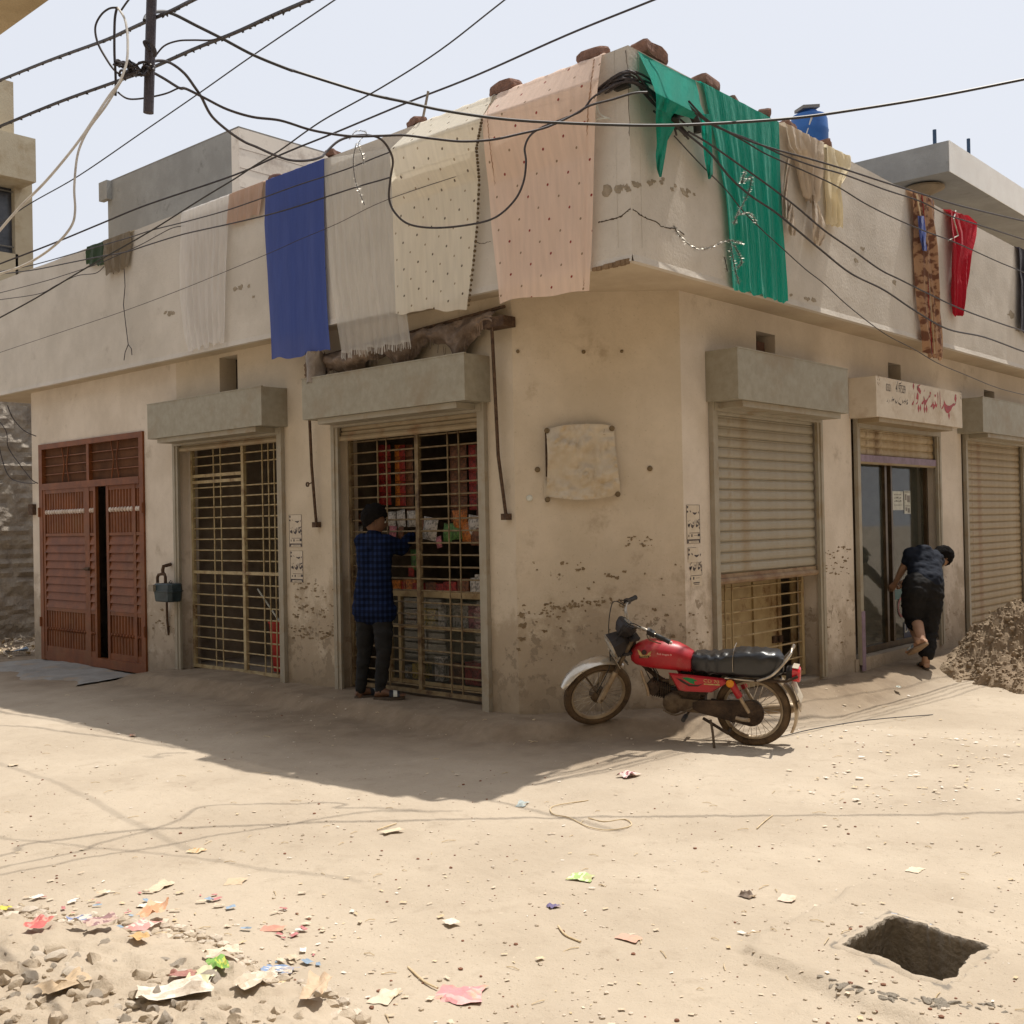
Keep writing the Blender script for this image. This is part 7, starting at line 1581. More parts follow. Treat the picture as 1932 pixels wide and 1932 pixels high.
# ================================================================ PEOPLE
def blob(name, caps, mt, parent, vox=.011, disp=0, smooth=5):
    """one continuous surface: tapered limbs merged by a voxel remesh, then relaxed; caps = (start, end, radius, radius)"""
    mb = MB()
    for p, q, r1, r2 in caps:
        p, q = V(*p), V(*q); d = q - p; L_ = max(d.length, 1e-4); d = d / L_; a = d.orthogonal().normalized(); b = d.cross(a); P = []
        prof = [(-r1 * math.cos(t), r1 * math.sin(t)) for t in np.linspace(.05, math.pi / 2, 5)] + [(L_ + r2 * math.sin(t), r2 * math.cos(t)) for t in np.linspace(0, math.pi / 2 - .05, 5)]
        for h, r in prof: P.append([p + d * h + (a * math.cos(k * math.pi / 8) + b * math.sin(k * math.pi / 8)) * r for k in range(16)])
        mb.grid(P, True); mb.add(P[0], [tuple(range(16))[::-1]]); mb.add(P[-1], [tuple(range(16))])
    o = bpy.data.objects.new('tmp', mb.mesh('tmp', mt)); COL.objects.link(o)
    md = o.modifiers.new('r', 'REMESH'); md.mode = 'VOXEL'; md.voxel_size = vox
    sm_ = o.modifiers.new('s', 'SMOOTH'); sm_.iterations = smooth; sm_.factor = .6
    me = bpy.data.meshes.new_from_object(o.evaluated_get(bpy.context.evaluated_depsgraph_get())); bpy.data.objects.remove(o)
    me.name = name; pw = wloc(parent); n = len(me.vertices); co = np.empty(n * 3, dtype=np.float32); me.vertices.foreach_get('co', co); co = co.reshape(-1, 3)
    if disp:
        for i in range(n):
            p = V(*co[i]); w1 = noise.noise(V(p.x * 9, p.y * 9, p.z * 22)); w2 = noise.noise(V(p.x * 24 + p.z * 14, p.y * 24, p.z * 30))
            k = me.vertices[i].normal * (disp * (w1 + .6 * w2)); co[i] += (k.x, k.y, k.z)
    co -= np.array(pw, dtype=np.float32); me.vertices.foreach_set('co', co.ravel())
    me.materials.clear(); me.materials.append(mt); me.polygons.foreach_set('use_smooth', [True] * len(me.polygons)); me.update()
    o = bpy.data.objects.new(name, me); COL.objects.link(o); o.parent = parent; return o
mSkin = mat('brown_skin', (.15, .078, .045), (.12, .06, .035), scale=14, rough=.55, bump=.03)
mSkinL = mat('tan_skin', (.40, .24, .155), (.34, .19, .12), scale=14, rough=.55, bump=.03)
mHair = mat('black_hair', (.007, .006, .006), (.012, .010, .009), scale=60, rough=.8, bump=.9, bscale=120, spec=.08)
def plaid():
    m = bpy.data.materials.new('navy_plaid'); m.use_nodes = True; nt = m.node_tree; N = nt.nodes; L = nt.links; b = N['Principled BSDF']; b.inputs['Roughness'].default_value = .9; b.inputs['Specular IOR Level'].default_value = .1
    tc = N.new('ShaderNodeTexCoord'); sp = N.new('ShaderNodeSeparateXYZ'); L.new(tc.outputs['Object'], sp.inputs[0])
    def wv(a, k):
        q = N.new('ShaderNodeMath'); q.operation = 'MULTIPLY'; L.new(a, q.inputs[0]); q.inputs[1].default_value = k; s = N.new('ShaderNodeMath'); s.operation = 'SINE'; L.new(q.outputs[0], s.inputs[0]); g = N.new('ShaderNodeMath'); g.operation = 'GREATER_THAN'; L.new(s.outputs[0], g.inputs[0]); g.inputs[1].default_value = .1; return g.outputs[0]
    ad = N.new('ShaderNodeMath'); ad.operation = 'SUBTRACT'; L.new(sp.outputs['X'], ad.inputs[0]); L.new(sp.outputs['Y'], ad.inputs[1])
    a = N.new('ShaderNodeMath'); a.operation = 'ADD'; L.new(wv(ad.outputs[0], 110), a.inputs[0]); L.new(wv(sp.outputs['Z'], 120), a.inputs[1])
    r = N.new('ShaderNodeValToRGB'); r.color_ramp.interpolation = 'CONSTANT'; e = r.color_ramp.elements; e[0].color = (.003, .006, .018, 1); e[1].position = .4; e[1].color = (.006, .011, .034, 1); x = e.new(.8); x.color = (.011, .022, .066, 1)
    d = N.new('ShaderNodeMath'); d.operation = 'MULTIPLY'; L.new(a.outputs[0], d.inputs[0]); d.inputs[1].default_value = .5; L.new(d.outputs[0], r.inputs[0]); L.new(r.outputs[0], b.inputs['Base Color']); return m
mPlaid = plaid()
mJean = mat('charcoal_jeans', (.011, .011, .011), (.016, .015, .014), scale=10, rough=.9, bump=.2, bscale=60)
mNavyT = mat('navy_tee', (.006, .009, .018), (.009, .013, .024), scale=6, rough=.9, bump=.15, bscale=30)
mTrou = mat('black_trousers', (.008, .0075, .0075), (.012, .011, .011), scale=8, rough=.9, bump=.2, bscale=30)
mSole = mat('grey_sole', lin((96, 84, 74)), lin((70, 62, 54)), rough=.8)
mStrap = mat('slipper_strap', lin((40, 42, 50)), lin((28, 28, 34)), rough=.6)
def head(parent, c, fwd, up, mt, s=1.0):
    """a head with brow, nose, lips, chin and ears: centre c, facing fwd"""
    fwd = V(*fwd).normalized(); up = (V(*up) - fwd * V(*up).dot(fwd)).normalized(); rt = fwd.cross(up)
    P = []; n, m_ = 26, 32
    for i in range(n + 1):
        th = math.pi * i / n; z = math.cos(th); row = []
        for k in range(m_):
            ph = 2 * math.pi * k / m_; x = math.sin(th) * math.cos(ph); y = math.sin(th) * math.sin(ph)
            # x forward, y right
            rx = .098 * x; ry = .076 * y; rz = .118 * z
            if z < 0: ry *= 1 - .28 * (-z) ** 1.3; rx *= 1 - .12 * (-z)
            if z < -.1 and x < 0: rx *= 1 - .35 * min(1, (-z))          # nape
            if x > 0:
                f = max(0, x) ** 3 * math.exp(-(y / .16) ** 2)
                rx += .022 * f * math.exp(-((z + .22) / .13) ** 2)      # nose tip
                rx += .010 * f * math.exp(-((z + .02) / .16) ** 2)
                rx += .008 * math.exp(-(y / .28) ** 2) * x * math.exp(-((z + .52) / .07) ** 2)   # lips
                rx += .010 * math.exp(-(y / .3) ** 2) * x * math.exp(-((z + .82) / .12) ** 2)    # chin
                rx -= .010 * x * math.exp(-((abs(y) - .38) / .16) ** 2) * math.exp(-((z - .02) / .10) ** 2)  # eye sockets
                rx += .005 * x * math.exp(-((z - .2) / .08) ** 2)
            row.append(c + (fwd * rx + rt * ry + up * rz) * s)
        P.append(row)
    mb = MB(); mb.grid(P, True); h = build(mb, 'head', mt, parent, smooth=True)
    for sg in (1, -1):
        e = MB(); ec = c + (rt * sg * .076 - fwd * .008 - up * .012) * s
        e.grid([[ec + (fwd * (.016 * math.cos(t) * k) * .8 + up * .030 * math.sin(t) * k + rt * sg * (.004 + .012 * (k > .6)) - fwd * .004) * s for t in np.linspace(0, 2 * math.pi, 12, endpoint=False)] for k in (0.05, .6, 1.0, .9)], True)
        build(e, 'ear', mt, h, smooth=True)
    ey = MB()
    for sg in (1, -1): ey.ball(c + (fwd * .083 + rt * sg * .030 + up * .004) * s, .011 * s, 10)
    build(ey, 'eyes', mPaper, h, smooth=True)
    ir = MB()
    for sg in (1, -1): ir.ball(c + (fwd * .0915 + rt * sg * .030 + up * .003) * s, .0045 * s, 8)
    build(ir, 'irises', mBlack, h, smooth=True)
    br = MB()
    for sg in (1, -1): br.tube([c + (fwd * .094 + rt * sg * .014 + up * .022) * s, c + (fwd * .091 + rt * sg * .034 + up * .027) * s, c + (fwd * .080 + rt * sg * .052 + up * .020) * s], .004 * s, 5)
    build(br, 'eyebrows', mHair, h)
    return h, rt, up
def hair(parent, c, fwd, up, rt, s=1.0, vol=.02, low=-.15):
    P = []; n, m_ = 18, 40
    for i in range(n + 1):
        row = []
        for k in range(m_):
            ph = 2 * math.pi * k / m_; x = math.cos(ph); y0_ = math.sin(ph); lim = 1.36 + .10 * noise.noise(V(x * 4, y0_ * 4, s * 3)) + (.62 if x < 0 else .0) * min(1, -x if x < 0 else 0) - .12 * max(0, x) ; lim += .12 * abs(math.sin(ph)) * (x < .3)
            th = lim * i / n + .0; z = math.cos(th); xx = math.sin(th) * math.cos(ph); yy = math.sin(th) * math.sin(ph)
            v = vol * (1.0 - .75 * (i / n) ** 3) * (1 + .35 * noise.noise(V(xx * 5, yy * 5, z * 5))); 
            if z < 0 and xx < 0: xx *= .9
            row.append(c + fwd * (.100 + v) * xx * s + rt * (.078 + v * .8) * yy * s + up * (.119 + v * 1.1) * z * s + V(*noise.noise_vector(V(xx, yy, z) * 14)) * .010)
        P.append(row)
    mb = MB(); mb.grid(P, True); o = build(mb, 'hair', mHair, parent, smooth=True)
    return o
def hand(parent, wrist, d, palm_n, mt, curl=.9, s=1.0, thumb_side=1, spread=.12):
    """palm, four unequal bent fingers and a side thumb; d = wrist->fingers, palm_n = out of the palm"""
    d = V(*d).normalized(); palm_n = V(*palm_n); palm_n = (palm_n - d * palm_n.dot(d)).normalized(); w = d.cross(palm_n) * thumb_side
    pl = {'w': (wrist, .024 * s, .018 * s), 'p': (wrist + d * .035 * s, .034 * s, .016 * s), 'q': (wrist + d * .078 * s, .036 * s, .014 * s)}
    mb = MB()
    def sect(c, a, b): return [c + w * a * math.cos(t) + palm_n * b * math.sin(t) for t in np.linspace(0, 2 * math.pi, 12, endpoint=False)]
    mb.grid([sect(wrist - d * .03 * s, .023 * s, .019 * s), sect(wrist, .025 * s, .019 * s), sect(wrist + d * .03 * s, .036 * s, .017 * s), sect(wrist + d * .065 * s, .041 * s, .015 * s), sect(wrist + d * .088 * s, .040 * s, .012 * s), sect(wrist + d * .096 * s, .034 * s, .006 * s)], True)
    for k, (off, L_) in enumerate(((.030, .072), (.010, .082), (-.011, .076), (-.031, .060))):
        b0 = wrist + d * .086 * s + w * off * s; a = 0; pts = [b0]; dirv = (d + w * spread * (off / .03)).normalized()
        for j, f in enumerate((.45, .32, .23)):
            a += curl * (.35, .75, .65)[j]; dd = dirv * math.cos(a) + palm_n * math.sin(a); pts.append(pts[-1] + dd * L_ * f * s)
        mb.tube(pts, [.0092 * s, .0086 * s, .0078 * s, .006 * s], 8)
    b0 = wrist + d * .022 * s + w * .030 * s; t1 = b0 + (d * .5 + w * .75 + palm_n * .25).normalized() * .036 * s; t2 = t1 + (d * .75 + w * .25 + palm_n * .6).normalized() * .032 * s; t3 = t2 + (d * .6 + palm_n * .7).normalized() * .024 * s
    mb.tube([b0, t1, t2, t3], [.014 * s, .0115 * s, .010 * s, .007 * s], 8)
    return build(mb, 'hand', mt, parent, smooth=True)
def foot(parent, heel, d, mt, up=V(0, 0, 1), L_=.245, w=.045):
    d = V(*d).normalized(); rt = d.cross(up).normalized(); mb = MB(); P = []
    for t, hw, h in ((-.02, .018, .02), (0, .030, .045), (.15, .034, .072), (.35, .036, .074), (.6, .044, .048), (.8, .047, .028), (.93, .040, .020), (1.0, .022, .012)):
        P.append([heel + d * L_ * t + rt * hw * math.cos(a) + up * (h * .5 + h * .5 * math.sin(a)) for a in np.linspace(0, 2 * math.pi, 12, endpoint=False)])
    mb.grid(P, True); mb.add(P[0], [tuple(range(12))[::-1]]); mb.add(P[-1], [tuple(range(12))])
    for k in range(5): 
        o = (k - 2) * .018; q = heel + d * (L_ * (.93 + .05 * (k in (1, 2)))) + rt * o + up * .010; mb.tube([q - d * .02, q + d * .022], [.010, .008], 6)
    return build(mb, 'foot', mt, parent, smooth=True)
def slipper(parent, heel, d, up=V(0, 0, 1), L_=.27, strap=True, sole=None, band=None):
    d = V(*d).normalized(); rt = d.cross(up).normalized(); n = 20; o = []
    for k in range(n):
        a = 2 * math.pi * k / n; x = .5 - .5 * math.cos(a); wd = .052 * (math.sin(a)) * (1 - .18 * (x < .45)); o.append(heel + d * (L_ * x - .015) + rt * wd)
    mb = MB(); mb.extr([p - up * .022 for p in o], up * .020); so_ = build(mb, 'slipper', sole or mSole, parent)
    P = []
    for x in (.45, .58, .70, .78):
        P.append([heel + d * L_ * x + rt * .056 * math.cos(a) + up * (.002 + (.078 - .05 * x) * math.sin(a)) for a in np.linspace(0, math.pi, 10)])
    mb = MB(); mb.grid(P); build(mb, 'strap', band or mStrap, so_, smooth=True)
    mb = MB(); mb.grid([[p + up * .002 for p in P[1]], [p + up * .002 for p in P[2]]][:2]); build(mb, 'strap_print', mPaper, so_)
    return so_
# --- boy at the grille, reaching in
b0 = gpi(712, 1331, .02); Z0 = b0.z
tD = (b0 - CAM).dot(CF)
def bq(x, y, dt=0.0): return dp(x, y, tD + dt)          # photo pixel at the boy's depth (+ away)
boy = thing('person', 'boy in a dark blue checked shirt and black jeans reaching through the snack shop grille', 'person', b0)
rear_f = bq(676, 1325, .02); front_f = bq(716, 1330, -.12)
hipL = bq(692, 1148, .03); hipR = bq(722, 1148, -.06); pel = bq(707, 1140, -.01)
kneeL = bq(688, 1228, .05); kneeR = bq(724, 1232, -.10); ankL = bq(679, 1312, .03); ankR = bq(716, 1314, -.10)
fdir = (IR * .86 + ID * .5).normalized()
# torso + neck (bare under the clothes) and one continuous body: legs, trunk, arms
neck = bq(706, 1006, 0); chest = bq(706, 1042, 0); shL = bq(684, 1022, .06); shR = bq(726, 1024, -.03)
elR = bq(756, 1034, .10); wrR = bq(776, 1010, .30); elL = bq(742, 1036, .24); wrL = bq(766, 1022, .40)
tx_ = (IR * .80 + ID * -.35).normalized() * 1.0; sx_ = (shR - shL).normalized()
def two(c, w): return [c - sx_ * w, c + sx_ * w]
caps = []
A_, B_2 = two(bq(706, 1138, -.01), .055), two(bq(706, 1046, 0), .075)
for p, q in zip(A_, B_2): caps.append((p, q, .06, .078))
caps += [(hipL, kneeL, .058, .048), (kneeL, ankL, .048, .034), (hipR, kneeR, .058, .048), (kneeR, ankR, .050, .034), (shL, shR, .055, .055), (bq(706, 1018, 0), bq(707, 992, 0), .052, .048),
         (shL, elL, .046, .038), (elL, wrL, .036, .025), (shR, elR, .046, .038), (elR, wrR, .036, .025), (hipL, hipR, .055, .055)]
blob('body', caps, mSkin, boy)
jn = [(hipL, hipR, .098, .098), (hipL, bq(689, 1195, .04), .095, .078), (hipR, bq(723, 1195, -.07), .095, .080)]
jn += [(bq(696, 1150, .01), bq(716, 1150, -.01), .088, .088), (bq(694, 1160, .02), bq(689, 1195, .04), .088, .078), (bq(718, 1160, -.03), bq(723, 1195, -.07), .088, .080), (bq(689, 1195, .04), kneeL, .084, .066), (bq(723, 1195, -.08), kneeR, .086, .067),
       (kneeL, bq(683, 1268, .04), .066, .056), (kneeR, bq(720, 1270, -.10), .067, .057), (bq(683, 1268, .04), bq(680, 1302, .03), .056, .048), (bq(720, 1270, -.10), bq(717, 1304, -.10), .057, .048)]
blob('jeans', jn, mJean, boy, disp=.008)
st_ = []
for w0, y0, r0, w1, y1, r1 in ((.072, 1150, .122, .058, 1090, .102), (.055, 1090, .098, .072, 1046, .098)):
    for p, q in zip(two(bq(704 if y0 > 1100 else 706, y0, 0), w0), two(bq(706, y1, 0), w1)): st_.append((p, q, r0, r1))
st_ += [(shL + V(0, 0, -.01), shR + V(0, 0, -.01), .074, .074), (bq(706, 1024, 0), bq(706, 1006, 0), .085, .064), (shL, elL, .076, .058), (elL, bq(760, 1026, .36), .058, .040), (shR, elR, .080, .066), (elR, bq(775, 1014, .26), .066, .048)]
st_ += [(hipL + V(0, 0, -.03), hipR + V(0, 0, -.03), .122, .122)]
blob('shirt', st_, mPlaid, boy, disp=.012)
hc_ = bq(707, 985, 0); hfw = (IR * .93 + ID * .28 - V(0, 0, .06)).normalized()
hd_, rt_, up_ = head(boy, hc_, hfw, V(0, 0, 1), mSkin, 1.0)
hair(hd_, hc_ + V(0, 0, .008), hfw, up_, rt_, 1.04, .030)
hand(boy, wrR, (bq(783, 1002, .36) - wrR), V(0, 0, -1) + IR * .4, mSkin, 1.1, .95, 1); hand(boy, wrL, (bq(775, 1014, .46) - wrL), V(0, 0, -1), mSkin, 1.2, .95, -1)
for hl_, an, dv in ((bq(672, 1330, .02), ankL, (IR * .9 + ID * .45)), (bq(708, 1334, -.12), ankR, (IR * .98 + ID * .1))):
    hl_ = V(hl_.x, hl_.y, ground_h(hl_.x, hl_.y) + .022); foot(boy, hl_, dv, mSkin); slipper(boy, hl_, dv)
    build(MB().tube([hl_ + dv.normalized() * .04 + V(0, 0, .03), an + V(0, 0, .02)], [.036, .038], 12), 'ankle', mSkin, boy, smooth=True)
# --- man bending at the pharmacy door
m0 = gpi(1750, 1264); mD = (m0 - CAM).dot(CF)
def mq(x, y, dt=0.0): return dp(x, y, mD + dt)
man = thing('person', 'man in navy tee and cropped black trousers bending at the pharmacy door, one foot raised', 'person', m0)
pel = mq(1742, 1110, .05); chm = mq(1742, 1052, .28); shl = mq(1720, 1047, .25); shr = mq(1765, 1058, .36)
caps = [(mq(1730, 1114, .0), mq(1753, 1114, .05), .10, .10), (pel, chm, .11, .12), (shl, shr, .065, .065), (mq(1758, 1050, .36), mq(1770, 1052, .44), .06, .05), (mq(1752, 1118, .05), mq(1752, 1188, .10), .09, .06), (mq(1752, 1188, .10), mq(1747, 1246, .0), .055, .038),
        (mq(1728, 1118, -.02), mq(1722, 1180, .22), .09, .062), (mq(1722, 1180, .22), mq(1733, 1210, -.2), .055, .040), (shl, mq(1704, 1072, .30), .054, .042), (mq(1704, 1072, .30), mq(1690, 1098, .40), .042, .028), (shr, mq(1752, 1082, .55), .052, .042), (mq(1752, 1082, .55), mq(1716, 1098, .55), .040, .027)]
blob('body', caps, mSkinL, man)
blob('trousers', [(mq(1728, 1104, .02), mq(1757, 1106, .06), .135, .13), (mq(1727, 1116, .0), mq(1722, 1155, .10), .135, .112), (mq(1756, 1116, .05), mq(1755, 1160, .08), .135, .108), (mq(1755, 1160, .08), mq(1752, 1192, .10), .108, .09), (mq(1752, 1192, .10), mq(1749, 1232, .02), .09, .078),
                  (mq(1722, 1155, .10), mq(1723, 1172, .18), .108, .088), (mq(1723, 1172, .16), mq(1731, 1182, -.02), .086, .066)], mTrou, man, disp=.014)
blob('tee_shirt', [(mq(1736, 1098, .06), mq(1754, 1098, .06), .135, .135), (mq(1738, 1096, .07), mq(1732, 1056, .26), .135, .118), (mq(1754, 1096, .08), mq(1754, 1058, .3), .135, .125), (shl, shr, .090, .096), (mq(1740, 1050, .26), mq(1744, 1080, .15), .13, .13), (mq(1733, 1058, .27), mq(1757, 1060, .30), .12, .12), (shl, mq(1713, 1058, .27), .076, .066), (shr, mq(1763, 1076, .45), .085, .072), (mq(1754, 1052, .32), mq(1762, 1050, .38), .085, .072)], mNavyT, man, disp=.012)
mh = mq(1774, 1052, .46); mf = (IR * .25 + ID * .35 - V(0, 0, .9)).normalized()
h2, rt2, up2 = head(man, mh, mf, IR * .9 + ID * .2 + V(0, 0, .3), mSkinL, 1.05)
hair(h2, mh, mf, up2, rt2, 1.08, .024)
hand(man, mq(1689, 1100, .41), (mq(1681, 1110, .46) - mq(1690, 1098, .40)), ID, mSkinL, .8, 1.0, 1); hand(man, mq(1715, 1098, .55), -IR - V(0, 0, .3), ID, mSkinL, .9, 1.0, 1)
# standing foot
sf = mq(1747, 1262, .0); sf.z = ground_h(sf.x, sf.y) + .022; dv = (ID * .8 + IR * .1).normalized(); foot(man, sf - dv * .04, dv, mSkinL); slipper(man, sf - dv * .04, dv)
build(MB().tube([sf + V(0, 0, .03), mq(1747, 1238, .0)], [.038, .042], 12), 'ankle', mSkinL, man, smooth=True)
# raised foot, sole towards the viewer
rh = mq(1748, 1212, -.26); rd = (mq(1708, 1236, -.06) - rh).normalized(); ru = (V(0, 0, .75) + ID * .75 - IR * .3).normalized(); ru = (ru - rd * ru.dot(rd)).normalized()
foot(man, rh, rd, mSkinL, ru); slipper(man, rh, rd, ru, sole=mat('pale_sole', lin((150, 128, 104)), lin((128, 106, 84)), rough=.8), band=mat('strap_silver', lin((150, 164, 170)), lin((100, 110, 120)), rough=.4))
build(MB().tube([mq(1731, 1178, -.02), mq(1735, 1195, -.14), rh + rd * .045 + ru * .035], [.060, .052, .042], 12), 'calf', mSkinL, man, smooth=True)
# ================================================================ RUBBLE, MUD AND LITTER
def rock_mesh(seed, n=1, sq=.7):
    import bmesh
    bm = bmesh.new(); bmesh.ops.create_icosphere(bm, subdivisions=2, radius=1)
    off = V(seed * 7.7, seed * 3.1, 0)
    for v in bm.verts:
        p = v.co.copy(); k = 1 + .38 * noise.noise(p * 1.1 + off) + .12 * noise.noise(p * 3.1 + off)
        # cut a few flat facets
        for j in range(4):
            nrm = V(math.sin(seed * 2.1 + j * 1.9), math.cos(seed * 1.3 + j * 2.7), math.sin(seed + j)).normalized(); dd = p.dot(nrm) - .62
            if dd > 0: p = p - nrm * dd * .85
        v.co = V(p.x * k, p.y * k * .82, p.z * k * sq)
    me = bpy.data.meshes.new('stone'); bm.to_mesh(me); bm.free(); me.polygons.foreach_set('use_smooth', [True] * len(me.polygons))
    try: me.set_sharp_from_angle(angle=R(28))
    except Exception: pass
    return me
mStone = earth_mat('clod_earth', (.50, .42, .325), (.43, .355, .27), (.36, .29, .22), bs=.6)
mStoneG = mat('rubble_grey', (.52, .45, .37), (.45, .385, .31), scale=9, rough=.95, bump=.4, bscale=40)
mStoneP = mat('rubble_pale', (.62, .54, .44), (.55, .47, .38), scale=9, rough=.95, bump=.3, bscale=40)
rocks = [rock_mesh(k, sq=.6 + .1 * (k % 4)) for k in range(8)]
for k, me_ in enumerate(rocks): me_.materials.append((mStone, mStone, mStoneG, mStone, mStoneP, mStone, mStoneG, mStone)[k])
rub = thing('rubble_heap', 'heap of broken clods and stones with rubbish in it, at the lower left corner', 'rubble', gp(60, 1900, -.1))
rnd.seed(77); cnt = 0; placed = []
def inrub(x, y):   # photo-pixel footprint of the heap, in photo terms only to find its outline on the ground
    lim = np.interp(x, [-200, 0, 100, 230, 330, 430, 520, 640, 720], [1700, 1722, 1738, 1765, 1775, 1810, 1868, 1915, 1980]); return y - lim
tries = 0
while cnt < 290 and tries < 6000:
    tries += 1
    x = rnd.uniform(-90, 640); y = rnd.uniform(1715, 2010); k = inrub(x, y)
    if k < 0: continue
    p = gp(x, y, -.06); sc = rnd.choice((.012, .016, .020, .025, .030, .038)) * (.7 + .6 * rnd.random()) * (.7 if k < 25 else 1.05)
    if any((p.x - q.x) ** 2 + (p.y - q.y) ** 2 < (.62 * (sc + r_)) ** 2 for q, r_ in placed): continue
    placed.append((p, sc)); z = ground_h(p.x, p.y) + sc * .25 + min(.05, k * .0004)
    o = again(rnd.choice(rocks), 'stone', rub, V(p.x, p.y, z)); o.scale = (sc, sc * rnd.uniform(.8, 1.1), sc); o.rotation_euler = (rnd.uniform(-.5, .5), rnd.uniform(-.5, .5), rnd.uniform(0, 6.28)); cnt += 1
# heap base
HB = 70; P = []
c0 = gp(120, 1900, -.1)
for j in range(HB + 1):
    row = []
    for i in range(HB + 1):
        x = -160 + 860 * i / HB; y = 1700 + 330 * j / HB; p = gp(x, y, -.08); k = inrub(x, y) + 26 * noise.noise(V(x * .02, y * .03, 1)); h = ground_h(p.x, p.y)
        hh = .055 * max(0, min(1, (k + 8) / 60)) + (.030 * abs(noise.noise(p * 9)) + .02 * abs(noise.noise(p * 22)) + .01 * noise.noise(p * 45)) * max(0, min(1, (k + 8) / 25)) - .012
        row.append(V(p.x, p.y, h + hh))
    P.append(row)
mb = MB(); mb.grid(P); build(mb, 'heap_base', mStone, rub, kind='stuff', smooth=True)
# pebbles and crumbs over the road: nobody could count them
def scatter(name, n, seed, area, sizes, mats_, lab, meshes_, flat=.6, keep=None):
    rnd.seed(seed); mb = MB(); tris = []
    for me_ in meshes_:
        vs = [v.co.copy() for v in me_.vertices]; fs = [tuple(p_.vertices) for p_ in me_.polygons]; tris.append((vs, fs))
    k = 0
    while k < n:
        x, y = rnd.uniform(area[0], area[1]), rnd.uniform(area[2], area[3])
        if keep and not keep(x, y): continue
        if not keep and noise.noise(V(x * .006, y * .011, seed)) + .5 * noise.noise(V(x * .02, y * .04, seed)) < rnd.uniform(-.5, .35): continue
        p = gp(x, y, -.1); 
        if p.x < .3 or p.x > 22 or 4.8 - p.y < .02 and p.x > 7 or (p.x > 6.55 and p.y > 5.8): k += 1; continue
        h = ground_h(p.x, p.y)
        if h < -.4: k += 1; continue
        s = rnd.choice(sizes) * rnd.uniform(.6, 1.3); vs, fs = rnd.choice(tris); rz = rnd.uniform(0, 6.28); c, s_ = math.cos(rz), math.sin(rz); mb.cur = rnd.randrange(len(mats_))
        mb.add([V(p.x + (v.x * c - v.y * s_) * s, p.y + (v.x * s_ + v.y * c) * s, h + v.z * s * flat + s * .25) for v in vs], fs); k += 1
    o = build(mb, name, mats_, None, smooth=False); o['kind'] = 'stuff'; o['label'] = lab; o['category'] = 'litter'; return o
import bmesh as _bm
def ico(seed):
    bm = _bm.new(); _bm.ops.create_icosphere(bm, subdivisions=1, radius=1)
    for v in bm.verts: v.co *= 1 + .4 * noise.noise(v.co * 1.5 + V(seed * 5, 0, 0))
    me = bpy.data.meshes.new('grit'); bm.to_mesh(me); bm.free(); return me
icos = [ico(k) for k in range(4)]
mBrk = mat('brick_crumb', lin((140, 98, 78)), lin((110, 78, 62)), scale=30)
scatter('gravel', 2200, 5, (-60, 2000, 1300, 2000), (.0025, .0035, .005, .008), [mStone, mStone, mStoneP, mStoneG, mBrk], 'small pebbles and brick crumbs scattered over the dirt road', icos)
scatter('rubble_grit', 2300, 6, (-60, 700, 1715, 2000), (.006, .009, .014, .02, .028), [mStone, mStone, mStoneG, mStoneP], 'grit between the stones of the rubble heap', icos, .7, lambda x, y: inrub(x, y) > -12)
# paper scraps and straw
def scrap(seed, w, h, cr_=.25, n=6):
    P = []
    for j in range(n + 1):
        row = []
        for i in range(n + 1):
            u, v = i / n - .5, j / n - .5; e = 1 + .25 * noise.noise(V(u * 3, v * 3, seed)); z = cr_ * w * (noise.noise(V(u * 2.6, v * 2.6, seed * 2.3)) * .8 + abs(noise.noise(V(u * 6, v * 4.5, seed * 1.7))) * .5) 
            row.append((u * w * e, v * h * e, max(0, z) + .002))
        P.append(row)
    return MB().grid(P)
mScrap = mat('scrap_paper', lin((214, 200, 178)), lin((186, 168, 144)), scale=20, rough=.9, bump=.1); mScrapW = mat('scrap_white', lin((232, 226, 216)), lin((206, 198, 186)), scale=20, rough=.7); mStraw = mat('straw', lin((214, 196, 164)), lin((190, 168, 132)), scale=30, rough=.8)
scm = [scrap(k, 1, .3 + .5 * ((k * 37) % 10) / 10, .35, 5).mesh('paper_scrap', mScrap) for k in range(7)]
def cm0(c): return mat('scrap_%d_%d_%d' % c, lin(c), lin(tuple(int(v * .85) for v in c)), scale=30, rough=.7, bump=.1)
scatter('paper_scraps', 520, 8, (-40, 1980, 1290, 1990), (.007, .011, .016, .024), [mScrap, mScrap, mScrapW, mStraw], 'torn bits of dusty paper and husk strewn over the dirt road', scm, .5)
scatter('paper_scraps', 240, 9, (1480, 1980, 1290, 1520), (.015, .022, .035), [mScrap, mScrapW, mStraw], 'torn bits of dusty paper strewn below the mud heap', scm, .5)
scatter('paper_scraps', 330, 10, (-40, 620, 1690, 1980), (.014, .022, .032, .045), [mScrap, mScrapW, mStraw, cm0((200, 130, 130)), cm0((150, 170, 190)), mScrap, mScrap], 'torn bits of dusty paper strewn beside the rubble heap', scm, .5)
rnd.seed(15); mb = MB()
for k in range(150):
    x, y = rnd.uniform(-40, 1980), rnd.uniform(1300, 1980); p = gp(x, y, -.1)
    if p.x < .5 or (p.x > 6.5 and p.y > 5.7) or (p.y > 4.7 and p.x > 7.2): continue
    h = ground_h(p.x, p.y)
    if h < -.4: continue
    a = rnd.uniform(0, 6.28); L_ = rnd.uniform(.02, .075); d = V(math.cos(a), math.sin(a), 0) * L_; mb.tube([V(p.x, p.y, h + .003), V(p.x, p.y, h + .006) + d * .5 + V(rnd.uniform(-.003, .003), rnd.uniform(-.003, .003), .002), V(p.x, p.y, h + .003) + d], .0018, 4)
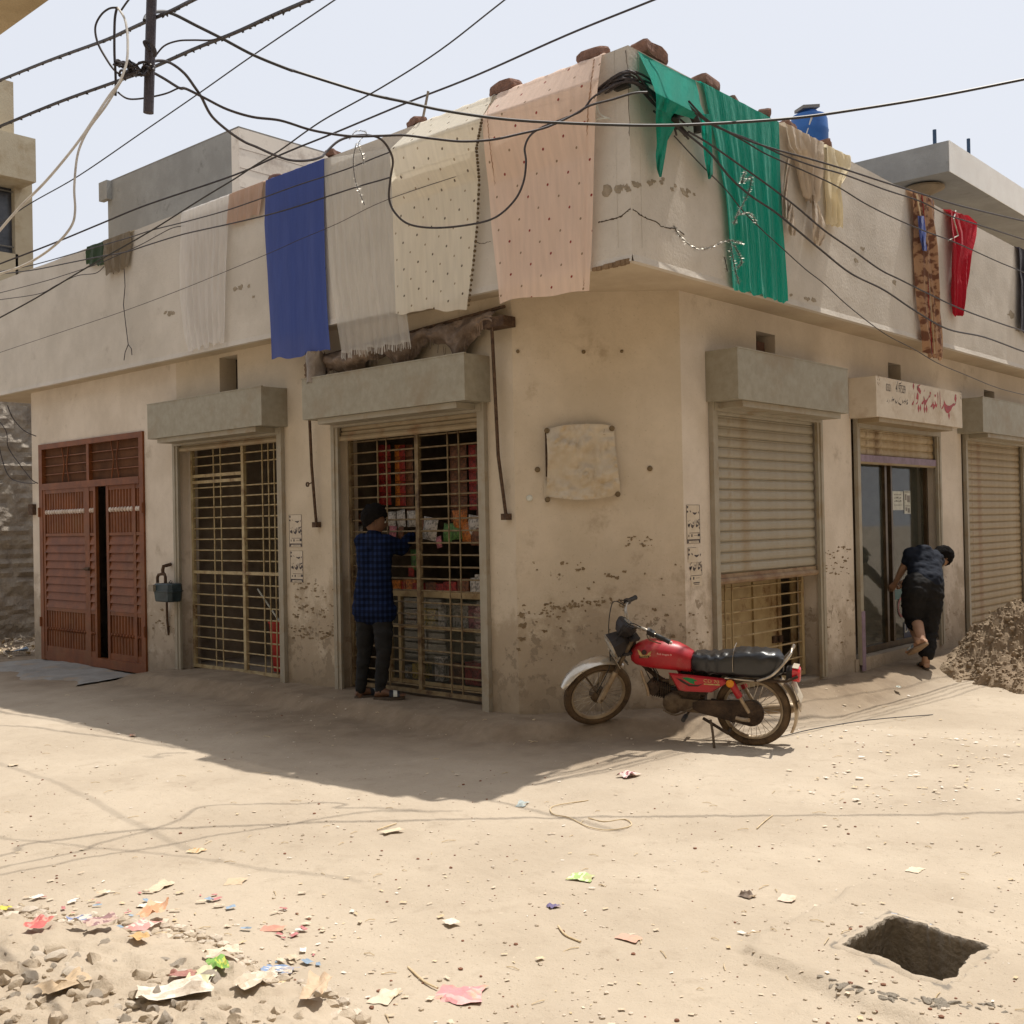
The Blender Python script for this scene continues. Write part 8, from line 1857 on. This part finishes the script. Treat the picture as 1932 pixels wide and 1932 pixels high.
o = build(mb, 'straw_bits', mStraw, None, kind='stuff', label='bits of straw and twig strewn over the dirt road', category='litter')
# individual pieces of litter one can point to
MC = {}
def cm(c, rough=.5):
    k = ('litter_%d_%d_%d' % c); c = tuple(int(v * .72 + q * .28) for v, q in zip(c, (200, 176, 146))); return mat(k, lin(c), lin(tuple(int(v * .8 + q * .2) for v, q in zip(c, (150, 126, 100)))), scale=25, rough=.6, bump=.2, bscale=60, c3=lin((186, 162, 132)), s3=14)
def litter(x, y, w, h, c, lab, cat='wrapper', rz=None, cr_=.35, seed=0, c2=None, z=0, n=10):
    p = gpi(x, y); hh = p.z; mb = scrap(seed + x * .01, w, h, cr_ * .45, n); rz = rnd.uniform(0, 3.14) if rz is None else rz; c_, s_ = math.cos(rz), math.sin(rz)
    mb.v = [(p.x + vx * c_ - vy * s_, p.y + vx * s_ + vy * c_, hh + z + vz + .003) for vx, vy, vz in mb.v]
    if c2:
        for i in range(len(mb.mi)): mb.mi[i] = 1 if noise.noise(V(i * .21 + x, (i // n) * .33, 1)) > .08 else 0
    return build(mb, 'litter_piece', [cm(c)] + ([cm(c2)] if c2 else []), None, at=V(p.x, p.y, hh), smooth=True, label=lab, category=cat)
rnd.seed(31)
L = litter
L(1186, 1466, .15, .09, (232, 214, 220), 'crumpled white and maroon packet on the sunlit road below the motorcycle', c2=(120, 30, 60), cr_=.5, z=.01)
L(1096, 1657, .10, .11, (150, 200, 110), 'green and white chip packet lying alone in the middle of the road', c2=(226, 236, 200))
L(1044, 1712, .04, .05, (60, 60, 130), 'small dark blue bottle cap near the middle of the road', 'cap', cr_=.9)
L(870, 1880, .15, .13, (214, 130, 150), 'crumpled pink plastic bag at the bottom centre', 'plastic bag', cr_=.45, c2=(236, 180, 190))
L(726, 1883, .11, .07, (222, 214, 196), 'folded white foil wrapper at the bottom, left of the pink bag')
L(370, 1607, .07, .08, (226, 210, 170), 'cream and orange biscuit wrapper on the left part of the road', c2=(206, 150, 90))
L(445, 1665, .10, .08, (206, 184, 156), 'flat piece of tan cardboard above the rubble heap', 'cardboard', cr_=.15)
L(285, 1711, .11, .05, (244, 240, 230), 'bright white paper just above the rubble heap', 'paper', cr_=.3)
L(300, 1675, .15, .07, (222, 204, 182), 'torn dusty plastic sheet above the bright white paper', 'plastic sheet')
L(515, 1755, .09, .05, (198, 130, 118), 'faded red wrapper between the rubble heap and the open road')
L(525, 1832, .12, .06, (96, 140, 206), 'blue and white wrapper right of the rubble heap', c2=(226, 228, 230))
L(985, 1519, .12, .05, (150, 176, 190), 'flattened pale blue bag at the tip of the building shadow', 'plastic bag')
L(1187, 1772, .09, .06, (216, 160, 146), 'thin pink scrap of plastic half buried in the dust', cr_=.1)
L(1410, 1692, .06, .05, (60, 50, 46), 'dark clod of burnt rag on the right part of the road', 'rag', cr_=.9)
L(982, 1368, .09, .06, (176, 160, 146), 'torn white cup lying against the foot of the chamfered wall', 'cup', cr_=.7)
L(1422, 1404, .001 + .05, .03, (214, 160, 60), 'small orange wrapper just under the motorcycle rear wheel')
L(1485, 1697, .09, .06, (226, 206, 192), 'pale translucent scrap on the right side of the road', cr_=.15)
L(1726, 1643, .08, .06, (236, 222, 200), 'round white paper disc on the right side of the road', 'paper', cr_=.1)
L(740, 1572, .11, .05, (222, 208, 184), 'broken white tile piece in the middle left of the road', 'tile', cr_=.05, z=.01)
L(852, 1746, .06, .05, (238, 232, 222), 'small bright white tile chip left of the road centre', 'tile', cr_=.2, z=.01)
L(1695, 1297, .10, .05, (120, 150, 156), 'teal and white packet lying near the man', c2=(216, 220, 214))
L(250, 1388, .10, .04, (226, 204, 180), 'torn wrapper at the edge of the left shadow', c2=(196, 110, 90))
L(25, 1445, .08, .06, (216, 200, 176), 'small square of paper at the left edge of the road', 'paper')
L(30, 1237, .30, .14, (110, 150, 196), 'crumpled light blue bag on the rubbish at the alley mouth', 'plastic bag', cr_=.5, z=.05)
hp = [(75, 1778, .11, .07, (196, 70, 78), 'pink red cardboard carton on the rubble heap', (222, 130, 130)), (290, 1752, .17, .09, (206, 140, 104), 'crumpled translucent orange bag on top of the rubble heap', (228, 176, 144)), (270, 1784, .09, .10, (216, 140, 146), 'pink and white wrapper under the orange bag', (238, 220, 214)),
      (262, 1806, .07, .05, (206, 164, 104), 'amber scrap of plastic on the rubble heap', None), (190, 1775, .12, .08, (196, 170, 168), 'mixed purple and white wrappers on the rubble heap', (120, 84, 100)), (150, 1770, .09, .05, (222, 222, 222), 'white and blue plastic strip on the rubble heap', (90, 120, 190)),
      (412, 1860, .11, .06, (84, 160, 50), 'shiny green sweet wrapper on the right slope of the rubble heap', (176, 200, 60)), (380, 1885, .12, .08, (206, 214, 176), 'pale green paper at the foot of the rubble heap', None), (330, 1912, .24, .11, (236, 232, 226), 'large white plastic bag at the bottom of the rubble heap', (206, 198, 188)),
      (480, 1893, .12, .08, (196, 186, 170), 'clear plastic tray right of the rubble heap', (226, 222, 212)), (120, 1900, .16, .08, (188, 166, 136), 'dusty translucent bag half buried in the rubble heap', None), (345, 1880, .09, .05, (150, 92, 92), 'dark red rag at the foot of the rubble heap', None),
      (420, 1835, .12, .07, (226, 214, 196), 'torn cream bag on the right slope of the rubble heap', None), (8, 1748, .05, .04, (206, 206, 60), 'yellow wrapper at the left edge above the rubble heap', None), (600, 1908, .16, .08, (200, 178, 152), 'flat dusty cement bag scrap right of the clear tray', None)]
for k, (x, y, w_, h_, c, lab, c2) in enumerate(hp): L(x, y, w_, h_, c, lab, 'plastic bag' if 'bag' in lab else 'wrapper', cr_=.5, seed=k * 3, c2=c2, z=.07)
# white rope end and long twigs
def lay(pts, r_, mt, name, lab, cat):
    P = []
    for x, y in pts:
        p = gp(x, y, -.1); h = ground_h(p.x, p.y); p = gp(x, y, h); P.append(V(p.x, p.y, h + r_ + .003))
    return build(MB().tube(catmull(P, 4), r_, 6), name, mt, None, at=P[0], smooth=True, label=lab, category=cat)
lay([(1110, 1512), (1068, 1518), (1040, 1525), (1044, 1538), (1075, 1545), (1110, 1562), (1150, 1568), (1190, 1560), (1180, 1548), (1140, 1552), (1110, 1545)], .0032, mStraw, 'straw_rope', 'loose loop of pale straw rope on the sunlit road', 'rope')
lay([(1428, 1565), (1442, 1552), (1458, 1540)], .003, mStraw, 'twig', 'straight pale twig on the right half of the road', 'twig')
lay([(770, 1828), (800, 1855), (826, 1868)], .004, mStraw, 'twig', 'frayed bamboo stick left of the pink bag', 'twig')
lay([(1053, 1750), (1068, 1768), (1096, 1780)], .004, mStraw, 'twig', 'curved pale husk lying by the pink scrap', 'twig')
lay([(712, 1568), (735, 1560), (748, 1556)], .004, mStraw, 'twig', 'short pale stick beside the broken white tile', 'twig')
for q, lab in ((((1450, 1385), (1470, 1392), (1530, 1378), (1640, 1360), (1760, 1350)), 'thin dusty wire lying along the right side of the road'),): lay(q, .004, mWireG, 'ground_wire', lab, 'wire')
# --- mud heap at the right
mMud = earth_mat('wet_mud', (.35, .27, .185), (.28, .21, .145), (.19, .14, .095), bs=1.0)
md_ = thing('mud_heap', 'big heap of dug out grey mud clods at the right edge by the shuttered shop', 'mud heap', V(12.6, 3.2, -.2))
N_ = 200; P = []; mcx, mcy = 12.75, 3.45
for j in range(N_ + 1):
    row = []
    for i in range(N_ + 1):
        x = mcx - 2.2 + 4.4 * i / N_; y = mcy - 1.9 + 3.3 * j / N_
        dx, dy = (x - mcx) / 1.55, (y - mcy) / 1.15; r_ = math.hypot(dx, dy) + .20 * noise.noise(V(x * 1.5, y * 1.5, 3)) + .08 * noise.noise(V(x * 4, y * 4, 5)); h = ground_h(x, y)
        k = max(0, 1 - r_); hh = 1.0 * k ** .85 * (1 + .25 * noise.noise(V(x * 2, y * 2, 7)))
        lump = abs(noise.noise(V(x * 5, y * 5, 2))) * .13 + abs(noise.noise(V(x * 12, y * 12, 4))) * .11 + noise.noise(V(x * 30, y * 30, 4)) * .05
        hh += lump * min(1, k * 5) - (.03 if k <= 0 else 0)
        row.append(V(x + .05 * noise.noise(V(x * 9, y * 9, 9)), y + .05 * noise.noise(V(x * 9, y * 9, 19)), h + hh))
    P.append(row)
mb = MB(); mb.grid(P); build(mb, 'mud_mass', mMud, md_, smooth=False)
rnd.seed(9); mrock = [m_.copy() for m_ in rocks[:4]]
for m_ in mrock: m_.materials.clear(); m_.materials.append(mMud)
cnt = 0
while cnt < 290:
    a = rnd.uniform(1.8, 5.2); r_ = rnd.random() ** .6 * 1.15; x = mcx + 1.55 * r_ * math.cos(a); y = mcy + 1.15 * r_ * math.sin(a)
    if y > 4.5: continue
    i = int((x - mcx + 2.2) / 4.4 * N_); j = int((y - mcy + 1.9) / 3.3 * N_)
    if not (0 <= i <= N_ and 0 <= j <= N_): continue
    sc = rnd.choice((.015, .02, .03, .04)) * rnd.uniform(.6, 1.3); o = again(mrock[cnt % 4], 'mud_clod', md_, V(x, y, P[j][i].z + sc * .3)); o.scale = (sc,) * 3; o.rotation_euler = (rnd.random() * 3, rnd.random() * 3, rnd.random() * 3); cnt += 1
mb = MB()
for k in range(5200):
    a = rnd.uniform(1.6, 5.4); r_ = rnd.random() ** .55 * 1.25; x = mcx + 1.55 * r_ * math.cos(a); y = mcy + 1.15 * r_ * math.sin(a)
    i = int((x - mcx + 2.2) / 4.4 * N_); j = int((y - mcy + 1.9) / 3.3 * N_)
    if not (0 <= i <= N_ and 0 <= j <= N_) or y > 4.5: continue
    s_ = rnd.choice((.006, .009, .013, .018)) * rnd.uniform(.6, 1.3); q = P[j][i]; me_ = icos[k % 4]; mb.add([q + V(v.co.x * s_, v.co.y * s_, v.co.z * s_ * .8 + s_ * .2) for v in me_.vertices], [tuple(p_.vertices) for p_ in me_.polygons])
build(mb, 'mud_crumbs', mMud, md_, kind='stuff')
# crumbled concrete round the pit and the broken near edge of its slab
rnd.seed(44); pr_ = []
mRim = mat('rim_cement', (.47, .41, .335), (.38, .33, .265), scale=12, rough=.97, bump=.4, bscale=60)
rk = [m_.copy() for m_ in rocks[:4]]
for m_ in rk: m_.materials.clear(); m_.materials.append(mRim)
for k in range(170):
    i = rnd.randrange(NA); th = ths[i]; edge = 1 if k < 130 else 0
    rr_e = rad[i] + rnd.uniform(-.012, .03) * edge + (1 - edge) * rnd.uniform(.02, .12); x = cx + math.cos(th) * rr_e; y = cy + math.sin(th) * rr_e
    if not edge or rnd.random() < .9:
        sc = rnd.choice((.006, .009, .013, .018)) * (1.3 if (x < cx and y > cy - .1) else .8); o = again(rk[k % 4], 'rim_chunk', pit, V(x, y, -.062 + sc * .2)); o.scale = (sc * 1.2, sc, sc * .8); o.rotation_euler = (rnd.random(), rnd.random(), rnd.random() * 6)
seam = [(1540, 1845), (1580, 1858), (1640, 1873), (1700, 1885), (1760, 1893), (1830, 1897), (1900, 1905)]
mBrkR = mat('brick_edge', lin((150, 116, 96)), lin((118, 90, 74)), scale=12, bump=.3)
for k in range(70):
    t = rnd.random() * 6; i = min(int(t), 5); f = t - i; x = seam[i][0] * (1 - f) + seam[i + 1][0] * f; y = seam[i][1] * (1 - f) + seam[i + 1][1] * f + rnd.uniform(-6, 6); p = gpi(x, y); sc = rnd.choice((.006, .010, .015))
    o = again(rk[k % 4], 'rim_chunk', pit, V(p.x, p.y, p.z - sc * .1)); o.scale = (sc * 1.8, sc, sc * .8); o.rotation_euler = (0, 0, rnd.random() * 6)
# rubbish in the sunlit alley mouth at the far left
rnd.seed(12)
mb = MB()
for k in range(420):
    x = rnd.uniform(6.2, 9.5); y = rnd.uniform(14.6, 17.5)
    if x > 6.72 and y < 14.5: continue
    h = ground_h(x, y); s = rnd.uniform(.03, .13); sv = scm[k % 7]; rz = rnd.uniform(0, 6.28); c, s_ = math.cos(rz), math.sin(rz); mb.cur = k % 4; tilt = rnd.uniform(-.4, .8)
    mb.add([V(x + (v.co.x * c - v.co.y * s_) * s, y + (v.co.x * s_ + v.co.y * c) * s, h + .03 + v.co.z * s + v.co.x * s * tilt) for v in sv.vertices], [tuple(p_.vertices) for p_ in sv.polygons])
build(mb, 'rubbish_strewn', [mScrap, mStoneP, mStraw, mStone], None, kind='stuff', label='sunlit carpet of torn rubbish at the mouth of the alley', category='litter')
# cement ramp in front of the brown gate
rp = MB(); P = []
for j in range(21):
    row = []
    for i in range(41):
        a = 5.65 + 2.75 * i / 40; d = 1.5 * j / 20; p = FL.pt(a, d, 0); h = ground_h(p.x, p.y); e = .9 + .25 * noise.noise(V(a * 1.4, 3, 3)) + .1 * noise.noise(V(a * 5, 3, 3)); k = max(0, min(1, (e - d) / .12))
        row.append(p + V(0, 0, h - .05 + k * .07 + .006 * noise.noise(V(a * 6, d * 6, 1))))
    P.append(row)
rp.grid(P); build(rp, 'cement_apron', mat('apron_cement', (.30, .285, .26), (.22, .205, .185), scale=4, rough=.95, bump=.3, bscale=30, c3=(.32, .25, .18), s3=3), None, smooth=True, kind='structure')
